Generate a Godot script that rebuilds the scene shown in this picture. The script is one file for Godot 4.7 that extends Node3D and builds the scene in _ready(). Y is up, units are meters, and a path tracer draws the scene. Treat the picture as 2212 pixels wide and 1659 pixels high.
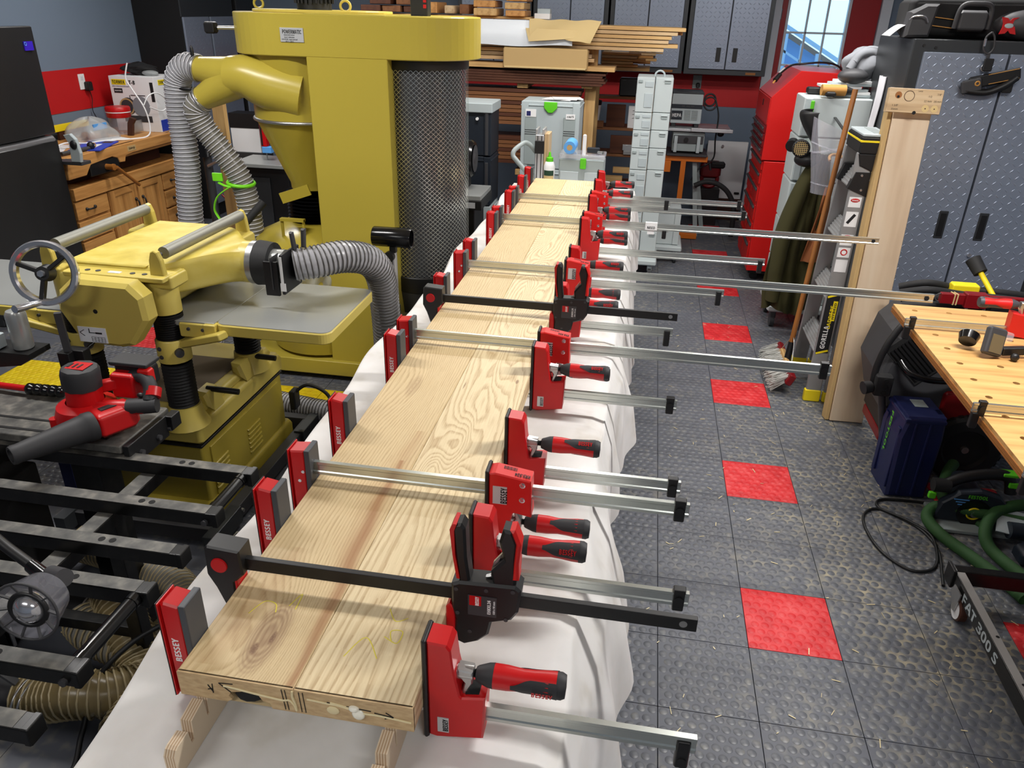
extends Node3D
# A woodworking garage: a long ash glue-up under bar clamps, dust collector, planer, cabinets. Metres, y up.
# The long axis of the glue-up runs along -z; the camera stands over its near end.

var M := {}
var used := {}
var gf: SystemFont
var gfb: SystemFont

func _ready() -> void:
	set_camera_and_light()
	make_materials()
	build_room()
	build_floor()
	build_lamps()
	build_bench_and_board()
	build_clamps()
	build_collector()
	build_planer()
	build_left_wall()
	build_sander_frame()
	build_left_bits()
	build_back()
	build_right()
	build_right_front()

func set_camera_and_light() -> void:
	var cam := Camera3D.new()
	cam.name = "camera"
	cam.transform = Transform3D(Basis(Vector3(0.98533907, 0.02330115, -0.1690088), Vector3(-0.09550617, 0.89619789, -0.43325272), Vector3(0.14137005, 0.44304221, 0.8852842)).orthonormalized(), Vector3(0, 1.93, 0))
	cam.fov = rad_to_deg(2.0 * atan(829.5 / 1650.0))
	cam.near = 0.05
	cam.far = 60.0
	add_child(cam)
	cam.current = true
	var we := WorldEnvironment.new()
	we.name = "world_environment"
	var e := Environment.new()
	e.background_mode = Environment.BG_SKY
	var sky := Sky.new()
	var sm := ProceduralSkyMaterial.new()
	sm.sky_top_color = Color(0.62, 0.82, 0.95)
	sm.sky_horizon_color = Color(0.70, 0.88, 0.96)
	sm.ground_bottom_color = Color(0.66, 0.82, 0.92)
	sm.ground_horizon_color = Color(0.70, 0.88, 0.96)
	sky.sky_material = sm
	e.sky = sky
	e.background_energy_multiplier = 1.25
	e.tonemap_mode = Environment.TONE_MAPPER_LINEAR
	e.tonemap_exposure = 1.78
	e.sdfgi_enabled = true
	e.ssao_enabled = true
	e.ssil_enabled = true
	we.environment = e
	add_child(we)
	gf = SystemFont.new()
	gf.font_names = PackedStringArray(["Droid Sans"])
	gfb = SystemFont.new()
	gfb.font_names = PackedStringArray(["Droid Sans"])
	gfb.font_weight = 700

# ---------- naming ----------
func nm(called: String) -> String:
	if not used.has(called):
		used[called] = 0
		return called
	used[called] += 1
	return "%s_%03d" % [called, used[called]]

func tag(o: Node, label: String, category: String, group := "", kind := "") -> Node:
	o.set_meta("label", label)
	o.set_meta("category", category)
	if group: o.set_meta("group", group)
	if kind: o.set_meta("kind", kind)
	return o

func thing(called: String, label: String, category: String, at := Vector3.ZERO, turn := 0.0, group := "") -> Node3D:
	var o := Node3D.new()
	o.name = nm(called)
	add_child(o)
	o.position = at
	o.rotation.y = turn
	tag(o, label, category, group)
	return o

func part(called: String, b: MB, m: Material, parent: Node) -> MeshInstance3D:
	var o := MeshInstance3D.new()
	o.name = called if parent != self else nm(called)
	o.mesh = b.commit()
	o.material_override = m
	parent.add_child(o, true)
	return o

func inst(called: String, mesh: Mesh, m: Material, parent: Node, tr := Transform3D()) -> MeshInstance3D:
	var o := MeshInstance3D.new()
	o.name = called if parent != self else nm(called)
	o.mesh = mesh
	if m: o.material_override = m
	o.transform = tr
	parent.add_child(o, true)
	return o

# a thing that is one mesh; its origin is put at the given base point
func solo(called: String, label: String, category: String, b: MB, m: Material, group := "") -> MeshInstance3D:
	var o := part(called, b, m, self)
	tag(o, label, category, group)
	return o

func struct(called: String, b: MB, m: Material, label := "", category := "") -> MeshInstance3D:
	var o := part(called, b, m, self)
	o.set_meta("kind", "structure")
	if label: o.set_meta("label", label)
	if category: o.set_meta("category", category)
	return o

func dup(src: Node3D, label := "", group := "") -> Node3D:
	var c: Node3D = src.duplicate()
	var base := str(src.name)
	var k := base.rfind("_")
	if k > 0 and base.substr(k + 1).is_valid_int(): base = base.substr(0, k)
	c.name = nm(base)
	add_child(c)
	if label: c.set_meta("label", label)
	if group: c.set_meta("group", group)
	return c

func label_part(p: Node, label: String) -> void:
	p.set_meta("label", label)

# flat lettering: width w (0 = natural) and cap height h, centred at the origin of tr, reading along tr's x axis, facing tr's z axis
func words(called: String, s: String, h: float, w: float, tr: Transform3D, m: Material, parent: Node, bold := true) -> MeshInstance3D:
	var t := TextMesh.new()
	t.text = s
	t.font = gfb if bold else gf
	t.font_size = 32
	t.pixel_size = 0.01
	t.depth = 0.012
	t.curve_step = 3.0
	var a := t.get_aabb()
	var k := h / maxf(a.size.y, 0.001)
	var kx := (w / maxf(a.size.x, 0.001)) if w > 0.0 else k
	var o := MeshInstance3D.new()
	o.name = called
	o.mesh = t
	o.material_override = m
	var c := a.get_center()
	o.transform = tr * Transform3D(Basis.from_scale(Vector3(kx, k, 0.05)), Vector3(-c.x * kx, -c.y * k, 0.0))
	parent.add_child(o, true)
	return o

# frame with x axis xa, facing za
func fr(at: Vector3, xa: Vector3, za: Vector3) -> Transform3D:
	var z := za.normalized()
	var x := (xa - z * xa.dot(z)).normalized()
	return Transform3D(Basis(x, z.cross(x), z), at)

# ---------- mesh builder ----------
class MB:
	var v := PackedVector3Array()
	var n := PackedVector3Array()
	var uv := PackedVector2Array()
	var x := Transform3D()          # current placement
	func at(t: Transform3D) -> MB:
		x = t
		return self
	func mv(p: Vector3) -> MB:
		x = Transform3D(Basis(), p)
		return self
	func home() -> MB:
		x = Transform3D()
		return self
	func tri(a: Vector3, b: Vector3, c: Vector3, na: Vector3, nb: Vector3, nc: Vector3, ua := Vector2.ZERO, ub := Vector2.ZERO, uc := Vector2.ZERO) -> void:
		a = x * a; b = x * b; c = x * c
		na = (x.basis * na).normalized(); nb = (x.basis * nb).normalized(); nc = (x.basis * nc).normalized()
		if (b - a).cross(c - a).dot(na + nb + nc) > 0.0:
			v.append(a); v.append(c); v.append(b)
			n.append(na); n.append(nc); n.append(nb)
			uv.append(ua); uv.append(uc); uv.append(ub)
		else:
			v.append(a); v.append(b); v.append(c)
			n.append(na); n.append(nb); n.append(nc)
			uv.append(ua); uv.append(ub); uv.append(uc)
	# planar quad a b c d in order; facing is "away from inside"
	func quad(a: Vector3, b: Vector3, c: Vector3, d: Vector3, nn: Vector3, u0 := Vector2(0, 0), u1 := Vector2(1, 1)) -> void:
		tri(a, b, c, nn, nn, nn, u0, Vector2(u1.x, u0.y), u1)
		tri(a, c, d, nn, nn, nn, u0, u1, Vector2(u0.x, u1.y))
	func ngon(p: PackedVector3Array, nn: Vector3) -> void:
		for i in range(1, p.size() - 1):
			tri(p[0], p[i], p[i + 1], nn, nn, nn)
	func box(c: Vector3, s: Vector3, ch := 0.0) -> MB:
		var h := s * 0.5
		if ch <= 0.0:
			for ax in 3:
				for sg in [-1.0, 1.0]:
					var nn := Vector3.ZERO
					nn[ax] = sg
					var i := (ax + 1) % 3
					var j := (ax + 2) % 3
					var p: Array[Vector3] = []
					for q in [[-1, -1], [1, -1], [1, 1], [-1, 1]]:
						var w := Vector3.ZERO
						w[ax] = sg * h[ax]; w[i] = q[0] * h[i]; w[j] = q[1] * h[j]
						p.append(c + w)
					quad(p[0], p[1], p[2], p[3], nn)
			return self
		ch = minf(ch, minf(h.x, minf(h.y, h.z)) * 0.98)
		for ax in 3:
			var i := (ax + 1) % 3
			var j := (ax + 2) % 3
			for sg in [-1.0, 1.0]:
				var nn := Vector3.ZERO
				nn[ax] = sg
				var p: Array[Vector3] = []
				for q in [[-1, -1], [1, -1], [1, 1], [-1, 1]]:
					var w := Vector3.ZERO
					w[ax] = sg * h[ax]; w[i] = q[0] * (h[i] - ch); w[j] = q[1] * (h[j] - ch)
					p.append(c + w)
				quad(p[0], p[1], p[2], p[3], nn)
				for s2 in [-1.0, 1.0]:   # edge between +-ax and +-i
					var e := Vector3.ZERO
					e[ax] = sg; e[i] = s2
					var a := Vector3.ZERO
					a[ax] = sg * h[ax]; a[i] = s2 * (h[i] - ch); a[j] = h[j] - ch
					var b := Vector3.ZERO
					b[ax] = sg * (h[ax] - ch); b[i] = s2 * h[i]; b[j] = h[j] - ch
					var a2 := a; a2[j] = -a[j]
					var b2 := b; b2[j] = -b[j]
					var e1 := Vector3.ZERO
					e1[ax] = sg
					var e2 := Vector3.ZERO
					e2[i] = s2
					tri(c + a, c + b, c + b2, e1, e2, e2)
					tri(c + a, c + b2, c + a2, e1, e2, e1)
		for sx in [-1.0, 1.0]:
			for sy in [-1.0, 1.0]:
				for sz in [-1.0, 1.0]:
					var a := Vector3(sx * h.x, sy * (h.y - ch), sz * (h.z - ch))
					var b := Vector3(sx * (h.x - ch), sy * h.y, sz * (h.z - ch))
					var d := Vector3(sx * (h.x - ch), sy * (h.y - ch), sz * h.z)
					tri(c + a, c + b, c + d, Vector3(sx, 0, 0), Vector3(0, sy, 0), Vector3(0, 0, sz))
		return self
	# box between two points with a square section (w across, t along up)
	func bar(a: Vector3, b: Vector3, w: float, t: float, up := Vector3.UP, ch := 0.0) -> MB:
		var d := (b - a)
		var l := d.length()
		var zz := d / l
		var xx := up.cross(zz)
		if xx.length() < 0.001: xx = Vector3.RIGHT.cross(zz)
		if xx.length() < 0.001: xx = Vector3.FORWARD.cross(zz)
		xx = xx.normalized()
		var keep := x
		x = keep * Transform3D(Basis(xx, zz.cross(xx), zz), (a + b) * 0.5)
		box(Vector3.ZERO, Vector3(w, t, l), ch)
		x = keep
		return self
	func cyl(a: Vector3, b: Vector3, r1: float, r2 := -1.0, k := 16, caps := true) -> MB:
		if r2 < 0.0: r2 = r1
		var prof: Array = []
		var l := (b - a).length()
		if caps: prof.append(Vector2(0, 0))
		prof.append(Vector2(r1, 0)); prof.append(Vector2(r2, l))
		if caps: prof.append(Vector2(0, l))
		return lathe(a, b - a, prof, k, 35.0)
	# profile of (radius, height along axis); corners sharper than `crease` degrees are hard
	func lathe(o: Vector3, axis: Vector3, prof: Array, k := 16, crease := 40.0, from := 0.0, to := TAU) -> MB:
		var yy := axis.normalized()
		var xx := yy.cross(Vector3(0.31, 0.17, 0.93) if absf(yy.dot(Vector3(0.31, 0.17, 0.93))) < 0.9 else Vector3.RIGHT).normalized()
		if absf(yy.y) > 0.999: xx = Vector3.RIGHT
		var zz := xx.cross(yy)
		var segn: Array = []
		for i in range(prof.size() - 1):
			var d: Vector2 = prof[i + 1] - prof[i]
			segn.append(Vector2(d.y, -d.x).normalized())
		for i in range(prof.size() - 1):
			var p: Vector2 = prof[i]
			var q: Vector2 = prof[i + 1]
			if p.is_equal_approx(q): continue
			var nn: Vector2 = segn[i]
			var n0 := nn
			var n1 := nn
			if i > 0 and absf(nn.angle_to(segn[i - 1])) < deg_to_rad(crease): n0 = (nn + segn[i - 1]).normalized()
			if i < segn.size() - 1 and absf(nn.angle_to(segn[i + 1])) < deg_to_rad(crease): n1 = (nn + segn[i + 1]).normalized()
			for s in k:
				var a0 := lerpf(from, to, float(s) / k)
				var a1 := lerpf(from, to, float(s + 1) / k)
				var d0 := xx * cos(a0) + zz * sin(a0)
				var d1 := xx * cos(a1) + zz * sin(a1)
				var A := o + d0 * p.x + yy * p.y
				var B := o + d1 * p.x + yy * p.y
				var C := o + d1 * q.x + yy * q.y
				var D := o + d0 * q.x + yy * q.y
				var u0 := Vector2(float(s) / k, float(i) / prof.size())
				var u1 := Vector2(float(s + 1) / k, float(i + 1) / prof.size())
				if p.x > 0.00001: tri(A, B, C, d0 * n0.x + yy * n0.y, d1 * n0.x + yy * n0.y, d1 * n1.x + yy * n1.y, u0, Vector2(u1.x, u0.y), u1)
				if q.x > 0.00001: tri(A, C, D, d0 * n0.x + yy * n0.y, d1 * n1.x + yy * n1.y, d0 * n1.x + yy * n1.y, u0, u1, Vector2(u0.x, u1.y))
		return self
	# swept tube; rad may be a number or an array with a radius per point
	func tube(pts: Array, rad, k := 8, caps := true, flat := 1.0) -> MB:
		var m := pts.size()
		var rings: Array = []
		var norms: Array = []
		var up := Vector3.UP
		var t0: Vector3 = (pts[1] - pts[0]).normalized()
		if absf(t0.dot(up)) > 0.95: up = Vector3.RIGHT
		var xx := up.cross(t0).normalized()
		for i in m:
			var t: Vector3 = (pts[mini(i + 1, m - 1)] - pts[maxi(i - 1, 0)]).normalized()
			xx = (xx - t * xx.dot(t)).normalized()
			var yy := t.cross(xx)
			var r: float = rad[i] if rad is Array else rad
			var ring := PackedVector3Array()
			var nr := PackedVector3Array()
			for s in k:
				var a := TAU * s / k
				var d := xx * cos(a) + yy * sin(a) * flat
				ring.append(pts[i] + d * r)
				nr.append(xx * cos(a) * flat + yy * sin(a))
			rings.append(ring)
			norms.append(nr)
		for i in m - 1:
			for s in k:
				var s1 := (s + 1) % k
				tri(rings[i][s], rings[i][s1], rings[i + 1][s1], norms[i][s], norms[i][s1], norms[i + 1][s1])
				tri(rings[i][s], rings[i + 1][s1], rings[i + 1][s], norms[i][s], norms[i + 1][s1], norms[i + 1][s])
		if caps:
			for e in [0, m - 1]:
				var nn: Vector3 = (pts[0] - pts[1]).normalized() if e == 0 else (pts[m - 1] - pts[m - 2]).normalized()
				for s in range(1, k - 1):
					tri(rings[e][0], rings[e][s], rings[e][s + 1], nn, nn, nn)
		return self
	# ribbed hose along pts (already dense): pitch p, radius r, rib height h
	func hose(pts: Array, r: float, p: float, h: float, k := 14) -> MB:
		var q := MB.resample(pts, p / 4.0)
		var rr: Array = []
		for i in q.size(): rr.append(r + h * [0.0, 0.55, 1.0, 0.55][i % 4])
		return tube(q, rr, k, false)
	# wire of radius w wound round a path at radius R with pitch p
	func helix(pts: Array, R: float, p: float, w: float, k := 5) -> MB:
		var q := MB.resample(pts, p / 14.0)
		var o: Array = []
		var t0: Vector3 = (q[1] - q[0]).normalized()
		var xx := (Vector3.UP if absf(t0.y) < 0.9 else Vector3.RIGHT).cross(t0).normalized()
		for i in q.size():
			var t: Vector3 = (q[mini(i + 1, q.size() - 1)] - q[maxi(i - 1, 0)]).normalized()
			xx = (xx - t * xx.dot(t)).normalized()
			var a := TAU * i / 14.0
			o.append(q[i] + (xx * cos(a) + t.cross(xx) * sin(a)) * R)
		return tube(o, w, k, true)
	# polygon in the xy plane pushed along z from z0 to z1, with optional chamfer c on both rims
	func prism(poly: Array, z0: float, z1: float, c := 0.0) -> MB:
		var p := PackedVector2Array(poly)
		if Geometry2D.is_polygon_clockwise(p): p.reverse()
		var inner := p
		if c > 0.0:
			var off := Geometry2D.offset_polygon(p, -c, Geometry2D.JOIN_MITER)
			if off.size() == 1 and off[0].size() == p.size():
				inner = off[0]
				if Geometry2D.is_polygon_clockwise(inner): inner.reverse()
				var bk := 0
				for i in inner.size():
					if inner[i].distance_to(p[0]) < inner[bk].distance_to(p[0]): bk = i
				var rot := PackedVector2Array()
				for i in inner.size(): rot.append(inner[(i + bk) % inner.size()])
				inner = rot
			else: c = 0.0
		var ids := Geometry2D.triangulate_polygon(inner)
		for i in range(0, ids.size(), 3):
			for e in [[z0, Vector3(0, 0, -1)], [z1, Vector3(0, 0, 1)]]:
				var a := inner[ids[i]]; var b := inner[ids[i + 1]]; var d := inner[ids[i + 2]]
				tri(Vector3(a.x, a.y, e[0]), Vector3(b.x, b.y, e[0]), Vector3(d.x, d.y, e[0]), e[1], e[1], e[1], a, b, d)
		var m := p.size()
		for i in m:
			var a := p[i]
			var b := p[(i + 1) % m]
			var d := b - a
			if d.length() < 0.000001: continue
			var nn := Vector3(d.y, -d.x, 0).normalized()
			quad(Vector3(a.x, a.y, z0 + c), Vector3(b.x, b.y, z0 + c), Vector3(b.x, b.y, z1 - c), Vector3(a.x, a.y, z1 - c), nn)
			if c > 0.0:
				var ia := inner[i]
				var ib := inner[(i + 1) % m]
				quad(Vector3(ia.x, ia.y, z0), Vector3(ib.x, ib.y, z0), Vector3(b.x, b.y, z0 + c), Vector3(a.x, a.y, z0 + c), (nn + Vector3(0, 0, -1)).normalized())
				quad(Vector3(ia.x, ia.y, z1), Vector3(ib.x, ib.y, z1), Vector3(b.x, b.y, z1 - c), Vector3(a.x, a.y, z1 - c), (nn + Vector3(0, 0, 1)).normalized())
		return self
	# smooth height sheet: f(u, v) -> Vector3 on an nu x nv grid, both sides closed by thickness t along -normal if t > 0
	func sheet(f: Callable, nu: int, nv: int, t := 0.0) -> MB:
		var g: Array = []
		for i in nu + 1:
			var row := PackedVector3Array()
			for j in nv + 1: row.append(f.call(float(i) / nu, float(j) / nv))
			g.append(row)
		var nn: Array = []
		for i in nu + 1:
			var row := PackedVector3Array()
			for j in nv + 1:
				var du: Vector3 = g[mini(i + 1, nu)][j] - g[maxi(i - 1, 0)][j]
				var dv: Vector3 = g[i][mini(j + 1, nv)] - g[i][maxi(j - 1, 0)]
				var c := du.cross(dv)
				row.append(c.normalized() if c.length() > 1e-12 else Vector3.UP)
			nn.append(row)
		for i in nu:
			for j in nv:
				var us := [Vector2(float(i) / nu, float(j) / nv), Vector2(float(i + 1) / nu, float(j) / nv), Vector2(float(i + 1) / nu, float(j + 1) / nv), Vector2(float(i) / nu, float(j + 1) / nv)]
				tri(g[i][j], g[i + 1][j], g[i + 1][j + 1], nn[i][j], nn[i + 1][j], nn[i + 1][j + 1], us[0], us[1], us[2])
				tri(g[i][j], g[i + 1][j + 1], g[i][j + 1], nn[i][j], nn[i + 1][j + 1], nn[i][j + 1], us[0], us[2], us[3])
				if t > 0.0:
					tri(g[i][j] - nn[i][j] * t, g[i + 1][j] - nn[i + 1][j] * t, g[i + 1][j + 1] - nn[i + 1][j + 1] * t, -nn[i][j], -nn[i + 1][j], -nn[i + 1][j + 1])
					tri(g[i][j] - nn[i][j] * t, g[i + 1][j + 1] - nn[i + 1][j + 1] * t, g[i][j + 1] - nn[i][j + 1] * t, -nn[i][j], -nn[i + 1][j + 1], -nn[i][j + 1])
		if t > 0.0:
			for e in [0, nu]:
				for j in nv:
					var o: Vector3 = (g[e][j] - g[1 if e == 0 else nu - 1][j]).normalized()
					quad(g[e][j], g[e][j + 1], g[e][j + 1] - nn[e][j + 1] * t, g[e][j] - nn[e][j] * t, o)
			for e in [0, nv]:
				for i in nu:
					var o: Vector3 = (g[i][e] - g[i][1 if e == 0 else nv - 1]).normalized()
					quad(g[i][e], g[i + 1][e], g[i + 1][e] - nn[i + 1][e] * t, g[i][e] - nn[i][e] * t, o)
		return self
	func ball(c: Vector3, r: Vector3, k := 14, lat := 9) -> MB:
		for i in lat:
			var t0 := PI * i / lat
			var t1 := PI * (i + 1) / lat
			for s in k:
				var a0 := TAU * s / k
				var a1 := TAU * (s + 1) / k
				var P := [Vector3(sin(t0) * cos(a0), cos(t0), sin(t0) * sin(a0)), Vector3(sin(t0) * cos(a1), cos(t0), sin(t0) * sin(a1)), Vector3(sin(t1) * cos(a1), cos(t1), sin(t1) * sin(a1)), Vector3(sin(t1) * cos(a0), cos(t1), sin(t1) * sin(a0))]
				if i > 0: tri(c + P[0] * r, c + P[1] * r, c + P[2] * r, P[0] / r, P[1] / r, P[2] / r)
				if i < lat - 1: tri(c + P[0] * r, c + P[2] * r, c + P[3] * r, P[0] / r, P[2] / r, P[3] / r)
		return self
	func ring(c: Vector3, axis: Vector3, R: float, r: float, k := 28, kk := 8, from := 0.0, to := TAU) -> MB:
		var yy := axis.normalized()
		var xx := yy.cross(Vector3.UP if absf(yy.y) < 0.9 else Vector3.RIGHT).normalized()
		var zz := xx.cross(yy)
		for s in k:
			var a0 := lerpf(from, to, float(s) / k)
			var a1 := lerpf(from, to, float(s + 1) / k)
			var d0 := xx * cos(a0) + zz * sin(a0)
			var d1 := xx * cos(a1) + zz * sin(a1)
			for j in kk:
				var b0 := TAU * j / kk
				var b1 := TAU * (j + 1) / kk
				var n00 := d0 * cos(b0) + yy * sin(b0)
				var n01 := d0 * cos(b1) + yy * sin(b1)
				var n10 := d1 * cos(b0) + yy * sin(b0)
				var n11 := d1 * cos(b1) + yy * sin(b1)
				tri(c + d0 * R + n00 * r, c + d1 * R + n10 * r, c + d1 * R + n11 * r, n00, n10, n11)
				tri(c + d0 * R + n00 * r, c + d1 * R + n11 * r, c + d0 * R + n01 * r, n00, n11, n01)
		return self
	func commit() -> ArrayMesh:
		var am := ArrayMesh.new()
		var a := []
		a.resize(Mesh.ARRAY_MAX)
		a[Mesh.ARRAY_VERTEX] = v
		a[Mesh.ARRAY_NORMAL] = n
		a[Mesh.ARRAY_TEX_UV] = uv
		am.add_surface_from_arrays(Mesh.PRIMITIVE_TRIANGLES, a)
		return am
	static func resample(pts: Array, step: float) -> Array:
		var c := Curve3D.new()
		c.bake_interval = step
		for p in pts: c.add_point(p)
		return MB.even(MB.smooth(pts), step)
	static func smooth(pts: Array, sub := 10) -> Array:
		if pts.size() < 3: return pts
		var o: Array = []
		for i in pts.size() - 1:
			var p0: Vector3 = pts[maxi(i - 1, 0)]
			var p1: Vector3 = pts[i]
			var p2: Vector3 = pts[i + 1]
			var p3: Vector3 = pts[mini(i + 2, pts.size() - 1)]
			for s in sub: o.append(p1.cubic_interpolate(p2, p0, p3, float(s) / sub))
		o.append(pts[-1])
		return o
	static func even(pts: Array, step: float) -> Array:
		var o: Array = [pts[0]]
		var need := step
		for i in pts.size() - 1:
			var a: Vector3 = pts[i]
			var b: Vector3 = pts[i + 1]
			var l := a.distance_to(b)
			var d := need
			while d <= l:
				o.append(a.lerp(b, d / l))
				d += step
			need = d - l
		return o

func V(a: float, b: float, c: float) -> Vector3:
	return Vector3(a, b, c)

func rot(axis: Vector3, deg: float, at := Vector3.ZERO) -> Transform3D:
	return Transform3D(Basis(axis.normalized(), deg_to_rad(deg)), at)

# ---------- materials ----------
func mat(key: String, c: Color, rough: float, metal := 0.0, spec := 0.5) -> StandardMaterial3D:
	var m := StandardMaterial3D.new()
	m.resource_name = key
	m.albedo_color = c
	m.roughness = rough
	m.metallic = metal
	m.metallic_specular = spec
	M[key] = m
	return m

func noise_tex(sz: int, freq: float, ramp: Array, seed_: int, oct := 4, kind := FastNoiseLite.TYPE_SIMPLEX_SMOOTH) -> Texture2D:
	var f := FastNoiseLite.new()
	f.seed = seed_
	f.noise_type = kind
	f.frequency = freq
	f.fractal_octaves = oct
	var im := f.get_seamless_image(sz, sz)
	im.convert(Image.FORMAT_L8)
	var src := im.get_data()
	var g := Gradient.new()
	g.offsets = PackedFloat32Array()
	var offs := PackedFloat32Array()
	var cols := PackedColorArray()
	for r in ramp:
		offs.append(r[0]); cols.append(r[1])
	g.offsets = offs
	g.colors = cols
	var lut: Array = []
	for i in 256: lut.append(g.sample(i / 255.0))
	var out := PackedByteArray()
	out.resize(sz * sz * 3)
	for i in sz * sz:
		var c: Color = lut[src[i]]
		out[i * 3] = c.r8; out[i * 3 + 1] = c.g8; out[i * 3 + 2] = c.b8
	return ImageTexture.create_from_image(Image.create_from_data(sz, sz, false, Image.FORMAT_RGB8, out))

func tri_mat(key: String, tex: Texture2D, scale: Vector3, rough: float, metal := 0.0, world := false, tint := Color.WHITE) -> StandardMaterial3D:
	var m := mat(key, tint, rough, metal)
	m.albedo_texture = tex
	m.uv1_triplanar = true
	m.uv1_world_triplanar = world
	m.uv1_scale = scale
	m.uv1_triplanar_sharpness = 8.0
	return m

func gray(a: float) -> Color:
	return Color(a, a, a)

func make_materials() -> void:
	mat("red", Color(0.74, 0.04, 0.06), 0.38)
	mat("red_light", Color(0.80, 0.09, 0.08), 0.42)
	mat("red_chest", Color(0.76, 0.09, 0.08), 0.38)
	mat("red_dark", Color(0.46, 0.03, 0.06), 0.35)
	mat("grip", Color(0.15, 0.15, 0.16), 0.62)
	mat("pad", Color(0.25, 0.26, 0.28), 0.5)
	mat("black", Color(0.075, 0.075, 0.08), 0.45)
	mat("black_gloss", Color(0.05, 0.05, 0.055), 0.18)
	mat("black_matte", Color(0.06, 0.06, 0.065), 0.85)
	mat("rubber", Color(0.10, 0.10, 0.105), 0.7)
	mat("charcoal", Color(0.22, 0.22, 0.23), 0.55)
	mat("zinc", Color(0.80, 0.82, 0.80), 0.27, 0.9)
	mat("steel", Color(0.72, 0.72, 0.72), 0.32, 0.9)
	mat("chrome", Color(0.86, 0.86, 0.88), 0.14, 0.85)
	mat("alu", Color(0.80, 0.81, 0.82), 0.38, 0.75)
	mat("alu_dull", Color(0.62, 0.62, 0.62), 0.5, 0.5)
	mat("cast", Color(0.68, 0.69, 0.68), 0.26, 0.45)
	mat("roller", Color(0.55, 0.55, 0.52), 0.5, 0.6)
	mat("stainless", Color(0.33, 0.33, 0.33), 0.34, 0.85)
	mat("stainless_light", Color(0.62, 0.62, 0.63), 0.35, 0.6)
	mat("label_silver", Color(0.78, 0.79, 0.80), 0.4, 0.3)
	mat("white", Color(0.90, 0.90, 0.90), 0.6)
	mat("white_gloss", Color(0.88, 0.90, 0.92), 0.3)
	mat("trim", Color(0.80, 0.82, 0.85), 0.5)
	mat("ink", Color(0.05, 0.05, 0.06), 0.7)
	mat("ink_blue", Color(0.10, 0.12, 0.35), 0.6)
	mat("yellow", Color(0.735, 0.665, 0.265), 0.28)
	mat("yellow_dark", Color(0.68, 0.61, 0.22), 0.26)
	mat("yellow_pale", Color(0.80, 0.72, 0.33), 0.4)
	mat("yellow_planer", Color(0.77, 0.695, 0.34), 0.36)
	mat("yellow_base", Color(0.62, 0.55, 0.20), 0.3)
	mat("yellow_bright", Color(0.93, 0.83, 0.10), 0.45)
	mat("green", Color(0.35, 0.75, 0.12), 0.4)
	mat("green_lime", Color(0.50, 0.90, 0.15), 0.4)
	mat("sys_gray", Color(0.68, 0.72, 0.73), 0.45)
	mat("sys_gray_dark", Color(0.58, 0.62, 0.62), 0.5)
	mat("sys_white", Color(0.73, 0.765, 0.765), 0.45)
	mat("blue_case", Color(0.07, 0.105, 0.29), 0.45)
	mat("blue", Color(0.15, 0.25, 0.70), 0.5)
	mat("blue_sky", Color(0.35, 0.62, 0.88), 0.5)
	mat("wall_gray", Color(0.42, 0.475, 0.54), 0.8)
	mat("wall_red", Color(0.72, 0.045, 0.065), 0.6)
	mat("door_red", Color(0.60, 0.03, 0.06), 0.45)
	mat("ceiling", Color(0.85, 0.85, 0.85), 0.9)
	mat("cab_dark", Color(0.26, 0.27, 0.28), 0.38, 0.5)
	mat("cab_black", Color(0.04, 0.04, 0.045), 0.8)
	mat("plate", Color(0.60, 0.64, 0.71), 0.34, 0.45)
	mat("kraft", Color(0.72, 0.60, 0.40), 0.75)
	mat("kraft_light", Color(0.80, 0.70, 0.49), 0.75)
	mat("olive", Color(0.23, 0.22, 0.09), 0.9)
	mat("tan", Color(0.60, 0.36, 0.20), 0.85)
	mat("gray_cloth", Color(0.50, 0.51, 0.53), 0.9)
	mat("white_cloth", Color(0.86, 0.86, 0.88), 0.85)
	mat("orange", Color(0.80, 0.42, 0.08), 0.45)
	mat("hose_green", Color(0.16, 0.31, 0.14), 0.75)
	mat("cable", Color(0.06, 0.06, 0.065), 0.5)
	mat("glue_white", Color(0.93, 0.92, 0.86), 0.3)
	mat("glue_cream", Color(0.85, 0.79, 0.62), 0.35)
	mat("cork", Color(0.72, 0.52, 0.25), 0.7)
	mat("wood_handle", Color(0.58, 0.36, 0.14), 0.45)
	mat("wood_dark", Color(0.26, 0.13, 0.07), 0.6)
	mat("bristle", Color(0.72, 0.72, 0.70), 0.9)
	mat("screen", Color(0.42, 0.37, 0.27), 0.15)
	mat("navy", Color(0.10, 0.13, 0.17), 0.5)
	mat("ext_blue", Color(0.66, 0.76, 0.86), 0.8)
	mat("ext_pane", Color(0.50, 0.70, 0.90), 0.5)
	mat("ext_wood", Color(0.62, 0.50, 0.42), 0.8)
	mat("ext_snow", Color(0.85, 0.88, 0.92), 0.9)
	mat("ply_light", Color(0.81, 0.74, 0.64), 0.6)
	mat("ply_dark", Color(0.68, 0.57, 0.45), 0.7)
	var gl := mat("glass", Color(0.9, 0.95, 1.0, 0.06), 0.02)
	gl.transparency = BaseMaterial3D.TRANSPARENCY_ALPHA
	var cp := mat("clear_plastic", Color(0.88, 0.88, 0.93, 0.16), 0.12)
	cp.transparency = BaseMaterial3D.TRANSPARENCY_ALPHA
	var cb := mat("clear_bag", Color(0.80, 0.82, 0.82, 0.45), 0.3)
	cb.transparency = BaseMaterial3D.TRANSPARENCY_ALPHA
	var hc := mat("hose_clear", Color(0.62, 0.61, 0.57, 0.62), 0.26)
	hc.transparency = BaseMaterial3D.TRANSPARENCY_ALPHA
	var hw := mat("hose_white", Color(0.74, 0.74, 0.76, 0.68), 0.26)
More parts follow.
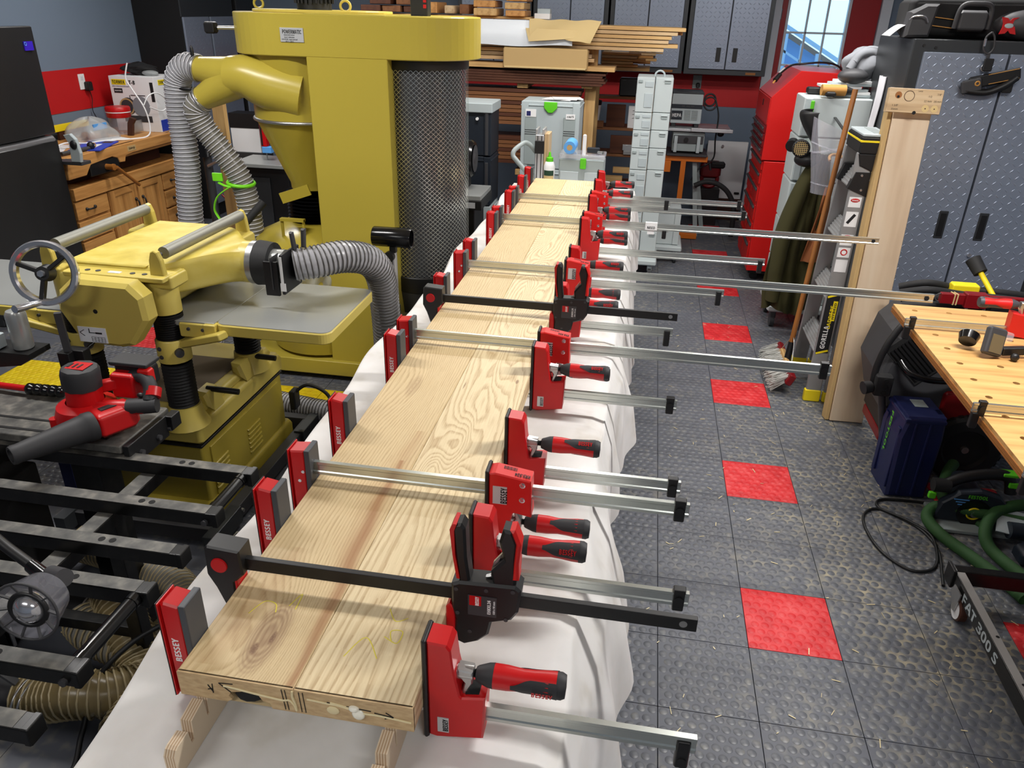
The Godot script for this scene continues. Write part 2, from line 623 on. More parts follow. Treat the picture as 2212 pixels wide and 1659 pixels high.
	hw.transparency = BaseMaterial3D.TRANSPARENCY_ALPHA
	var ht := mat("hose_tan", Color(0.56, 0.49, 0.33, 0.70), 0.27)
	ht.transparency = BaseMaterial3D.TRANSPARENCY_ALPHA
	mat("wire_pale", Color(0.78, 0.78, 0.80), 0.2)
	mat("wire_dark", Color(0.30, 0.29, 0.28), 0.3)
	mat("wire_tan", Color(0.66, 0.60, 0.46), 0.25)
	mat("hose_dust", Color(0.43, 0.385, 0.32), 0.9)
	mat("hose_dust_pale", Color(0.58, 0.57, 0.56), 0.9)
	# wood
	var maple := noise_tex(256, 0.012, [[0.0, Color(0.64, 0.53, 0.39)], [0.45, Color(0.76, 0.65, 0.50)], [1.0, Color(0.82, 0.73, 0.59)]], 5)
	for ax in [["x", V(0.5, 7, 7)], ["y", V(7, 0.5, 7)], ["z", V(7, 7, 0.5)]]:
		tri_mat("maple_" + ax[0], maple, ax[1], 0.5)
		tri_mat("pale_" + ax[0], maple, ax[1], 0.6, 0.0, false, Color(1.0, 0.97, 0.92))
		tri_mat("oak_" + ax[0], maple, ax[1], 0.5, 0.0, false, Color(0.98, 0.82, 0.60))
		tri_mat("walnut_" + ax[0], maple, ax[1], 0.65, 0.0, false, Color(0.42, 0.26, 0.18))
		tri_mat("brown_" + ax[0], maple, ax[1], 0.65, 0.0, false, Color(0.62, 0.46, 0.34))
		tri_mat("pine_" + ax[0], maple, ax[1], 0.55, 0.0, false, Color(1.0, 0.93, 0.78))
		tri_mat("ply_" + ax[0], maple, ax[1], 0.45, 0.0, false, Color(1.0, 0.90, 0.72))
	var fl := noise_tex(256, 0.01, [[0.0, Color(0.74, 0.64, 0.53)], [0.5, Color(0.80, 0.71, 0.60)], [1.0, Color(0.83, 0.755, 0.655)]], 6)
	tri_mat("timber_y", fl, V(4, 0.35, 4), 0.55)
	# dusty black steel, dusty cast tables
	var dust := noise_tex(256, 0.02, [[0.0, Color(0.22, 0.22, 0.215)], [0.5, Color(0.33, 0.325, 0.31)], [1.0, Color(0.50, 0.485, 0.45)]], 11, 5)
	tri_mat("dusty_black", dust, V(3, 3, 3), 0.55, 0.1)
	var dk := noise_tex(256, 0.03, [[0.0, Color(0.035, 0.035, 0.035)], [0.6, Color(0.06, 0.06, 0.06)], [1.0, Color(0.12, 0.115, 0.105)]], 12, 5)
	tri_mat("black_steel", dk, V(3, 3, 3), 0.3, 0.1)
	var cv := noise_tex(256, 0.012, [[0.0, Color(0.755, 0.735, 0.70)], [0.35, Color(0.825, 0.815, 0.80)], [1.0, Color(0.87, 0.865, 0.86)]], 14, 5)
	var cm := tri_mat("canvas", cv, V(1.6, 1.6, 1.6), 0.9, 0.0, true)
	var weave := noise_tex(256, 0.12, [[0.0, gray(0.3)], [1.0, gray(0.7)]], 15, 2)
	cm.heightmap_enabled = true
	cm.heightmap_texture = weave
	cm.heightmap_scale = 0.03
	var yl := noise_tex(256, 0.015, [[0.0, Color(0.70, 0.62, 0.24)], [0.5, Color(0.765, 0.69, 0.31)], [1.0, Color(0.80, 0.74, 0.42)]], 16, 5)
	tri_mat("yellow_dusty", yl, V(2, 2, 2), 0.4)

# ---------- room ----------
func build_room() -> void:
	var b := MB.new()
	b.box(V(-4.66, 1.4, -3.0), V(0.2, 3.0, 11.2))
	var wl := struct("wall_left", b, M.wall_gray, "grey left wall with a red painted stripe behind the fridge and workbench", "wall")
	part("painted_stripe", MB.new().box(V(-4.559, 1.247, -3.0), V(0.006, 0.31, 10.4)), M.wall_red, wl)
	b = MB.new()
	var zb := -8.30
	for r in [[-4.76, 1.13, -0.1, 2.9], [2.0, 3.6, -0.1, 2.9], [1.13, 2.0, 2.12, 2.9]]:
		b.box(V((r[0] + r[1]) * 0.5, (r[2] + r[3]) * 0.5, zb), V(r[1] - r[0], r[3] - r[2], 0.2))
	var wb := struct("wall_back", b, M.wall_gray, "grey back wall with a red stripe behind the lumber rack", "wall")
	part("painted_stripe", MB.new().box(V(-1.75, 1.247, -8.199), V(5.62, 0.31, 0.006)), M.wall_red, wb)
	b = MB.new().box(V(3.7, 1.4, -3.0), V(0.2, 3.0, 11.2))
	struct("wall_right", b, M.wall_gray, "plain wall on the cabinet side of the garage", "wall")
	b = MB.new().box(V(-0.5, 1.4, 2.6), V(8.6, 3.0, 0.2))
	struct("wall_front", b, M.wall_gray, "plain wall behind the camera", "wall")
	b = MB.new().box(V(-0.5, 2.95, -2.9), V(8.6, 0.2, 11.4))
	struct("ceiling", b, M.ceiling, "white garage ceiling over the workshop", "ceiling")
	# door with nine-light window
	b = MB.new()
	b.box(V(1.085, 1.06, -8.185), V(0.09, 2.16, 0.03), 0.004)
	b.box(V(2.045, 1.06, -8.185), V(0.09, 2.16, 0.03), 0.004)
	b.box(V(1.565, 2.165, -8.185), V(1.05, 0.09, 0.03), 0.004)
	struct("trim_1", b, M.trim, "pale casing round the red entrance door", "door casing")
	var d := Node3D.new()
	d.name = "door_1"
	add_child(d)
	d.set_meta("kind", "structure")
	d.set_meta("label", "dark red entrance door with a window of small panes")
	d.set_meta("category", "door")
	b = MB.new()
	for r in [[1.13, 1.185, 0.0, 2.12], [1.75, 2.0, 0.0, 2.12], [1.185, 1.75, 0.0, 1.18], [1.185, 1.75, 2.08, 2.12]]:
		b.box(V((r[0] + r[1]) * 0.5, (r[2] + r[3]) * 0.5, -8.25), V(r[1] - r[0], r[3] - r[2], 0.045))
	part("leaf", b, M.door_red, d)
	b = MB.new()
	for r in [[1.185, 1.21, 1.18, 2.08], [1.725, 1.75, 1.18, 2.08], [1.21, 1.725, 1.18, 1.205], [1.21, 1.725, 2.055, 2.08]]:
		b.box(V((r[0] + r[1]) * 0.5, (r[2] + r[3]) * 0.5, -8.245), V(r[1] - r[0], r[3] - r[2], 0.06), 0.004)
	var wf := part("window_frame", b, M.trim, d)
	for i in [1, 2]: part("glazing_bar", MB.new().box(V(1.21 + 0.1717 * i, 1.63, -8.245), V(0.018, 0.85, 0.03), 0.003), M.trim, wf)
	for j in [1, 2]: part("glazing_bar", MB.new().box(V(1.4675, 1.205 + 0.2833 * j, -8.245), V(0.515, 0.018, 0.03), 0.003), M.trim, wf)
	for i in 3:
		for j in 3:
			part("pane", MB.new().box(V(1.2958 + 0.1717 * i, 1.3467 + 0.2833 * j, -8.25), V(0.158, 0.27, 0.004)), M.glass, wf)
	part("hinge", MB.new().cyl(V(1.135, 1.88, -8.22), V(1.135, 1.97, -8.22), 0.01, -1, 8), M.steel, d)
	part("hinge", MB.new().cyl(V(1.135, 0.28, -8.22), V(1.135, 0.37, -8.22), 0.01, -1, 8), M.steel, d)
	# what stands outside: ground and the framed gable of a porch seen through the panes
	var g := struct("ground", MB.new().box(V(2.0, -0.35, -20.0), V(40, 0.2, 23)), M.ext_snow, "pale ground outside the door", "ground")
	var p := thing("porch", "blue porch framing with sloping top rail seen through the door window", "porch", V(2.0, -0.25, -12.0))
	part("sloping_rail", MB.new().bar(V(-1.3, 2.60, 0), V(2.6, 0.475, 0), 0.06, 0.05), M.ext_blue, p)
	part("rafter", MB.new().bar(V(-1.3, 2.52, -0.1), V(2.6, 0.395, -0.1), 0.05, 0.06), M.ext_wood, p)
	part("rail", MB.new().bar(V(-1.3, 2.30, 0), V(2.6, 0.16, 0), 0.05, 0.03), M.ext_blue, p)
	for i in 14:
		var xx := -1.1 + 0.22 * i
		var ph := 2.52 - (xx + 1.3) * 0.545
		part("post", MB.new().box(V(xx, ph * 0.5, 0.0), V(0.035, ph, 0.05)), M.ext_blue, p)
	part("infill", MB.new().prism([Vector2(-1.3, 0.0), Vector2(2.6, 0.0), Vector2(2.6, 0.42), Vector2(-1.3, 2.54)], -0.22, -0.18), M.ext_pane, p)

# ---------- floor ----------
func build_floor() -> void:
	var slab := struct("floor", MB.new().box(V(-0.5, -0.06, -2.9), V(8.4, 0.1, 11.2)), M.black_matte, "grey rubber coin tile floor with scattered red tiles", "floor")
	# dust map over the floor: slate tile, tan sawdust lying in drifts
	var n1 := FastNoiseLite.new()
	n1.seed = 3; n1.frequency = 0.011; n1.fractal_octaves = 5
	var n2 := FastNoiseLite.new()
	n2.seed = 8; n2.frequency = 0.09; n2.fractal_octaves = 3
	var S := 1024
	var i1 := n1.get_seamless_image(S, S)
	var i2 := n2.get_seamless_image(S, S)
	i1.convert(Image.FORMAT_L8); i2.convert(Image.FORMAT_L8)
	var d1 := i1.get_data(); var d2 := i2.get_data()
	var out := PackedByteArray(); out.resize(S * S * 3)
	var spots := [[1.15, -2.55, 0.5, 0.9, 0.75], [1.25, -3.9, 0.35, 0.35, 0.9], [1.45, -2.0, 0.16, 0.42, 1.5], [0.95, -3.4, 0.3, 0.5, 0.35], [0.7, -5.0, 0.5, 0.5, 0.25]]
	for j in S:
		var z := -6.0 * float(j) / S           # tile of 6 m
		for i in S:
			var xx := 6.0 * float(i) / S - 3.0
			var k := j * S + i
			var a := d1[k] / 255.0
			var f := d2[k] / 255.0
			var w := 0.0
			for s in spots: w += s[4] * exp(-pow((xx - s[0]) / s[2], 2.0) - pow((z - s[1]) / s[3], 2.0))
			var t := clampf((a - 0.5) * 0.7 + (f - 0.55) * 1.0 + w * (0.12 + 0.75 * f), 0.0, 1.0)
			out[k * 3] = int(lerpf(88, 166, t)); out[k * 3 + 1] = int(lerpf(91, 156, t)); out[k * 3 + 2] = int(lerpf(99, 130, t))
	var tex := ImageTexture.create_from_image(Image.create_from_data(S, S, false, Image.FORMAT_RGB8, out))
	var base := tri_mat("tile_base", tex, V(1.0 / 6, 1.0 / 6, 1.0 / 6), 0.5, 0.0, true)
	base.uv1_offset = V(0.5, 0, 0)
	var coin := tri_mat("tile_coin", noise_tex(256, 0.05, [[0.0, Color(0.31, 0.32, 0.345)], [0.6, Color(0.37, 0.38, 0.40)], [1.0, Color(0.50, 0.495, 0.475)]], 21, 4), V(1.3, 1.3, 1.3), 0.42, 0.0, true)
	var redt := tri_mat("tile_red", noise_tex(256, 0.03, [[0.0, Color(0.72, 0.10, 0.13)], [0.5, Color(0.80, 0.14, 0.16)], [1.0, Color(0.84, 0.30, 0.30)]], 22, 4), V(1.5, 1.5, 1.5), 0.5, 0.0, true)
	var yelt := tri_mat("tile_yellow", noise_tex(256, 0.03, [[0.0, Color(0.85, 0.72, 0.05)], [1.0, Color(0.93, 0.83, 0.10)]], 23, 4), V(1.5, 1.5, 1.5), 0.5, 0.0, true)
	var T := 0.3048
	var plain_b := MB.new().box(V(0, -0.006, 0), V(T - 0.0016, 0.012, T - 0.0016), 0.0012)
	var coins := MB.new()
	var N := 9
	for i in N:
		for j in N:
			if j % 2 and i == N - 1: continue
			var c := V((i + (1.0 if j % 2 else 0.5)) * T / N - T * 0.5, 0, (j + 0.5) * T / N - T * 0.5)
			coins.lathe(c, Vector3.UP, [Vector2(0.0142, 0.0), Vector2(0.0130, 0.0009), Vector2(0, 0.0010)], 11, 60.0)
	var mesh_far := plain_b.commit()
	var near := plain_b.commit()
	var ca := coins.commit().surface_get_arrays(0)
	near.add_surface_from_arrays(Mesh.PRIMITIVE_TRIANGLES, ca)
	var x0 := 0.51
	var z0 := -2.042
	var rest := MB.new()
	for i in range(-17, 11):
		for j in range(-12, 21):
			var c := V(x0 + (i + 0.5) * T, 0.0, z0 - (j + 0.5) * T)
			if c.x < -4.5 or c.x > 3.55 or c.z < -8.15 or c.z > 2.4: continue
			var seen := (i >= -2 and i <= 6 and j >= -3) or (i < -2 and i >= -13 and j >= 1 and j <= 9)
			var is_red := posmod(i, 3) == 0 and posmod(j, 3) == 0 and i >= 0
			var is_yel := (i == -8 and j == 4) or (i == -12 and (j == 4)) or (i == -13 and j == 4) or (i == -7 and j == 4)
			if (i == -12 and j == 6) or (i == -9 and j == 8): is_red = true
			if not seen:
				rest.box(c + V(0, -0.006, 0), V(T - 0.0016, 0.012, T - 0.0016))
				continue
			var o := MeshInstance3D.new()
			o.name = "tile"
			o.mesh = near if j <= 14 else mesh_far
			var bm: Material = redt if is_red else (yelt if is_yel else base)
			o.set_surface_override_material(0, bm)
			if j <= 14: o.set_surface_override_material(1, bm if is_red or is_yel else coin)
			o.position = c
			slab.add_child(o, true)
			if is_red: label_part(o, "red floor tile")
			if is_yel: label_part(o, "yellow floor tile")
	# curls of wood scattered over the aisle
	var rg := RandomNumberGenerator.new()
	rg.seed = 12
	var ch := MB.new()
	for i in 230:
		var p := V(rg.randf_range(0.15, 1.75), 0.0022, rg.randf_range(-5.6, -1.5))
		var a := rg.randf() * TAU
		var l := rg.randf_range(0.004, 0.016) * (2.2 if i % 37 == 0 else 1.0)
		ch.bar(p - V(cos(a), 0, sin(a)) * l, p + V(cos(a), 0, sin(a)) * l, rg.randf_range(0.0012, 0.004), 0.0012)
	var wc := part("wood_shavings", ch, M.glue_cream, slab)
	wc.set_meta("kind", "stuff")
	var rp := part("tile_field", rest, base, slab)
	rp.set_meta("kind", "stuff")

# ---------- lamps ----------
func build_lamps() -> void:
	var glow := mat("lamp_glow", Color(1, 1, 1), 0.5)
	glow.emission_enabled = true
	glow.emission = Color(1.0, 0.98, 0.95)
	glow.emission_energy_multiplier = 2.0
	# [x, z, energy]
	var spots := [[1.0, 0.9, 1.7], [1.25, -2.2, 4.0], [1.1, -5.0, 2.4], [-1.7, 0.7, 1.5], [-2.2, -2.4, 2.4], [-0.6, -4.4, 2.4], [-3.0, -5.3, 2.2]]
	var wh := ["behind the camera on the aisle side", "above the aisle beside the slab", "above the red tool chest", "behind the camera on the planer side", "above the thickness planer", "above the dust collector", "above the maple workbench"]
	for k in spots.size():
		var s: Array = spots[k]
		var t := thing("ceiling_light", "white shop light panel on the ceiling " + wh[k], "lamp", V(s[0], 2.83, s[1]), 0.0, "ceiling shop lights")
		part("housing", MB.new().box(V(0, 0, 0), V(1.24, 0.05, 0.20), 0.01), M.white, t)
		part("diffuser", MB.new().box(V(0, -0.033, 0), V(1.20, 0.016, 0.16), 0.004), glow, t)
		var l := AreaLight3D.new()
		l.name = "shop_light"
		l.area_size = Vector2(1.2, 0.16)
		l.light_energy = s[2]
		l.light_color = Color(1.0, 0.99, 0.98)
		l.shadow_enabled = true
		l.area_range = 14.0
		l.area_attenuation = 2.0
		t.add_child(l)
		l.position = V(0, -0.05, 0)
		l.rotation_degrees = Vector3(-90, 0, 0)

# ---------- bench, board, racks ----------
const BT := 1.05       # board top
const BB := 1.004      # board underside
const XL := -0.600
const XR := -0.243
const XS := -0.420     # glue seam
const ZN := -0.723
const ZF := -4.42

func grain(contrast: float, seed_: int, width: float, eyes: Array, base: Callable, W: int, Hh: int, knots: Array, streaks: Array) -> ImageTexture:
	var nz := FastNoiseLite.new()
	nz.seed = seed_; nz.frequency = 1.0; nz.fractal_octaves = 3
	nz.noise_type = FastNoiseLite.TYPE_SIMPLEX_SMOOTH
	var fine := FastNoiseLite.new()
	fine.seed = seed_ + 1; fine.frequency = 0.25; fine.fractal_octaves = 2
	var fi := fine.get_image(Hh, W)
	fi.convert(Image.FORMAT_L8)
	var fd := fi.get_data()
	var L := ZN - ZF
	# coarse height field
	var cw := 360
	var ch := 60
	var hf := PackedFloat32Array(); hf.resize((cw + 1) * (ch + 1))
	for i in cw + 1:
		var s := L * i / cw
		for j in ch + 1:
			var u := width * j / ch
			var h: float = base.call(u, s)
			h += nz.get_noise_2d(u * 9.0, s * 1.6) * 0.9 + nz.get_noise_2d(u * 40.0 + 50.0, s * 7.0) * 0.25
			for e in eyes: h += e[4] * exp(-pow((u - e[0]) / e[2], 2.0) - pow((s - e[1]) / e[3], 2.0))
			hf[i * (ch + 1) + j] = h
	var out := PackedByteArray(); out.resize(W * Hh * 3)
	for y in Hh:
		var fj := float(y) / Hh * ch
		var j := int(fj)
		fj -= j
		var u := width * y / Hh
		for x in W:
			var fx := float(x) / W * cw
			var i := int(fx)
			fx -= i
			var q := i * (ch + 1) + j
			var h := lerpf(lerpf(hf[q], hf[q + 1], fj), lerpf(hf[q + ch + 1], hf[q + ch + 2], fj), fx)
			var r := h - floorf(h)
			var line := 1.0 - r / 0.45 if r < 0.45 else maxf(0.0, (r - 0.86) / 0.14)
			# pores drawn out along the grain
			var po: float = fd[(x >> 4) * Hh + y] / 255.0
			var t := clampf(0.18 + contrast * line * (0.62 + 0.8 * (po - 0.3)) + (po - 0.5) * 0.22, 0.0, 1.0)
			var k := (y * W + x) * 3
			out[k] = int(lerpf(226, 166, t)); out[k + 1] = int(lerpf(209, 138, t)); out[k + 2] = int(lerpf(170, 98, t))
	# knots and brown streaks are marks in the wood itself
	for kn in knots:
		var cx: float = kn[1] / L * W
		var cy: float = kn[0] / width * Hh
		var rx: float = kn[3] / L * W
		var ry: float = kn[2] / width * Hh
		for y in range(maxi(0, int(cy - ry * 1.6)), mini(Hh, int(cy + ry * 1.6))):
			for x in range(maxi(0, int(cx - rx * 1.6)), mini(W, int(cx + rx * 1.6))):
				var d := pow((x - cx) / rx, 2.0) + pow((y - cy) / ry, 2.0)
				var a: float = kn[4] * clampf(1.5 - d * 1.1, 0.0, 1.0) * (0.75 + 0.25 * sin(d * 26.0))
				var k := (y * W + x) * 3
				for c in 3: out[k + c] = int(lerpf(out[k + c], [112, 80, 56][c], a))
	for st in streaks:
		for x in range(int(st[0] / L * W), mini(W, int(st[1] / L * W))):
			var s := L * x / W
			var f: float = (s - st[0]) / (st[1] - st[0])
			var uc: float = lerpf(st[2], st[3], f) + 0.004 * sin(s * 11.0) + 0.002 * sin(s * 37.0)
			var hw: float = st[4] * (0.5 + 0.8 * sin(PI * clampf(f * 0.9 + 0.1, 0.0, 1.0)))
			for y in range(maxi(0, int((uc - hw * 2.0) / width * Hh)), mini(Hh, int((uc + hw * 2.0) / width * Hh))):
				var a: float = st[5] * exp(-pow((width * y / Hh - uc) / hw, 2.0))
				var k := (y * W + x) * 3
				for c in 3: out[k + c] = int(lerpf(out[k + c], [150, 102, 64][c], a))
	return ImageTexture.create_from_image(Image.create_from_data(W, Hh, false, Image.FORMAT_RGB8, out))

func wood_mat(key: String, t: Texture2D) -> StandardMaterial3D:
	var m := mat(key, Color.WHITE, 0.55)
	m.albedo_texture = t
	return m

# a plank along -z with uv laid out along its length; profile notch cut in the underside near the front end
func plank_mesh(xa: float, xb: float, notch: bool) -> MB:
	var b := MB.new()
	var c := 0.0015
	var L := ZN - ZF
	b.quad(V(xa + c, BT, ZN - c), V(xa + c, BT, ZF + c), V(xb - c, BT, ZF + c), V(xb - c, BT, ZN - c), Vector3.UP)
	# rewrite uv for the top: u along the length, v across
	b.uv = PackedVector2Array()
	for p in b.v: b.uv.append(Vector2((ZN - p.z) / L, (p.x - xa) / (xb - xa)))
	var k := b.v.size()
	for s in [[xa, -1.0], [xb, 1.0]]:
		b.quad(V(s[0], BB, ZN - c), V(s[0], BB, ZF + c), V(s[0], BT - c, ZF + c), V(s[0], BT - c, ZN - c), V(s[1], 0, 0))
		b.quad(V(s[0], BT - c, ZN - c), V(s[0], BT - c, ZF + c), V(s[0] - s[1] * c, BT, ZF + c), V(s[0] - s[1] * c, BT, ZN - c), V(s[1], 1, 0).normalized())
	b.quad(V(xa, BB, ZN - c), V(xa, BB, ZF + c), V(xb, BB, ZF + c), V(xb, BB, ZN - c), Vector3.DOWN)
	b.quad(V(xa, BB, ZF + c), V(xb, BB, ZF + c), V(xb, BT - c, ZF + c), V(xa, BT - c, ZF + c), Vector3.FORWARD)
	for i in range(k, b.v.size()):
		var p := b.v[i]
		b.uv[i] = Vector2((ZN - p.z) / L, 0.06 + 0.5 * fposmod((p.y - BB) * 6.0, 1.0) * 0.5)
	return b

func end_grain(xa: float, xb: float, hole: bool) -> MB:
	var b := MB.new()
	var poly: Array = [Vector2(xa, BB), Vector2(xa, BT - 0.001), Vector2(xa + 0.001, BT), Vector2(xb - 0.001, BT), Vector2(xb, BT - 0.001), Vector2(xb, BB)]
	if hole:
		var hx := -0.492
		var cut := [[0.036, 0.0], [0.033, 0.010], [0.022, 0.013], [0.016, 0.024], [0.002, 0.028], [-0.012, 0.024], [-0.026, 0.021], [-0.031, 0.012], [-0.026, 0.006], [-0.034, 0.0]]
		for q in cut: poly.append(Vector2(hx + q[0], BB + q[1]))
	b.prism(poly, ZN - 0.004, ZN + 0.001)
	return b

func build_bench_and_board() -> void:
	# folding bench under the canvas
	var t := thing("work_table", "long dark work table hidden under the canvas drop cloth", "table", V(-0.4, 0, -2.6))
	part("table_top", MB.new().box(V(0, 0.903, 0), V(0.66, 0.045, 4.4), 0.006), M.charcoal, t)
	for s in [[-0.27, 2.05], [0.27, 2.05], [-0.27, 0.0], [0.27, 0.0], [-0.27, -2.1], [0.27, -2.1]]:
		part("leg", MB.new().box(V(s[0], 0.44, s[1]), V(0.06, 0.88, 0.06), 0.004), M.hose_green, t)
	# canvas
	var top_y := 0.9315
	var f := func(u: float, v: float) -> Vector3:
		var z := lerpf(-0.30, -4.83, v)
		var le := lerpf(-0.735, -0.80, smoothstep(0.0, 0.35, v)) - 0.012 * sin(z * 5.1) - 0.008 * sin(z * 11.0)
		var flare := 0.085 * exp(-pow((z + 1.22) / 0.30, 2.0)) + 0.055 * exp(-pow((z + 2.25) / 0.16, 2.0)) + 0.03 * exp(-pow((z + 3.0) / 0.3, 2.0))
		var wave := 0.010 * sin(z * 13.0 + 1.0) + 0.008 * sin(z * 29.0)
		var p: Array = [[le - 0.055 + 0.4 * wave, 0.50], [le - 0.04 + wave, 0.70], [le - 0.012, 0.88], [le + 0.012, top_y], [le + 0.06, top_y], [-0.12, top_y], [-0.07, top_y], [-0.035, 0.922], [-0.012 + flare * 0.3, 0.86], [0.0 + flare * 0.65 + wave, 0.74], [0.004 + flare * 0.95 + wave * 1.4, 0.60]]
		var k := u * (p.size() - 1)
		var i := mini(int(k), p.size() - 2)
		var a: float = k - i
		var w := V(lerpf(p[i][0], p[i + 1][0], a), lerpf(p[i][1], p[i + 1][1], a), z)
		if i >= 3 and i < 7:
			w.y += 0.0012 * sin(w.x * 31.0 + z * 7.0) + 0.0012 * sin(z * 19.0 - w.x * 12.0)
			var nr := smoothstep(-0.21, -0.05, w.x)
			w.y += nr * (0.016 * exp(-pow((z + 1.62 + 0.7 * (w.x + 0.1)) / 0.05, 2.0)) + 0.018 * exp(-pow((z + 1.40 + 0.5 * (w.x + 0.1)) / 0.05, 2.0)) + 0.010 * exp(-pow((z + 1.02) / 0.07, 2.0)) + 0.012 * exp(-pow((z + 2.12) / 0.05, 2.0)) + 0.012 * exp(-pow((z + 2.6) / 0.06, 2.0)))
		return w
	var cb := MB.new().sheet(f, 60, 190, 0.0015)
	solo("drop_cloth", "long off-white canvas drop cloth spread over the work table", "drop cloth", cb, M.canvas)
	# glued slab
	var wl := XS - XL
	var wr := XR - XS
	var lt := grain(0.45, 41, wl, [[0.095, 0.08, 0.055, 0.17, 9.0], [0.082, 0.985, 0.05, 0.20, 5.0], [0.11, 2.0, 0.03, 0.3, 3.0], [0.06, 2.9, 0.04, 0.4, 3.0]],
		func(u: float, s: float) -> float: return 25.0 * absf(u - 0.30 - 0.02 * sin(s * 1.7)) / 0.18 - s * 0.35,
		2048, 200, [[0.098, 0.090, 0.028, 0.075, 0.5], [0.09, 0.060, 0.006, 0.012, 0.9], [0.108, 0.085, 0.004, 0.014, 0.9], [0.075, 0.97, 0.016, 0.06, 0.22]],
		[[0.0, 0.62, 0.172, 0.150, 0.009, 0.6], [0.25, 0.75, 0.15, 0.15, 0.02, 0.2], [0.02, 0.3, 0.03, 0.06, 0.02, 0.15]])
	var rt := grain(0.62, 57, wr, [[0.071, 0.70, 0.045, 0.13, 8.0], [0.04, 0.60, 0.02, 0.06, -4.0], [0.09, 1.17, 0.04, 0.30, 6.0], [0.13, 1.45, 0.04, 0.14, 5.0], [0.068, 2.02, 0.04, 0.16, 7.0], [0.10, 1.72, 0.03, 0.1, 4.0], [0.03, 2.53, 0.045, 0.17, 8.0], [0.06, 3.15, 0.04, 0.2, 6.0], [0.08, 0.28, 0.03, 0.2, 3.0]],
		func(u: float, s: float) -> float: return 11.5 * absf(u - 0.075 - 0.022 * sin(s * 2.3 + 0.5)) / 0.12 + s * 0.9,
		2048, 200, [[0.150, 1.05, 0.004, 0.012, 0.7], [0.02, 1.0, 0.002, 0.02, 0.6], [0.03, 3.2, 0.008, 0.02, 0.4]], [])
	var ml := wood_mat("ash_left", lt)
	ml.albedo_color = Color(0.95, 0.925, 0.885)
	var mr := wood_mat("ash_right", rt)
	var s := thing("glued_slab", "long pale ash slab of two glued planks held in a row of bar clamps", "wood slab")
	var pl := part("plank", plank_mesh(XL, XS - 0.0004, true), ml, s)
	label_part(pl, "ash plank with a knot and a brown streak")
	var pr := part("plank", plank_mesh(XS + 0.0004, XR, false), mr, s)
	label_part(pr, "ash plank with wavy cathedral grain")
	var eg := tri_mat("end_grain", noise_tex(256, 0.03, [[0.0, Color(0.66, 0.55, 0.40)], [0.5, Color(0.73, 0.62, 0.46)], [1.0, Color(0.78, 0.68, 0.52)]], 44, 4), V(5, 16, 5), 0.7)
	part("end_grain", end_grain(XL, XS - 0.0004, true), eg, pl)
	part("end_grain", end_grain(XS + 0.0004, XR, false), eg, pr)
	var hb := MB.new().ball(V(-0.494, 1.017, ZN - 0.012), V(0.024, 0.011, 0.0165), 12, 8)
	part("bark_void", hb, M.black_matte, pl)
	# pencil and marker marks, glue on the end
	var zf := ZN + 0.0016
	var mk := MB.new()
	for l in [[-0.553, 1.033, -0.546, 1.020], [-0.546, 1.036, -0.5465, 1.018], [-0.546, 1.027, -0.554, 1.024], [-0.535, 1.040, -0.518, 1.025], [-0.535, 1.040, -0.513, 1.042], [-0.530, 1.034, -0.49, 1.030], [-0.49, 1.030, -0.44, 1.025]]:
		mk.bar(V(l[0], l[1], zf), V(l[2], l[3], zf), 0.0009, 0.0011, Vector3.BACK)
	for l in [-0.438, -0.433]: mk.bar(V(l, 1.047, zf), V(l + 0.003, 1.008, zf), 0.0008, 0.001, Vector3.BACK)
	part("pencil_mark", mk, M.ink, pl)
	mk = MB.new()
	for l in [-0.412, -0.406]: mk.bar(V(l, 1.047, zf), V(l + 0.002, 1.008, zf), 0.0008, 0.001, Vector3.BACK)
	for l in [[-0.370, 1.036, -0.340, 1.034], [-0.340, 1.034, -0.305, 1.032], [-0.3, 1.030, -0.272, 1.027], [-0.283, 1.034, -0.272, 1.027], [-0.272, 1.027, -0.285, 1.022]]:
		mk.bar(V(l[0], l[1], zf), V(l[2], l[3], zf), 0.0009, 0.0011, Vector3.BACK)
	part("pencil_mark", mk, M.ink, pr)
	var gl := MB.new()
	gl.tube(MB.smooth([V(-0.528, 1.036, zf), V(-0.51, 1.034, zf), V(-0.47, 1.029, zf), V(-0.44, 1.026, zf), V(-0.428, 1.028, zf), V(-0.421, 1.02, zf), V(-0.419, 1.012, zf)], 5), 0.0018, 6)
	gl.tube(MB.smooth([V(-0.421, 1.048, zf), V(-0.422, 1.036, zf), V(-0.419, 1.024, zf), V(-0.418, 1.010, zf)], 5), 0.0022, 6)
	part("glue_line", gl, M.glue_cream, pl)
	gl = MB.new()
	gl.tube(MB.smooth([V(-0.40, 1.036, zf), V(-0.37, 1.034, zf), V(-0.35, 1.033, zf), V(-0.32, 1.026, zf), V(-0.29, 1.026, zf), V(-0.246, 1.022, zf)], 5), 0.0017, 6)
	gl.tube(MB.smooth([V(-0.365, 1.037, zf), V(-0.34, 1.033, zf), V(-0.325, 1.03, zf)], 5), 0.0015, 6)
	part("glue_line", gl, M.glue_cream, pr)
	gl = MB.new()
	gl.ball(V(-0.362, 1.022, zf), V(0.010, 0.008, 0.0022), 14, 6)
	part("glue_spill", gl, M.glue_cream, pr)
	gl = MB.new()
	gl.ball(V(-0.324, 1.022, zf), V(0.010, 0.010, 0.004), 14, 6)
	gl.ball(V(-0.330, 1.033, zf), V(0.008, 0.005, 0.006), 14, 6)
	part("glue_spill", gl, M.glue_white, pr)
	# crayon marks on the face: rings, arcs and a caret in yellow
	var cy := mat("crayon", Color(0.86, 0.80, 0.30), 0.8)
	var cr := MB.new()
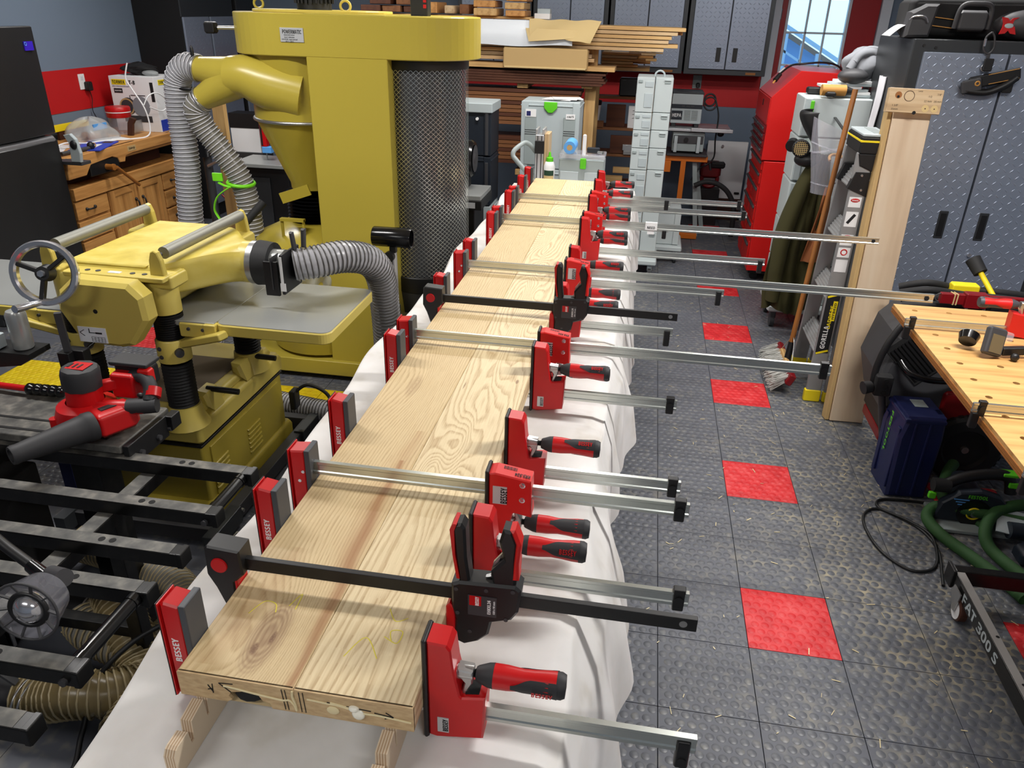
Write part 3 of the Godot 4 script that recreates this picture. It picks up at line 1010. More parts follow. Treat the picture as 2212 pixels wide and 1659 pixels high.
	for a in [[[-0.553, -0.852], [-0.540, -0.882], [-0.520, -0.880], [-0.512, -0.862]], [[-0.497, -0.880], [-0.487, -0.910], [-0.484, -0.874]]]:
		var q: Array = []
		for e in a: q.append(V(e[0], BT + 0.0001, e[1]))
		cr.tube(MB.smooth(q, 6), 0.0011, 5, true, 0.15)
	part("crayon_mark", cr, cy, pl)
	cr = MB.new()
	for a in [[[-0.372, -0.795], [-0.352, -0.838], [-0.322, -0.800]], [[-0.335, -0.905], [-0.318, -0.880], [-0.300, -0.890]], [[-0.325, -0.845], [-0.302, -0.835], [-0.300, -0.860], [-0.318, -0.858], [-0.312, -0.838]]]:
		var q: Array = []
		for e in a: q.append(V(e[0], BT + 0.0001, e[1]))
		cr.tube(MB.smooth(q, 6), 0.0010, 5, true, 0.15)
	part("crayon_mark", cr, cy, pr)
	# glue drop and thread on the cloth
	solo("glue_drop", "small dried drop of glue on the cloth in front of the slab", "glue drop", MB.new().ball(V(-0.352, 0.9335, -0.655), V(0.010, 0.0025, 0.007), 14, 6), M.glue_cream)
	# plywood racks under the slab: notched for the bars
	rack(-0.575, "notched plywood rack under the knotty plank of the slab")
	rack(-0.281, "notched plywood rack under the wavy-grained plank of the slab")

func rack(xc: float, label: String) -> void:
	var t := thing("clamp_rack", label, "clamp rack", V(xc, 0.933, 0.0))
	# profile in (z, y): near end steps down, one notch per lower bar
	var top := 0.071
	var prof: Array = [Vector2(-0.640, 0.0), Vector2(-0.640, 0.042), Vector2(-0.646, 0.050), Vector2(-0.652, 0.052), Vector2(-0.676, 0.052), Vector2(-0.679, 0.026), Vector2(-0.686, 0.026), Vector2(-0.688, 0.060), Vector2(-0.722, 0.066), Vector2(-0.724, 0.030), Vector2(-0.730, 0.030), Vector2(-0.732, top)]
	for z in [-0.79, -1.09, -1.455, -1.85, -2.36, -2.80, -3.24, -3.70, -4.08, -4.33]:
		prof.append_array([Vector2(z + 0.012, top), Vector2(z + 0.011, 0.032), Vector2(z - 0.011, 0.032), Vector2(z - 0.012, top)])
	prof.append(Vector2(-4.40, top)); prof.append(Vector2(-4.40, 0.0))
	var flip := Transform3D(Basis(V(0, 0, 1), V(0, 1, 0), V(-1, 0, 0)), Vector3.ZERO)   # prism x -> world z, prism z -> -x
	var n := 9
	var th := 0.018
	var lt := MB.new().at(flip)
	var dk := MB.new().at(flip)
	for i in n:
		var a := -th * 0.5 + th * i / n
		(lt if i % 2 == 0 else dk).prism(prof, a, a + th / n)
	part("face_ply", lt, M.ply_light, t)
	part("core_ply", dk, M.ply_dark, t)

# ---------- clamps ----------
# One jaw clamp: clamping plane of the sliding head at x = 0, bar along x at y = 0, jaws standing up (+y).
var kc := {}

func clamp_meshes() -> void:
	var b := MB.new()
	# sliding head body
	var poly: Array = [Vector2(0.008, -0.044), Vector2(0.020, -0.047), Vector2(0.090, -0.036), Vector2(0.093, 0.048), Vector2(0.0585, 0.042), Vector2(0.0555, 0.045), Vector2(0.047, 0.090), Vector2(0.043, 0.130), Vector2(0.037, 0.139), Vector2(0.008, 0.141)]
	b.prism(poly, -0.021, 0.021, 0.0025)
	kc.head = b.commit()
	b = MB.new().box(V(0.074, 0.0442, 0), V(0.024, 0.004, 0.026), 0.0)
	kc.slot = b.commit()
	b = MB.new().box(V(0.004, 0.047, 0), V(0.008, 0.194, 0.047), 0.003)
	kc.pad = b.commit()
	# fixed jaw: red body behind the pad at x<0 (clamping face at x = 0)
	b = MB.new()
	b.prism([Vector2(-0.043, -0.044), Vector2(-0.012, -0.047), Vector2(-0.012, 0.136), Vector2(-0.037, 0.141), Vector2(-0.043, 0.136)], -0.0205, 0.0205, 0.003)
	b.box(V(-0.0455, 0.046, 0), V(0.003, 0.186, 0.046), 0.001)
	kc.jaw = b.commit()
	b = MB.new().box(V(-0.006, 0.046, 0), V(0.012, 0.190, 0.047), 0.002)
	kc.jpad = b.commit()
	b = MB.new().box(V(-0.0475, 0.046, 0), V(0.002, 0.188, 0.047), 0.0008)
	kc.jback = b.commit()
	# handle along +x from x = 0
	b = MB.new()
	b.lathe(Vector3.ZERO, Vector3.RIGHT, [Vector2(0, 0), Vector2(0.010, 0.0), Vector2(0.012, 0.003), Vector2(0.0175, 0.018), Vector2(0.0185, 0.026)], 18)
	kc.collar = b.commit()
	b = MB.new()
	b.lathe(Vector3.ZERO, Vector3.RIGHT, [Vector2(0.0195, 0.117), Vector2(0.0195, 0.124), Vector2(0.0165, 0.130), Vector2(0, 0.131)], 18)
	# grey flame on two sides
	for sg in [0.0, PI]:
		var f := func(u: float, v: float) -> Vector3:
			var xx := lerpf(0.052, 0.119, u)
			var half := lerpf(0.25, 1.0, smoothstep(0.0, 0.45, u))
			var a: float = PI * 0.30 + sg + (v - 0.5) * 2.0 * half * 0.85
			var r := 0.0178 + 0.0016 * smoothstep(0.3, 1.0, u) - 0.0012 * sin(u * PI)
			return V(xx, r * sin(a) * 1.035, r * cos(a) * 1.035)
		b.sheet(f, 12, 8)
	kc.grip = b.commit()
	b = MB.new()
	b.lathe(Vector3.ZERO, Vector3.RIGHT, [Vector2(0.0183, 0.026), Vector2(0.0182, 0.045), Vector2(0.0160, 0.068), Vector2(0.0168, 0.085), Vector2(0.0190, 0.105), Vector2(0.0193, 0.117)], 18)
	kc.handle = b.commit()
	b = MB.new()
	var pr: Array = [Vector2(0, 0)]
	for i in 9:
		pr.append(Vector2(0.0052, 0.003 * i)); pr.append(Vector2(0.0066, 0.003 * i + 0.0015))
	pr.append(Vector2(0, 0.027))
	b.lathe(Vector3.ZERO, Vector3.RIGHT, pr, 10, 10.0)
	kc.spindle = b.commit()
	# bracket: cast lever that carries the spindle nut
	b = MB.new()
	b.prism([Vector2(0.054, 0.034), Vector2(0.063, 0.034), Vector2(0.066, 0.050), Vector2(0.072, 0.062), Vector2(0.072, 0.084), Vector2(0.050, 0.086), Vector2(0.050, 0.075), Vector2(0.060, 0.062)], -0.011, 0.011, 0.002)
	b.cyl(V(0.046, 0.074, 0), V(0.072, 0.074, 0), 0.0115, -1, 14)
	kc.bracket = b.commit()
	# end stop
	b = MB.new()
	b.box(V(0, 0.0175, 0), V(0.022, 0.010, 0.016), 0.002)
	b.box(V(0, -0.0195, 0), V(0.020, 0.012, 0.016), 0.002)
	b.box(V(0, 0, 0.0058), V(0.020, 0.036, 0.0035), 0.001)
	b.cyl(V(0, 0, 0.006), V(0, 0, 0.0105), 0.008, -1, 14)
	kc.stop = b.commit()
	b = MB.new().box(V(0, -0.020, 0), V(0.020, 0.055, 0.016), 0.003)
	b.cyl(V(0, -0.03, 0.007), V(0, -0.03, 0.0095), 0.006, -1, 12)
	kc.stop_drop = b.commit()
	b = MB.new().box(V(0, 0, 0), V(0.030, 0.018, 0.0012), 0.0)
	kc.plate = b.commit()
	b = MB.new()
	for y in [0.008, -0.026]:
		b.lathe(V(0.074, y, -0.0205), V(0, 0, -1), [Vector2(0.0062, 0), Vector2(0.0058, 0.002), Vector2(0.003, 0.003), Vector2(0, 0.0025)], 12)
	kc.screw = b.commit()
	b = MB.new()
	for y in [0.004, 0.026]:
		b.lathe(V(-0.024 - (y - 0.004) * 0.4 + 0.006, y - 0.002, -0.0200), V(0, 0, -1), [Vector2(0.004, 0), Vector2(0.0036, 0.0015), Vector2(0, 0.0018)], 10)
	kc.jscrew = b.commit()

func bar_mesh(x0: float, x1: float, hole: bool) -> ArrayMesh:
	# rolled I-like bar: 29 mm tall, hollow flanks
	var p: Array = []
	var half := [Vector2(0.0047, 0.0145), Vector2(0.0047, 0.0085), Vector2(0.0030, 0.0060), Vector2(0.0030, -0.0060), Vector2(0.0047, -0.0085), Vector2(0.0047, -0.0145)]
	for q in half: p.append(q)
	for i in range(half.size() - 1, -1, -1): p.append(Vector2(-half[i].x, half[i].y))
	var b := MB.new()
	b.at(Transform3D(Basis(V(0, 0, -1), V(0, 1, 0), V(1, 0, 0)), Vector3.ZERO))
	b.prism(p, x0, x1, 0.0006)
	b.home()
	if hole: b.ring(V(x1 - 0.022, 0, 0.0028), Vector3.BACK, 0.0085, 0.0012, 16, 5)
	return b.commit()

# place one parallel-jaw clamp; over = bar above the slab (turned over), reach = world x of the bar's free end
func kclamp(z: float, over: bool, reach: float, label: String, stop := 1, hx := 0.078, hturn := 0.0, tail := 0.0) -> Node3D:
	var yb := 1.0785 if over else 0.9885
	var t := thing("bar_clamp", label, "clamp", V(XR, yb, z), 0.0, "parallel-jaw bar clamps along the slab")
	if over: t.rotation.x = PI
	var span := XR - XL
	inst("bar", bar_mesh(-span - 0.030, reach - XR, tail > 0.0), M.zinc, t)
	if tail > 0.0: inst("bar_hole", MB.new().cyl(V(reach - XR - 0.022, 0, -0.0050), V(reach - XR - 0.022, 0, 0.0050), 0.0078, -1, 14).commit(), M.black_matte, t)
	var shift := Transform3D(Basis(), V(-span, 0, 0))
	var j := inst("fixed_jaw", kc.jaw, M.red, t, shift)
	inst("screw", kc.jscrew, M.chrome, j)
	inst("back_pad", kc.jback, M.black, j)
	words("lettering", "BESSEY", 0.0105, 0.046, fr(V(-0.029, 0.050, 0.0208), V(0, 1, 0), V(0, 0, 1)), M.white, j)
	inst("jaw_pad", kc.jpad, M.pad, t, shift)
	var h := inst("sliding_head", kc.head, M.red if not over else M.red_light, t)
	inst("slot", kc.slot, M.black_matte, h)
	inst("screw", kc.screw, M.chrome, h)
	var pl := inst("name_plate", kc.plate, M.label_silver, h, Transform3D(Basis(V(0, 1, 0), V(-1, 0, 0), V(0, 0, 1)), V(0.030, -0.018, 0.0214)))
	pl.scale = Vector3(1, 0.95, 1)
	words("lettering", "BESSEY", 0.008, 0.024, fr(V(0.0335, -0.018, 0.0222), V(0, 1, 0), V(0, 0, 1)), M.ink, h)
	# big plate on the other flank, upright when the clamp is turned over
	var bp := inst("name_plate", kc.plate, M.label_silver, h, Transform3D(Basis(V(0, -1, 0) * 1.35, V(-1, 0, 0) * 1.55, V(0, 0, -1)), V(0.030, 0.002, -0.0214)))
	words("lettering", "BESSEY", 0.013, 0.036, fr(V(0.038, 0.002, -0.0222), V(0, -1, 0), V(0, 0, -1)), M.ink, h)
	if over:
		words("lettering", "KR3.524", 0.010, 0.030, fr(V(0.072, -0.0405, -0.009), V(-1, 0, 0), V(0.12, -1, 0)), M.ink, h)
		var bc := MB.new()
		for i in 12: bc.box(V(0.034 + 0.0022 * i, -0.0455 + 0.00035 * i, 0.008), V(0.0008 if i % 3 else 0.0014, 0.0008, 0.010))
		part("barcode", bc, M.ink, h)
	inst("head_pad", kc.pad, M.black, t)
	inst("bracket", kc.bracket, M.steel, t)
	inst("spindle", kc.spindle, M.black, t, Transform3D(Basis(), V(hx - 0.024, 0.074, 0)))
	var hd := inst("handle", kc.handle, M.red, t, Transform3D(Basis(V(1, 0, 0), hturn), V(hx, 0.074, 0)))
	inst("grip", kc.grip, M.grip, hd)
	inst("grip_collar", kc.collar, M.grip, hd)
	words("lettering", "BESSEY", 0.009, 0.030, fr(V(0.098, 0.0145, 0.0155), V(1, 0, 0), V(0, 0.68, 0.72)), M.red, hd)
	if stop == 1: inst("end_stop", kc.stop if not over else kc.stop, M.black, t, Transform3D(Basis(V(1, 0, 0), PI if over else 0.0), V(reach - XR - 0.018, 0, 0)))
	if stop == 2: inst("end_stop", kc.stop_drop, M.black, t, Transform3D(Basis(V(1, 0, 0), PI if over else 0.0), V(reach - XR - 0.018, 0, 0)))
	return t

func trigger(z: float, label: String) -> void:
	var t := thing("trigger_clamp", label, "clamp", V(XR, 1.088, z), 0.0, "black one-handed trigger clamps over the slab")
	var span := XR - XL
	var b := MB.new()
	b.box(V((-span - 0.03 + 0.392) * 0.5, 0, 0), V(0.392 + span + 0.03, 0.0245, 0.011), 0.0012)
	part("bar", b, M.black, t)
	part("bar_hole", MB.new().cyl(V(0.371, 0.001, -0.0062), V(0.371, 0.001, 0.0062), 0.0062, -1, 14), M.steel, t)
	# fixed jaw hanging over the left edge
	b = MB.new()
	b.prism([Vector2(-span - 0.052, -0.020), Vector2(-span - 0.050, 0.034), Vector2(-span - 0.044, 0.040), Vector2(-span + 0.012, 0.036), Vector2(-span + 0.014, -0.012), Vector2(-span - 0.004, -0.030), Vector2(-span - 0.006, -0.105), Vector2(-span - 0.020, -0.105), Vector2(-span - 0.040, -0.045)], -0.020, 0.020, 0.003)
	var j := part("fixed_jaw", b, M.black, t)
	part("release_button", MB.new().cyl(V(-span - 0.026, 0.004, 0.0185), V(-span - 0.026, 0.004, 0.0225), 0.0150, 0.0138, 22), M.red, j)
	part("jaw_pad", MB.new().box(V(-span - 0.003, -0.060, 0), V(0.006, 0.075, 0.036), 0.002), M.red, t)
	# body
	b = MB.new()
	b.prism([Vector2(0.010, 0.030), Vector2(0.022, 0.036), Vector2(0.112, 0.040), Vector2(0.121, 0.032), Vector2(0.117, -0.012), Vector2(0.106, -0.030), Vector2(0.075, -0.040), Vector2(0.070, -0.066), Vector2(0.052, -0.084), Vector2(0.030, -0.094), Vector2(0.012, -0.086), Vector2(0.016, -0.040), Vector2(0.010, -0.020)], -0.019, 0.019, 0.004)
	var body := part("body", b, M.black, t)
	b = MB.new()
	for q in [[0.018, 0.022], [0.108, 0.030], [0.020, -0.026], [0.098, -0.028], [0.040, -0.062], [0.066, 0.026]]: b.cyl(V(q[0], q[1], 0.0185), V(q[0], q[1], 0.0200), 0.0036, -1, 10)
	part("screw", b, M.charcoal, body)
	part("label_plate", MB.new().box(V(0.060, -0.006, 0.0194), V(0.046, 0.040, 0.0012)), M.charcoal, body)
	part("label_flag", MB.new().box(V(0.049, 0.004, 0.0202), V(0.019, 0.019, 0.0008)), M.red, body)
	words("lettering", "BESSEY", 0.006, 0.017, fr(V(0.052, 0.004, 0.0208), V(0, 1, 0), V(0, 0, 1)), M.white, body)
	words("lettering", "EHKXL24", 0.0055, 0.028, fr(V(0.071, -0.006, 0.0202), V(0, 1, 0), V(0, 0, 1)), M.white, body)
	words("lettering", "600 x 90 mm", 0.0035, 0.026, fr(V(0.079, -0.006, 0.0202), V(0, 1, 0), V(0, 0, 1)), M.white, body, false)
	part("sliding_pad", MB.new().prism([Vector2(0.0, -0.105), Vector2(0.010, -0.110), Vector2(0.016, -0.070), Vector2(0.014, -0.020), Vector2(0.006, -0.012), Vector2(0.0, -0.020)], -0.017, 0.017, 0.002), M.red, t)
	# fixed handle (outer) and trigger lever
	b = MB.new()
	b.prism([Vector2(0.076, 0.030), Vector2(0.112, 0.036), Vector2(0.110, 0.080), Vector2(0.112, 0.118), Vector2(0.104, 0.140), Vector2(0.090, 0.142), Vector2(0.084, 0.118), Vector2(0.092, 0.085), Vector2(0.072, 0.060)], -0.015, 0.015, 0.004)
	part("handle", b, M.black, t)
	b = MB.new()
	b.prism([Vector2(0.103, 0.046), Vector2(0.116, 0.048), Vector2(0.115, 0.080), Vector2(0.118, 0.116), Vector2(0.108, 0.143), Vector2(0.100, 0.141), Vector2(0.109, 0.116), Vector2(0.106, 0.080)], -0.0155, 0.0155, 0.004)
	part("handle_grip", b, M.red_light, t)
	b = MB.new()
	b.prism([Vector2(0.022, 0.030), Vector2(0.040, 0.030), Vector2(0.034, 0.080), Vector2(0.032, 0.135), Vector2(0.026, 0.144), Vector2(0.016, 0.142), Vector2(0.012, 0.132), Vector2(0.016, 0.080)], -0.015, 0.015, 0.004)
	part("trigger_lever", b, M.black, t)
	b = MB.new()
	b.prism([Vector2(0.018, 0.040), Vector2(0.023, 0.040), Vector2(0.016, 0.085), Vector2(0.015, 0.130), Vector2(0.019, 0.143), Vector2(0.013, 0.143), Vector2(0.008, 0.132), Vector2(0.012, 0.085)], -0.0155, 0.0155, 0.002)
	part("trigger_grip", b, M.red, t)
	part("release_lever", MB.new().prism([Vector2(0.062, 0.040), Vector2(0.070, 0.044), Vector2(0.074, 0.070), Vector2(0.088, 0.090), Vector2(0.080, 0.062), Vector2(0.074, 0.040)], -0.004, 0.004, 0.001), M.steel, t)

func build_clamps() -> void:
	clamp_meshes()
	kclamp(-0.790, false, 0.155, "nearest bar clamp, under the near end of the slab beside the notched rack", 2, 0.076, 0.9)
	trigger(-0.925, "black trigger clamp over the slab, the nearer one behind the first bar clamp")
	kclamp(-1.095, false, 0.155, "bar clamp under the slab whose red head stands behind the nearer trigger clamp", 1, 0.080, 0.3)
	kclamp(-1.240, true, 0.150, "nearest bar clamp laid over the slab, with big silver name plate and screws", 1, 0.078, 0.0)
	kclamp(-1.455, false, 0.150, "bar clamp under the slab just behind the nearest over-slab clamp with name plate", 1, 0.080, -0.2)
	kclamp(-1.850, false, 0.150, "bar clamp under the slab standing in front of the second over-slab clamp", 1, 0.078, -0.2)
	kclamp(-1.965, true, 0.547, "second over-slab bar clamp, its long bar ending before the broom and ladder", 1, 0.078, 0.4)
	kclamp(-2.365, false, 0.148, "bar clamp under the slab with its red head behind the farther trigger clamp", 2, 0.078, 0.3)
	trigger(-2.248, "black trigger clamp over the slab, the farther one halfway down the row")
	kclamp(-2.650, true, 1.010, "over-slab bar clamp with the longest reach, its bar end at the leaning timber", 0, 0.078, 0.2, 1.0)
	kclamp(-2.800, false, 0.343, "bar clamp under the slab directly behind the longest over-slab bar", 2, 0.078, 0.0)
	kclamp(-3.250, false, 0.545, "bar clamp under the slab in front of the bar with the paper tag", 2, 0.078, 0.2)
	var tg := kclamp(-3.370, true, 1.010, "over-slab long bar clamp with a paper tag taped round its bar", 0, 0.078, 0.2, 1.0)
	var tape := MB.new().box(V(0.305, -0.002, 0), V(0.052, 0.034, 0.0125), 0.001)
	tape.box(V(0.305, 0.024, 0), V(0.030, 0.022, 0.0015))
	var tp := part("paper_tag", tape, M.white, tg)
	words("lettering", "NEED", 0.011, 0.034, fr(V(0.305, 0.004, -0.0066), V(1, 0, 0), V(0, 0, -1)), M.ink, tp)
	kclamp(-3.695, false, 0.150, "bar clamp under the slab between the tagged clamp and the far over-slab clamp", 2, 0.078, 0.1)
	kclamp(-3.810, true, 0.150, "farthest over-slab bar clamp, with a short bar and black end stop", 1, 0.078, 0.0)
	kclamp(-4.080, false, 0.556, "second bar clamp from the far end of the slab, under it", 1, 0.078, 0.1)
	kclamp(-4.320, false, 0.556, "farthest bar clamp, under the far end of the slab before the grey cases", 1, 0.078, 0.0)

# ---------- dust collector ----------
func stadium(x0: float, x1: float, z0: float, z1: float, r: float, k := 10) -> Array:
	var p: Array = []
	for c in [[x1 - r, z1 - r, 0.0], [x0 + r, z1 - r, 0.5 * PI], [x0 + r, z0 + r, PI], [x1 - r, z0 + r, 1.5 * PI]]:
		for i in k + 1:
			var a: float = c[2] + 0.5 * PI * i / k
			p.append(Vector2(c[0] + r * cos(a), c[1] + r * sin(a)))
	return p

# plan polygon in (x, z) raised from y0 to y1
func raise(b: MB, poly: Array, y0: float, y1: float, c := 0.0) -> void:
	var q: Array = []
	for p in poly: q.append(Vector2(p.x, -p.y))
	var keep := b.x
	b.x = keep * Transform3D(Basis(V(1, 0, 0), V(0, 0, -1), V(0, 1, 0)), Vector3.ZERO)
	b.prism(q, y0, y1, c)
	b.x = keep

func build_collector() -> void:
	var t := thing("dust_collector", "tall yellow cyclone dust collector with a black mesh filter cylinder", "dust collector", V(-1.45, 0, -4.0))
	var o := V(1.45, 0, 4.0)
	var mk := func() -> MB:
		var q := MB.new()
		q.mv(o)
		return q
	var b: MB = mk.call()
	b.box(V(-1.42, 0.95, -3.83), V(0.40, 1.86, 0.25), 0.004)
	part("column", b, M.yellow, t)
	b = mk.call()
	raise(b, stadium(-2.085, -0.845, -4.31, -3.703, 0.30, 12), 1.692, 1.878, 0.004)
	var drum := part("blower_housing", b, M.yellow, t)
	b = mk.call()
	raise(b, stadium(-1.98, -1.30, -4.24, -3.78, 0.2, 8), 1.878, 1.892, 0.003)
	part("top_plate", b, M.yellow_pale, drum)
	b = mk.call()
	b.box(V(-1.678, 1.786, -3.7005), V(0.116, 0.062, 0.004), 0.001)
	var lp := part("name_plate", b, M.label_silver, drum)
	words("lettering", "POWERMATIC", 0.017, 0.094, fr(o + V(-1.676, 1.800, -3.698), V(1, 0, 0), V(0, 0, 1)), M.ink, lp)
	for i in 4: words("lettering", ["Model 2200 Cyclone", "Dust Collection", "CAUTION: read manual", "HP 3  230 V"][i], 0.006, 0.0, fr(o + V(-1.69, 1.785 - 0.009 * i, -3.698), V(1, 0, 0), V(0, 0, 1)), M.ink, lp, false)
	b = mk.call()
	b.ring(V(-1.95, 1.915, -3.95), V(0.3, 0, 1), 0.022, 0.006, 18, 6)
	part("eye_bolt", b, M.yellow, drum)
	b = mk.call()
	b.ring(V(-1.50, 1.912, -3.95), V(0.3, 0, 1), 0.024, 0.006, 18, 6)
	part("eye_bolt", b, M.yellow_pale, drum)
	# motor with cooling fins
	b = mk.call()
	b.cyl(V(-1.68, 1.89, -4.0), V(-1.68, 2.20, -4.0), 0.085, -1, 24)
	for i in 24:
		var a := TAU * i / 24
		b.box(V(-1.68 + 0.092 * cos(a), 2.06, -4.0 + 0.092 * sin(a)), V(0.008, 0.28, 0.008))
	part("motor", b, M.black, drum)
	b = mk.call()
	b.box(V(-1.13, 1.925, -3.98), V(0.085, 0.10, 0.07), 0.006)
	var sw := part("switch_box", b, M.black, drum)
	b = mk.call()
	b.box(V(-1.10, 1.92, -3.944), V(0.014, 0.016, 0.004))
	b.box(V(-1.10, 1.945, -3.944), V(0.014, 0.016, 0.004))
	part("rocker_switch", b, M.red, sw)
	# magnetic remote arm on the left side
	b = mk.call()
	b.cyl(V(-2.07, 1.80, -3.95), V(-2.17, 1.80, -3.92), 0.010, -1, 10)
	part("side_bolt", b, M.steel, drum)
	b = mk.call()
	b.box(V(-2.20, 1.80, -3.91), V(0.06, 0.055, 0.05), 0.01)
	part("bolt_cap", b, M.black, drum)
	# cyclone barrel and cone
	var ax := V(-1.76, 0, -4.0)
	b = mk.call()
	b.lathe(ax, Vector3.UP, [Vector2(0.272, 1.385), Vector2(0.272, 1.70)], 40)
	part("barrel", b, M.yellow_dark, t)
	b = mk.call()
	b.lathe(ax, Vector3.UP, [Vector2(0.0, 1.02), Vector2(0.125, 1.02), Vector2(0.128, 1.05), Vector2(0.268, 1.375), Vector2(0.272, 1.385)], 40)
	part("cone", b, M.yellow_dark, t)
	b = mk.call()
	b.ring(ax + V(0, 1.382, 0), Vector3.UP, 0.274, 0.009, 44, 8)
	part("clamp_band", b, M.steel, t)
	# side inlet: big elbow into a two-way branch
	b = mk.call()
	b.tube(MB.smooth([V(-1.70, 1.51, -3.83), V(-1.86, 1.55, -3.80), V(-1.97, 1.585, -3.80), V(-2.06, 1.585, -3.81)], 6), [0.13, 0.13, 0.128, 0.126, 0.124, 0.122, 0.12, 0.117, 0.114, 0.112, 0.11, 0.107, 0.104, 0.102, 0.10, 0.098, 0.097, 0.096, 0.096], 24, true)
	var el := part("inlet_elbow", b, M.yellow, t)
	b = mk.call()
	b.cyl(V(-2.03, 1.585, -3.81), V(-2.27, 1.612, -3.84), 0.094, 0.056, 22)
	b.cyl(V(-2.04, 1.575, -3.81), V(-2.25, 1.468, -3.80), 0.094, 0.056, 22)
	part("branch_wye", b, M.yellow, t)
	b = mk.call()
	b.ring(V(-2.262, 1.612, -3.84), V(-0.99, 0.11, -0.1), 0.060, 0.008, 24, 6)
	b.ring(V(-2.245, 1.468, -3.80), V(-0.9, -0.46, 0.05), 0.060, 0.008, 24, 6)
	part("hose_clip", b, M.steel, t)
	b = mk.call()
	b.ball(V(-2.27, 1.685, -3.82), V(0.010, 0.035, 0.008), 10, 7)
	b.ball(V(-2.30, 1.520, -3.76), V(0.035, 0.010, 0.008), 10, 7)
	part("clip_key", b, M.black, t)
	# flexible collar, lid, drum
	b = mk.call()
	var pr: Array = []
	for i in 9:
		pr.append(Vector2(0.13, 0.84 + 0.019 * i)); pr.append(Vector2(0.158, 0.8495 + 0.019 * i))
	b.lathe(ax, Vector3.UP, pr, 36, 20.0)
	part("bellows_collar", b, M.black_gloss, t)
	b = mk.call()
	b.lathe(ax, Vector3.UP, [Vector2(0, 0.845), Vector2(0.16, 0.845), Vector2(0.335, 0.765), Vector2(0.345, 0.755), Vector2(0.345, 0.725), Vector2(0.32, 0.72)], 44)
	var lid := part("drum_lid", b, M.yellow_dark, t)
	b = mk.call()
	for q in [-1.86, -1.74]: b.box(V(q, 0.835, -3.76), V(0.012, 0.12, 0.012))
	b.box(V(-1.80, 0.89, -3.76), V(0.132, 0.014, 0.03))
	part("lid_handle", b, M.yellow_dark, lid)
	b = mk.call()
	b.bar(V(-1.83, 1.01, -3.72), V(-1.68, 1.06, -3.74), 0.012, 0.055)
	part("lever_bracket", b, M.yellow_dark, t)
	b = mk.call()
	b.tube([V(-1.90, 1.00, -3.66), V(-1.98, 0.90, -3.58), V(-2.10, 0.74, -3.48)], 0.021, 12)
	part("lift_lever", b, M.rubber, t)
	b = mk.call()
	b.lathe(ax, Vector3.UP, [Vector2(0, 0.14), Vector2(0.305, 0.14), Vector2(0.31, 0.20), Vector2(0.31, 0.40), Vector2(0.318, 0.41), Vector2(0.31, 0.42), Vector2(0.31, 0.72), Vector2(0.0, 0.72)], 44)
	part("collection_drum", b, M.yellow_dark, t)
	var f := func(u: float, v: float) -> Vector3:
		var a := lerpf(0.1, PI + 0.9, u)
		var r := 0.338 + 0.014 * sin(a * 17.0 + v * 3.0) + 0.010 * sin(a * 31.0 - v * 9.0) - 0.02 * v
		return o + ax + V(r * cos(a), lerpf(0.735, 0.52, v) + 0.02 * sin(a * 5.0) * v, r * sin(a))
	b = MB.new().sheet(f, 110, 8)
	part("bag_liner", b, M.clear_bag, t)
	b = mk.call()
	b.box(V(-1.68, 0.075, -4.0), V(0.92, 0.09, 0.64), 0.008)
	part("base_tray", b, M.yellow, t)
	for q in [[-2.06, -3.74], [-1.30, -3.74], [-2.06, -4.24], [-1.30, -4.24]]:
		b = mk.call()
		b.cyl(V(q[0], 0.0, q[1]), V(q[0], 0.035, q[1]), 0.03, -1, 14)
		part("foot", b, M.rubber, t)
	# filter cylinder with expanded-metal guard
	var fx := V(-1.145, 0, -4.0)
	b = mk.call()
	b.lathe(fx, Vector3.UP, [Vector2(0, 0.62), Vector2(0.226, 0.62), Vector2(0.226, 1.66), Vector2(0, 1.66)], 48)
	var fl := part("filter_core", b, M.charcoal, t)
	b = mk.call()
	b.lathe(fx, Vector3.UP, [Vector2(0.240, 1.645), Vector2(0.243, 1.650), Vector2(0.243, 1.692), Vector2(0.2, 1.692)], 48)
	b.lathe(fx, Vector3.UP, [Vector2(0.0, 0.53), Vector2(0.236, 0.53), Vector2(0.243, 0.54), Vector2(0.243, 0.615), Vector2(0.238, 0.62), Vector2(0.2, 0.62)], 48)
	part("filter_rim", b, M.black, t)
	b = mk.call()
	b.lathe(fx, Vector3.UP, [Vector2(0.10, 0.36), Vector2(0.20, 0.40), Vector2(0.236, 0.53)], 40)
	part("dust_pan", b, M.charcoal, t)
	b = MB.new()
	var K := 118
	var R := 0.2405
	var rows := 92
	var y0 := 0.622
	var dy := (1.647 - y0) / rows
	for r in rows:
		for i in K:
			if i % 2 != r % 2: continue
			for sg in [-1, 1]:
				var a0 := TAU * i / K
				var a1: float = TAU * (i + sg) / K
				if sin((a0 + a1) * 0.5) < -0.35: continue   # the far side cannot be seen past the column
				var p := o + fx + V(R * cos(a0), y0 + r * dy, R * sin(a0))
				var q := o + fx + V(R * cos(a1), y0 + (r + 1) * dy, R * sin(a1))
				var nn := V(cos(a0), 0, sin(a0))
				var sd := (q - p).cross(nn).normalized() * 0.0013
				b.quad(p - sd, p + sd, q + sd, q - sd, nn)
	var mg := part("mesh_guard", b, M.zinc, fl)
	mg.set_meta("kind", "stuff")
	# duct under the filter
	b = mk.call()
	b.hose([V(-1.06, 0.42, -3.80), V(-1.02, 0.30, -3.74), V(-1.02, 0.12, -3.70)], 0.055, 0.022, 0.006, 16)
	part("drain_hose", b, M.hose_dust, t)
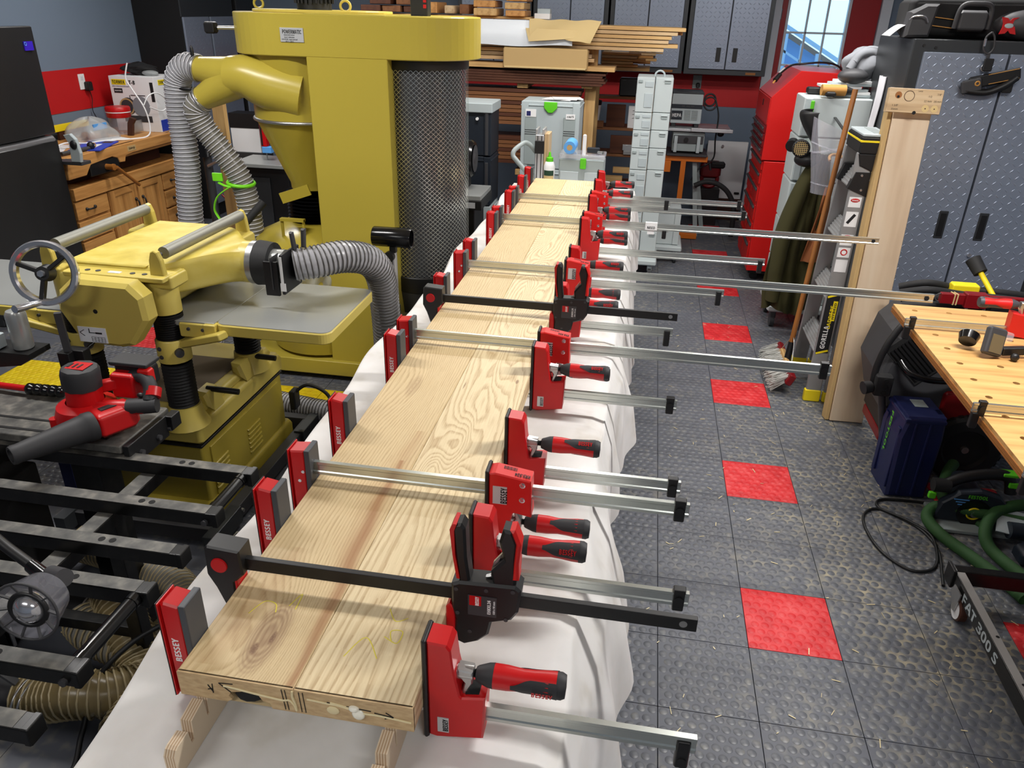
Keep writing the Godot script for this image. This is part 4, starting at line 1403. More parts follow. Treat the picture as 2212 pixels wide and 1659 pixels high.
	# two clear hoses off the branch
	var h := [[V(-2.255, 1.612, -3.84), V(-2.34, 1.615, -3.86), V(-2.41, 1.545, -3.88), V(-2.425, 1.40, -3.88), V(-2.43, 1.15, -3.88), V(-2.46, 0.85, -3.88), V(-2.50, 0.45, -3.90), V(-2.5, 0.02, -3.95)],
		[V(-2.235, 1.475, -3.80), V(-2.285, 1.42, -3.80), V(-2.265, 1.33, -3.82), V(-2.20, 1.22, -3.84), V(-2.135, 1.10, -3.86), V(-2.105, 0.98, -3.87), V(-2.10, 0.80, -3.88), V(-2.12, 0.40, -3.90), V(-2.18, 0.02, -3.95)]]
	for i in 2:
		var hs := thing("flex_hose", ["clear ribbed hose arching from the upper branch down beside the workbench", "clear ribbed hose from the lower branch tied to a pine post with a green strap"][i], "hose", h[i][0], 0.0, "clear dust hoses of the collector")
		var loc: Array = []
		for p in h[i]: loc.append(p - h[i][0])
		part("hose_wall", MB.new().hose(loc, 0.058 if i == 0 else 0.053, 0.021, 0.008, 18), M.hose_white if i == 0 else M.hose_clear, hs)
		part("wire_helix", MB.new().helix(loc, 0.0655 if i == 0 else 0.0605, 0.021, 0.0032), M.wire_pale, hs)
		part("dust_lining", MB.new().tube(MB.resample(loc, 0.05), 0.050 if i == 0 else 0.047, 12, false), M.hose_dust_pale if i == 0 else M.hose_dust, hs)
	# pine post and the green strap
	var pp := thing("pine_post", "pale pine post standing behind the strapped hose", "post", V(-2.55, 0, -4.5))
	part("stud", MB.new().box(V(0.0, 0.72, 0), V(0.075, 1.44, 0.04), 0.002), M.pine_y, pp)
	var st := thing("hose_strap", "lime green rubber strap holding the hose to the pine post", "strap", V(-2.12, 1.045, -3.86))
	part("loop", MB.new().ring(Vector3.ZERO, V(0.1, 1, 0.05), 0.068, 0.010, 28, 6), M.green_lime, st)
	part("head", MB.new().box(V(-0.115, 0.03, 0.03), V(0.06, 0.045, 0.012), 0.004), M.green_lime, st)
	part("tail", MB.new().tube(MB.smooth([V(-0.10, 0.005, 0.05), V(-0.06, -0.005, 0.065), V(-0.02, -0.01, 0.068)], 5), 0.011, 6, true, 0.4), M.green_lime, st)
	part("tail", MB.new().tube(MB.smooth([V(-0.03, -0.01, 0.07), V(-0.10, -0.06, 0.08), V(-0.13, -0.13, 0.08), V(-0.11, -0.18, 0.08), V(-0.09, -0.20, 0.09), V(-0.11, -0.26, 0.09), V(-0.13, -0.30, 0.09)], 6), 0.013, 6, true, 0.3), M.green_lime, st)
	# roller stand in front of the column
	var rs := thing("roller_stand", "black roller support stand in front of the yellow column", "roller stand", V(-1.065, 0, -3.2))
	part("roller", MB.new().lathe(V(-0.088, 0.998, 0), Vector3.RIGHT, [Vector2(0.026, 0.004), Vector2(0.042, 0.0), Vector2(0.044, 0.004), Vector2(0.044, 0.172), Vector2(0.042, 0.176), Vector2(0.036, 0.174), Vector2(0.034, 0.15), Vector2(0, 0.15)], 30), M.black_gloss, rs)
	part("bracket", MB.new().box(V(0.0, 0.945, 0), V(0.03, 0.035, 0.03), 0.004), M.black, rs)
	part("pivot_knob", MB.new().cyl(V(-0.012, 0.915, 0.012), V(-0.012, 0.915, 0.04), 0.024, -1, 18), M.black, rs)
	part("inner_post", MB.new().cyl(V(0, 0.60, 0), V(0, 0.93, 0), 0.0155, -1, 18), M.chrome, rs)
	part("outer_post", MB.new().cyl(V(0, 0.05, 0), V(0, 0.68, 0), 0.022, -1, 18), M.black, rs)
	var kb := part("lock_knob", MB.new().ball(V(-0.062, 0.60, 0.01), V(0.022, 0.026, 0.022), 14, 9), M.black_gloss, rs)
	part("knob_stem", MB.new().cyl(V(-0.05, 0.61, 0.01), V(0, 0.62, 0), 0.007, -1, 8), M.black, kb)
	for a in 3: part("foot", MB.new().bar(V(0, 0.06, 0), V(0.26 * cos(a * 2.094 + 0.5), 0.015, 0.26 * sin(a * 2.094 + 0.5)), 0.03, 0.02), M.black, rs)

# ---------- planer ----------
func build_planer() -> void:
	var O := V(-1.81, 0, -2.6)
	var t := thing("thickness_planer", "yellow four-post thickness planer with chrome handwheel and dust hood", "planer", O)
	var mk := func() -> MB:
		var q := MB.new()
		q.mv(-O)
		return q
	var b: MB = mk.call()
	# cabinet
	b.box(V(-1.83, 0.205, -2.66), V(0.50, 0.33, 0.70), 0.012)
	b.box(V(-1.83, 0.075, -2.66), V(0.55, 0.09, 0.75), 0.02)
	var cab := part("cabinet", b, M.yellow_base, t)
	b = mk.call()
	b.box(V(-1.83, 0.372, -2.66), V(0.512, 0.014, 0.712), 0.005)
	part("gasket", b, M.black, t)
	b = mk.call()
	b.box(V(-1.578, 0.22, -2.66), V(0.010, 0.25, 0.60), 0.003)
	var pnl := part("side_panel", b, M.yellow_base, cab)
	b = mk.call()
	for i in 6:
		for q in [-2.47, -2.75]: b.tube([V(-1.5735, 0.15 + 0.022 * i, q), V(-1.5705, 0.15 + 0.022 * i, q + 0.01), V(-1.5705, 0.15 + 0.022 * i, q + 0.10), V(-1.5735, 0.15 + 0.022 * i, q + 0.11)], 0.006, 6)
	part("louvre", b, M.yellow_base, pnl).set_meta("kind", "stuff")
	for i in 6:
		b = mk.call()
		var lx: float = -1.99 + 0.17 * (i % 2)
		var ly := 0.30 - 0.035 * (i / 2)
		b.tube([V(lx, ly, -2.3105), V(lx + 0.01, ly, -2.307), V(lx + 0.085, ly, -2.307), V(lx + 0.095, ly, -2.3105)], 0.008, 6)
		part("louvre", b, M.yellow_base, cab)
	# casting on top
	b = mk.call()
	b.box(V(-1.83, 0.425, -2.66), V(0.53, 0.10, 0.72), 0.022)
	b.box(V(-1.83, 0.485, -2.66), V(0.46, 0.05, 0.66), 0.02)
	for q in [[-1.625, -2.32], [-1.985, -2.32], [-1.625, -2.83], [-1.985, -2.83]]:
		b.lathe(V(q[0], 0.47, q[1]), Vector3.UP, [Vector2(0.085, 0.0), Vector2(0.064, 0.045), Vector2(0.061, 0.085), Vector2(0, 0.085)], 22)
	for q in [-2.47, -2.74]:
		b.prism([Vector2(-1.64, 0.50), Vector2(-1.575, 0.47), Vector2(-1.60, 0.545), Vector2(-1.64, 0.55)], q - 0.05, q + 0.05, 0.012)
	part("bed_casting", b, M.yellow_planer, t)
	b = mk.call()
	b.box(V(-1.80, 0.512, -2.60), V(0.30, 0.006, 0.42))
	part("dusty_bed", b, M.hose_dust, t)
	b = mk.call()
	b.cyl(V(-1.60, 0.475, -2.33), V(-1.60, 0.479, -2.33), 0.014, -1, 14)
	part("bolt", b, M.steel, t)
	for q in [-2.47, -2.80]:
		b = mk.call()
		b.tube([V(-1.62, 0.545, q), V(-1.55, 0.541, q - 0.005), V(-1.49, 0.537, q - 0.01)], [0.011, 0.0125, 0.012], 10)
		part("latch_handle", b, M.black, t)
	# posts with rubber bellows
	for q in [[-1.625, -2.32], [-1.985, -2.32], [-1.625, -2.83], [-1.985, -2.83]]:
		b = mk.call()
		var pr: Array = []
		for i in 15:
			pr.append(Vector2(0.046, 0.552 + 0.0125 * i)); pr.append(Vector2(0.0555, 0.5583 + 0.0125 * i))
		b.lathe(V(q[0], 0, q[1]), Vector3.UP, pr, 24, 20.0)
		part("lower_bellows", b, M.rubber, t)
		b = mk.call()
		pr = []
		for i in 12:
			pr.append(Vector2(0.046, 0.826 + 0.0085 * i)); pr.append(Vector2(0.0525, 0.830 + 0.0085 * i))
		b.lathe(V(q[0], 0, q[1]), Vector3.UP, pr, 24, 20.0)
		part("upper_bellows", b, M.black, t)
		b = mk.call()
		b.lathe(V(q[0], 0, q[1]), Vector3.UP, [Vector2(0.05, 0.738), Vector2(0.059, 0.742), Vector2(0.059, 0.822), Vector2(0.055, 0.828), Vector2(0.04, 0.828)], 24)
		var sx := 1.0 if q[0] > -1.8 else -1.0
		b.bar(V(q[0] + 0.02 * sx, 0.80, q[1]), V(q[0] + 0.24 * sx, 0.875, q[1] + 0.055), 0.05, 0.030, Vector3.UP, 0.008)
		var cl := part("collar", b, M.yellow_planer, t)
		if q[1] > -2.5:
			b = mk.call()
			b.cyl(V(q[0] + 0.045, 0.785, q[1] + 0.038), V(q[0] + 0.055, 0.785, q[1] + 0.050), 0.017, 0.015, 14)
			b.cyl(V(q[0] - 0.018, 0.800, q[1] + 0.053), V(q[0] - 0.018, 0.800, q[1] + 0.060), 0.008, -1, 10)
			b.cyl(V(q[0] - 0.015, 0.768, q[1] + 0.054), V(q[0] - 0.015, 0.768, q[1] + 0.060), 0.008, -1, 10)
			part("set_screw", b, M.charcoal, cl)
		b = mk.call()
		b.lathe(V(q[0], 0, q[1]), Vector3.UP, [Vector2(0.046, 0.925), Vector2(0.053, 0.927), Vector2(0.053, 1.055), Vector2(0.050, 1.060), Vector2(0, 1.060)], 26)
		var sl := part("head_sleeve", b, M.yellow_planer, t)
		b = mk.call()
		b.prism([Vector2(q[0] + 0.026 * sx - 0.028, 1.055), Vector2(q[0] + 0.026 * sx + 0.030, 1.055), Vector2(q[0] + 0.026 * sx + 0.022, 1.13), Vector2(q[0] + 0.026 * sx + 0.012, 1.158), Vector2(q[0] + 0.026 * sx, 1.164), Vector2(q[0] + 0.026 * sx - 0.012, 1.158), Vector2(q[0] + 0.026 * sx - 0.022, 1.13)], q[1] + (0.032 if q[1] > -2.5 else -0.055), q[1] + (0.055 if q[1] > -2.5 else -0.032), 0.003)
		b.box(V(q[0] + 0.03 * sx, 1.05, q[1]), V(0.09, 0.05, 0.11), 0.01)
		part("roller_bracket", b, M.yellow_planer, sl)
	for xx in [-1.60, -2.015]:
		b = mk.call()
		b.cyl(V(xx, 1.140, -2.325), V(xx, 1.140, -2.865), 0.0215, -1, 20)
		part("top_roller", b, M.roller, t)
		b = mk.call()
		b.cyl(V(xx, 1.140, -2.299), V(xx, 1.140, -2.309), 0.0075, -1, 12)
		part("roller_pin", b, M.charcoal, t)
	# tables
	b = mk.call()
	b.box(V(-1.785, 0.895, -2.53), V(0.70, 0.02, 0.47), 0.002)
	part("bed_plate", b, M.cast, t)
	for e in [[-1.435, -1.008], [-2.135, -2.76]]:
		var xa: float = minf(e[0], e[1])
		var xb: float = maxf(e[0], e[1])
		b = mk.call()
		raise(b, stadium(xa + 0.004, xb - 0.004, -2.765, -2.293, 0.035, 6), 0.903, 0.906)
		part("extension_table", b, M.cast, t)
		b = mk.call()
		raise(b, stadium(xa, xb, -2.770, -2.288, 0.038, 6), 0.862, 0.9035, 0.004)
		part("table_rim", b, M.yellow_planer, t)
	for e in [[-1.50, 0.14], [-2.10, 0.14]]:
		b = mk.call()
		b.box(V(e[0], 0.872, -2.305), V(e[1], 0.055, 0.035), 0.006)
		b.box(V(e[0] + (0.05 if e[0] > -1.8 else -0.05), 0.872, -2.30), V(0.05, 0.06, 0.035), 0.006)
		part("table_lug", b, M.yellow_planer, t)
	for e in [-1.53, -1.475, -2.12]:
		b = mk.call()
		b.cyl(V(e, 0.88, -2.288), V(e, 0.88, -2.281), 0.006, -1, 10)
		part("bolt", b, M.charcoal, t)
	# head and gear cover
	b = mk.call()
	b.box(V(-1.80, 0.985, -2.595), V(0.34, 0.13, 0.62), 0.02)
	part("cutter_head", b, M.yellow_planer, t)
	b = mk.call()
	b.prism([Vector2(-1.915, 1.030), Vector2(-1.860, 1.075), Vector2(-1.650, 1.072), Vector2(-1.605, 1.028), Vector2(-1.600, 0.945), Vector2(-1.672, 0.848), Vector2(-1.720, 0.838), Vector2(-1.870, 0.842), Vector2(-1.932, 0.960)], -2.245, -2.165, 0.014)
	b.box(V(-1.765, 0.965, -2.26), V(0.20, 0.18, 0.06), 0.01)
	var gc := part("gear_cover", b, M.yellow_planer, t)
	b = mk.call()
	b.cyl(V(-1.785, 0.968, -2.168), V(-1.785, 0.968, -2.1635), 0.008, -1, 14)
	part("oil_hole", b, M.black, gc)
	b = mk.call()
	b.box(V(-1.815, 0.880, -2.164), V(0.106, 0.056, 0.002))
	var gl := part("belt_label", b, M.white_gloss, gc)
	b = mk.call()
	for q in [[-1.853, 0.892, 0.020, 0.002, 30.0], [-1.853, 0.880, 0.020, 0.002, -35.0], [-1.812, 0.888, 0.030, 0.0025, 0.0], [-1.825, 0.895, 0.003, 0.016, 0.0], [-1.79, 0.888, 0.024, 0.006, 0.0]]:
		b.x = Transform3D(Basis(V(0, 0, 1), deg_to_rad(q[4])), V(q[0], q[1], -2.1625) - O)
		b.box(Vector3.ZERO, V(q[2], q[3], 0.001))
	b.mv(-O)
	for r in 4: b.box(V(-1.795, 0.873 - 0.006 * r, -2.1625), V(0.050, 0.0008, 0.001))
	for r in 5: b.box(V(-1.82 + 0.0125 * r, 0.864, -2.1625), V(0.0008, 0.018, 0.001))
	part("diagram", b, M.ink, gl)
	b = mk.call()
	b.box(V(-1.75, 1.068, -2.30), V(0.38, 0.02, 0.13), 0.006)
	var hp := part("head_top", b, M.yellow_planer, t)
	b = mk.call()
	for q in [-1.86, -1.82, -1.69, -1.645]: b.cyl(V(q, 1.077, -2.265), V(q, 1.080, -2.265), 0.009, -1, 12)
	part("bolt", b, M.charcoal, hp)
	part("small_label", mk.call().box(V(-1.755, 1.0785, -2.262), V(0.045, 0.002, 0.018)), M.white, hp)
	b = mk.call()
	b.tube([V(-1.83, 0.845, -2.18), V(-1.85, 0.825, -2.15)], 0.006, 8)
	b.ball(V(-1.858, 0.815, -2.14), V(0.020, 0.020, 0.020), 16, 10)
	part("feed_lever", b, M.black_gloss, t)
	# dust hood
	var hood := func(u: float, v: float) -> Vector3:
		# u along -x -> +x, v round the section (loop)
		var k := smoothstep(0.52, 1.0, u)
		var xx := lerpf(-1.96, -1.40, u)
		var zc := lerpf(-2.585, -2.56, k)
		var hw := lerpf(0.285, 0.075, k)
		var hh := lerpf(0.055, 0.075, k)
		var yc := lerpf(1.04, 1.052, k)
		var a := TAU * v + PI / 4
		var c := V(0, sin(a), cos(a))
		var sq := 1.0 / maxf(absf(c.y), absf(c.z))
		var m := lerpf(minf(sq, 1.35), 1.0, k * k)
		return -O + V(xx, yc + hh * clampf(c.y * m, -1, 1), zc + hw * clampf(c.z * m, -1, 1))
	b = MB.new().sheet(hood, 22, 48)
	part("dust_hood", b, M.yellow_dusty, t)
	b = mk.call()
	b.prism([Vector2(-1.965, 1.094), Vector2(-1.66, 1.094), Vector2(-1.675, 1.075), Vector2(-1.685, 1.06), Vector2(-1.965, 1.06)], -2.875, -2.302, 0.004)
	part("hood_cover", b, M.yellow_dusty, t)
	b = mk.call()
	b.cyl(V(-1.43, 1.052, -2.56), V(-1.375, 1.052, -2.56), 0.077, 0.077, 30)
	part("outlet_neck", b, M.yellow_planer, t)
	b = mk.call()
	b.cyl(V(-1.395, 1.052, -2.56), V(-1.372, 1.052, -2.56), 0.0805, -1, 30)
	part("clamp_band", b, M.steel, t)
	b = mk.call()
	b.cyl(V(-1.372, 1.052, -2.56), V(-1.315, 1.052, -2.56), 0.0835, 0.078, 30)
	part("rubber_coupler", b, M.rubber, t)
	b = mk.call()
	b.cyl(V(-1.315, 1.052, -2.56), V(-1.27, 1.052, -2.56), 0.055, -1, 24)
	part("gate_neck", b, M.cast, t)
	# blast gate: slotted black housing with a sliding clear plate and a wing handle
	var g := thing("blast_gate", "black sliding blast gate between the planer hood and its hose", "blast gate", V(-1.255, 1.052, -2.56))
	part("housing", MB.new().box(V(0.012, -0.01, 0.02), V(0.012, 0.15, 0.15), 0.003), M.black, g)
	part("housing", MB.new().box(V(-0.035, -0.03, 0.08), V(0.055, 0.13, 0.012), 0.003), M.black, g)
	part("slide_plate", MB.new().box(V(-0.030, -0.01, 0.03), V(0.004, 0.12, 0.12), 0.001), M.charcoal, g)
	part("paper_label", MB.new().box(V(0.012, -0.002, 0.0965), V(0.010, 0.12, 0.002)), M.white, g)
	part("paper_label", MB.new().box(V(0.014, -0.055, 0.097), V(0.020, 0.03, 0.002)), M.white, g)
	part("wing_handle", MB.new().prism([Vector2(0.018, 0.06), Vector2(0.033, 0.06), Vector2(0.026, 0.125), Vector2(0.012, 0.125)], -0.01, 0.01, 0.004), M.charcoal, g)
	part("wing_handle", MB.new().prism([Vector2(0.045, 0.065), Vector2(0.060, 0.065), Vector2(0.066, 0.135), Vector2(0.050, 0.135)], -0.03, -0.01, 0.004), M.charcoal, g)
	var hp3 := [V(-1.24, 1.052, -2.56), V(-1.17, 1.058, -2.60), V(-1.09, 1.06, -2.68), V(-1.03, 1.02, -2.78), V(-1.01, 0.93, -2.86), V(-1.02, 0.78, -2.92), V(-1.03, 0.58, -2.96), V(-1.06, 0.38, -3.02), V(-1.14, 0.20, -3.10), V(-1.28, 0.09, -3.16), V(-1.48, 0.075, -3.19), V(-1.75, 0.075, -3.24)]
	var hs := thing("flex_hose", "clear ribbed hose from the blast gate down behind the planer table", "hose", hp3[0], 0.0, "clear dust hoses of the collector")
	var loc: Array = []
	for p in hp3: loc.append(p - hp3[0])
	part("hose_wall", MB.new().hose(loc, 0.055, 0.016, 0.005, 20), M.hose_white, hs)
	part("wire_helix", MB.new().helix(loc, 0.0605, 0.017, 0.0026), M.wire_dark, hs)
	part("dust_lining", MB.new().tube(MB.resample(loc, 0.04), 0.046, 12, false), M.hose_dust_pale, hs)
	# handwheel
	var w := thing("handwheel", "polished chrome handwheel with black spokes on the planer's near corner", "handwheel", V(-1.848, 1.132, -2.06))
	w.rotation = Vector3(deg_to_rad(-14.0), deg_to_rad(16.0), 0)
	part("rim", MB.new().lathe(V(0, 0, -0.012), Vector3.BACK, [Vector2(0.082, 0.0), Vector2(0.100, -0.002), Vector2(0.104, 0.006), Vector2(0.104, 0.020), Vector2(0.100, 0.026), Vector2(0.088, 0.026), Vector2(0.082, 0.020), Vector2(0.082, 0.0)], 48, 30.0), M.chrome, w)
	part("hub", MB.new().cyl(V(0, 0, -0.02), V(0, 0, 0.02), 0.028, 0.022, 22), M.black, w)
	for a in [158.0, 258.0, 38.0]:
		var dr := V(cos(deg_to_rad(a)), sin(deg_to_rad(a)), 0)
		part("spoke", MB.new().bar(dr * 0.018, dr * 0.086, 0.014, 0.024, V(0, 0, 1), 0.003), M.black, w)
	part("hub_nut", MB.new().cyl(V(0, 0, 0.02), V(0, 0, 0.032), 0.011, -1, 6), M.chrome, w)
	part("crank_grip", MB.new().lathe(V(-0.02, -0.093, 0.01), V(-0.35, -0.1, 0.95), [Vector2(0.008, 0.0), Vector2(0.010, 0.02), Vector2(0.013, 0.095), Vector2(0.012, 0.10), Vector2(0, 0.10)], 18), M.chrome, w)
	# screw post and black bracket under the wheel
	b = mk.call()
	b.bar(V(-1.875, 0.98, -2.10), V(-1.885, 0.58, -2.12), 0.022, 0.016)
	part("scale_bar", b, M.charcoal, t)
	b = mk.call()
	b.box(V(-1.885, 0.80, -2.11), V(0.045, 0.075, 0.05), 0.004)
	b.box(V(-1.86, 0.815, -2.13), V(0.07, 0.05, 0.04), 0.004)
	part("scale_bracket", b, M.black, t)
	# mobile base
	var m := thing("mobile_base", "grey steel mobile base frame bolted round the planer's feet", "mobile base", V(-1.81, 0, -2.66))
	for s in [[0.30, 0.0, 0.05, 0.86], [-0.30, 0.0, 0.05, 0.86]]: part("side_rail", MB.new().box(V(s[0], 0.05, s[1]), V(s[2], 0.065, s[3]), 0.004), M.charcoal, m)
	for s in [0.455, -0.455]: part("cross_rail", MB.new().box(V(0, 0.05, s), V(0.65, 0.065, 0.05), 0.004), M.charcoal, m)
	for s in [[0.33, 0.43], [0.33, -0.40], [-0.33, 0.43]]: part("corner_piece", MB.new().box(V(s[0] - 0.015 * signf(s[0]), 0.055, s[1]), V(0.05, 0.075, 0.22), 0.004), M.cab_dark, m)
	for s in [0.30, 0.20, -0.25, -0.35]:
		part("bolt", MB.new().cyl(V(0.326, 0.055, s), V(0.336, 0.055, s), 0.010, 0.008, 10), M.steel, m)
	for s in [[0.39, 0.47], [-0.36, 0.47], [0.38, -0.42]]:
		var c := part("caster", MB.new().cyl(V(s[0], 0.035, s[1]), V(s[0] + 0.03, 0.035, s[1]), 0.035, -1, 18), M.black, m)
		part("caster_plate", MB.new().box(V(s[0] + 0.02, 0.06, s[1]), V(0.06, 0.012, 0.05), 0.002), M.steel, c)
	# plug and cable behind the base
	var cb := thing("power_cable", "black power cable looping on the yellow tile beside the planer", "cable", V(-1.52, 0.1, -3.02))
	part("cord", MB.new().tube(MB.smooth([V(-0.01, 0.16, 0.0), V(0.06, 0.20, -0.02), V(0.16, 0.14, -0.02), V(0.17, 0.0, 0.04), V(0.08, -0.06, 0.10), V(0.02, -0.07, 0.12), V(0.10, -0.085, 0.22), V(0.25, -0.085, 0.10), V(0.36, -0.09, 0.02)], 8), 0.0085, 8), M.cable, cb)
	part("switch_box", MB.new().box(V(-0.01, 0.13, 0.0), V(0.03, 0.10, 0.06), 0.006), M.black, cb)

# ---------- left wall: fridge, workbench and what lies on it ----------
func pull(parent: Node, at: Vector3, out: Vector3, along: Vector3) -> void:
	var b := MB.new()
	b.tube(MB.smooth([at - along * 0.045 + out * 0.004, at - along * 0.030 + out * 0.022, at + out * 0.026, at + along * 0.030 + out * 0.022, at + along * 0.045 + out * 0.004], 5), 0.0065, 8)
	for s in [-1.0, 1.0]: b.ball(at + along * 0.045 * s + out * 0.004, V(0.013, 0.013, 0.013), 8, 6)
	part("pull", b, M.black, parent)

func build_left_wall() -> void:
	var f := thing("fridge", "tall dark stainless fridge freezer with a small purple sticker on its door", "fridge", V(-4.2, 0, -4.33))
	part("body", MB.new().box(V(-0.04, 0.87, 0), V(0.60, 1.74, 0.75), 0.012), M.cab_dark, f)
	var fu := func(y0: float, y1: float) -> MB:
		var b := MB.new()
		var p: Array = []
		for i in 9: p.append(Vector2(-0.38 + 0.095 * i, 0.33 + 0.020 * sin(PI * i / 8.0)))
		var q: Array = [Vector2(0.26, 0.38), Vector2(0.26, -0.38)]
		for e in p: q.append(Vector2(e.y, e.x))
		raise(b, q, y0, y1, 0.006)
		return b
	var du := part("upper_door", fu.call(1.105, 1.75), M.stainless, f)
	part("sticker", MB.new().box(V(0.342, 1.638, -0.305), V(0.006, 0.052, 0.075)), mat("sticker_purple", Color(0.22, 0.12, 0.72), 0.4), du)
	part("sticker_print", MB.new().ring(V(0.346, 1.650, -0.278), Vector3.RIGHT, 0.009, 0.002, 18, 5), M.blue_sky, du)
	var dl := part("lower_door", fu.call(0.06, 1.065), M.stainless, f)
	part("handle_lip", MB.new().box(V(0.30, 1.070, 0), V(0.085, 0.05, 0.74), 0.02), M.stainless_light, dl)
	part("toe_kick", MB.new().box(V(0.0, 0.03, 0), V(0.62, 0.06, 0.72)), M.black, f)
	solo("flat_bar", "short dark strip lying on top of the fridge", "bar", MB.new().box(V(-4.05, 1.756, -4.33), V(0.06, 0.014, 0.30), 0.003), M.wood_dark)
	# power outlet with a black adapter and cord
	var o := thing("outlet_plate", "white wall outlet on the red stripe with a black adapter plugged in", "outlet", V(-4.556, 1.30, -5.965))
	part("plate", MB.new().box(V(0.004, 0, 0), V(0.008, 0.118, 0.074), 0.003), M.white, o)
	part("socket", MB.new().box(V(0.008, 0.028, 0), V(0.006, 0.03, 0.028), 0.002), M.trim, o)
	part("adapter", MB.new().box(V(0.03, -0.035, -0.035), V(0.045, 0.07, 0.055), 0.008), M.black, o)
	part("cord", MB.new().tube(MB.smooth([V(0.03, -0.07, -0.035), V(0.03, -0.13, -0.045), V(0.025, -0.22, -0.03), V(0.03, -0.30, -0.06), V(0.05, -0.38, -0.06)], 6), 0.003, 6), M.cable, o)
	# workbench
	var w := thing("workbench", "maple woodworking bench with face vise, drawers and black pulls", "workbench", V(-4.25, 0, -5.66))
	part("bench_top", MB.new().box(V(0.0, 0.862, -0.005), V(0.58, 0.10, 1.66), 0.006), M.oak_z, w)
	var b := MB.new()
	b.at(Transform3D(Basis(V(0, 0, -1), V(0, 1, 0), V(1, 0, 0)), Vector3.ZERO))
	# apron seen from the front: polygon in (-z, y); the vise cut-out under its middle
	b.prism([Vector2(-0.83, 0.912), Vector2(-0.83, 0.765), Vector2(-0.645, 0.765), Vector2(-0.61, 0.80), Vector2(-0.58, 0.828), Vector2(-0.33, 0.845), Vector2(-0.27, 0.825), Vector2(-0.25, 0.79), Vector2(-0.19, 0.785), Vector2(-0.17, 0.825), Vector2(-0.08, 0.835), Vector2(0.82, 0.835), Vector2(0.82, 0.912)], 0.262, 0.305, 0.004)
	b.home()
	var ap := part("apron", b, M.oak_z, w)
	part("brand_plate", MB.new().box(V(0.3055, 0.870, 0.085), V(0.003, 0.040, 0.105), 0.001), M.kraft, ap)
	words("lettering", "Sjobergs", 0.022, 0.075, fr(V(0.3075, 0.870, 0.085), V(0, 0, -1), V(1, 0, 0)), M.ink, ap)
	part("vise_plate", MB.new().box(V(0.285, 0.79, 0.42), V(0.030, 0.10, 0.34), 0.01), M.black, w)
	var vs := part("vise_screw", MB.new().lathe(V(0.30, 0.785, 0.41), Vector3.RIGHT, [Vector2(0.022, 0), Vector2(0.020, 0.04), Vector2(0.024, 0.05), Vector2(0.024, 0.065), Vector2(0, 0.068)], 16), M.wood_handle, w)
	part("vise_handle", MB.new().tube([V(0.345, 0.775, 0.36), V(0.352, 0.60, 0.14)], 0.013, 10), M.wood_handle, vs)
	part("cabinet_body", MB.new().box(V(-0.02, 0.36, -0.01), V(0.54, 0.62, 1.58), 0.004), M.oak_y, w)
	part("cabinet_rail", MB.new().box(V(0.27, 0.648, -0.01), V(0.03, 0.085, 1.60), 0.004), M.oak_z, w)
	part("cabinet_foot", MB.new().box(V(-0.02, 0.03, -0.01), V(0.50, 0.06, 1.54)), M.wood_dark, w)
	part("bench_support", MB.new().box(V(-0.1, 0.745, 0), V(0.36, 0.14, 1.2)), M.wood_dark, w)
	for c in [0.615, -0.47]:
		for r in 4:
			var y: float = [0.530, 0.382, 0.232, 0.105][r]
			var h: float = [0.126, 0.136, 0.136, 0.09][r]
			var dw := part("drawer", MB.new().box(V(0.265, y, c), V(0.022, h, 0.36), 0.004), M.oak_z, w)
			pull(dw, V(0.276, y, c + 0.03), V(1, 0, 0), V(0, 0, 1))
	for c in [0.245, -0.105]:
		var dr := part("door", MB.new().box(V(0.262, 0.34, c), V(0.018, 0.51, 0.325), 0.003), M.oak_y, w)
		part("stile", MB.new().box(V(0.2735, 0.34, c - 0.135), V(0.008, 0.51, 0.055), 0.002), M.oak_y, dr)
		part("stile", MB.new().box(V(0.2735, 0.34, c + 0.135), V(0.008, 0.51, 0.055), 0.002), M.oak_y, dr)
		for e in [0.57, 0.11]: part("rail", MB.new().box(V(0.2735, e, c), V(0.008, 0.05, 0.215), 0.002), M.oak_z, dr)
		pull(dr, V(0.278, 0.435, c + (-0.13 if c > 0 else 0.13)), V(1, 0, 0), V(0, 1, 0))
	# things on the bench
	var y0 := 0.912
	var x := thing("grinder_carton", "white and black printed carton for a sharpening machine on the workbench", "box", V(-4.21, y0, -6.27))
	part("carton", MB.new().box(V(0, 0.215, 0), V(0.40, 0.43, 0.33), 0.002), M.white, x)
	var ink := MB.new()
	ink.box(V(-0.115, 0.385, 0.166), V(0.125, 0.042, 0.002))
	part("logo_patch", ink, M.yellow_bright, x)
	words("lettering", "TORMEK", 0.026, 0.112, fr(V(-0.115, 0.385, 0.1676), V(1, 0, 0), V(0, 0, 1)), M.ink, x)
	words("lettering", "T-8", 0.030, 0.055, fr(V(0.005, 0.385, 0.1676), V(1, 0, 0), V(0, 0, 1)), M.ink, x)
	words("lettering", "Water Cooled Sharpening System", 0.008, 0.150, fr(V(-0.10, 0.352, 0.1676), V(1, 0, 0), V(0, 0, 1)), M.ink_blue, x)
	part("print_block", MB.new().box(V(-0.13, 0.318, 0.166), V(0.075, 0.035, 0.002)), M.ink, x)
	words("lettering", "SOLID EDGE", 0.010, 0.060, fr(V(-0.13, 0.318, 0.1676), V(1, 0, 0), V(0, 0, 1)), M.white, x)
	var art := MB.new()
	art.lathe(V(-0.06, 0.20, 0.166), Vector3.BACK, [Vector2(0, 0), Vector2(0, 0.0022), Vector2(0.066, 0.0022), Vector2(0.066, 0)], 28)
	art.box(V(0.04, 0.285, 0.166), V(0.13, 0.006, 0.0022))
	art.box(V(-0.035, 0.255, 0.166), V(0.006, 0.06, 0.0022))
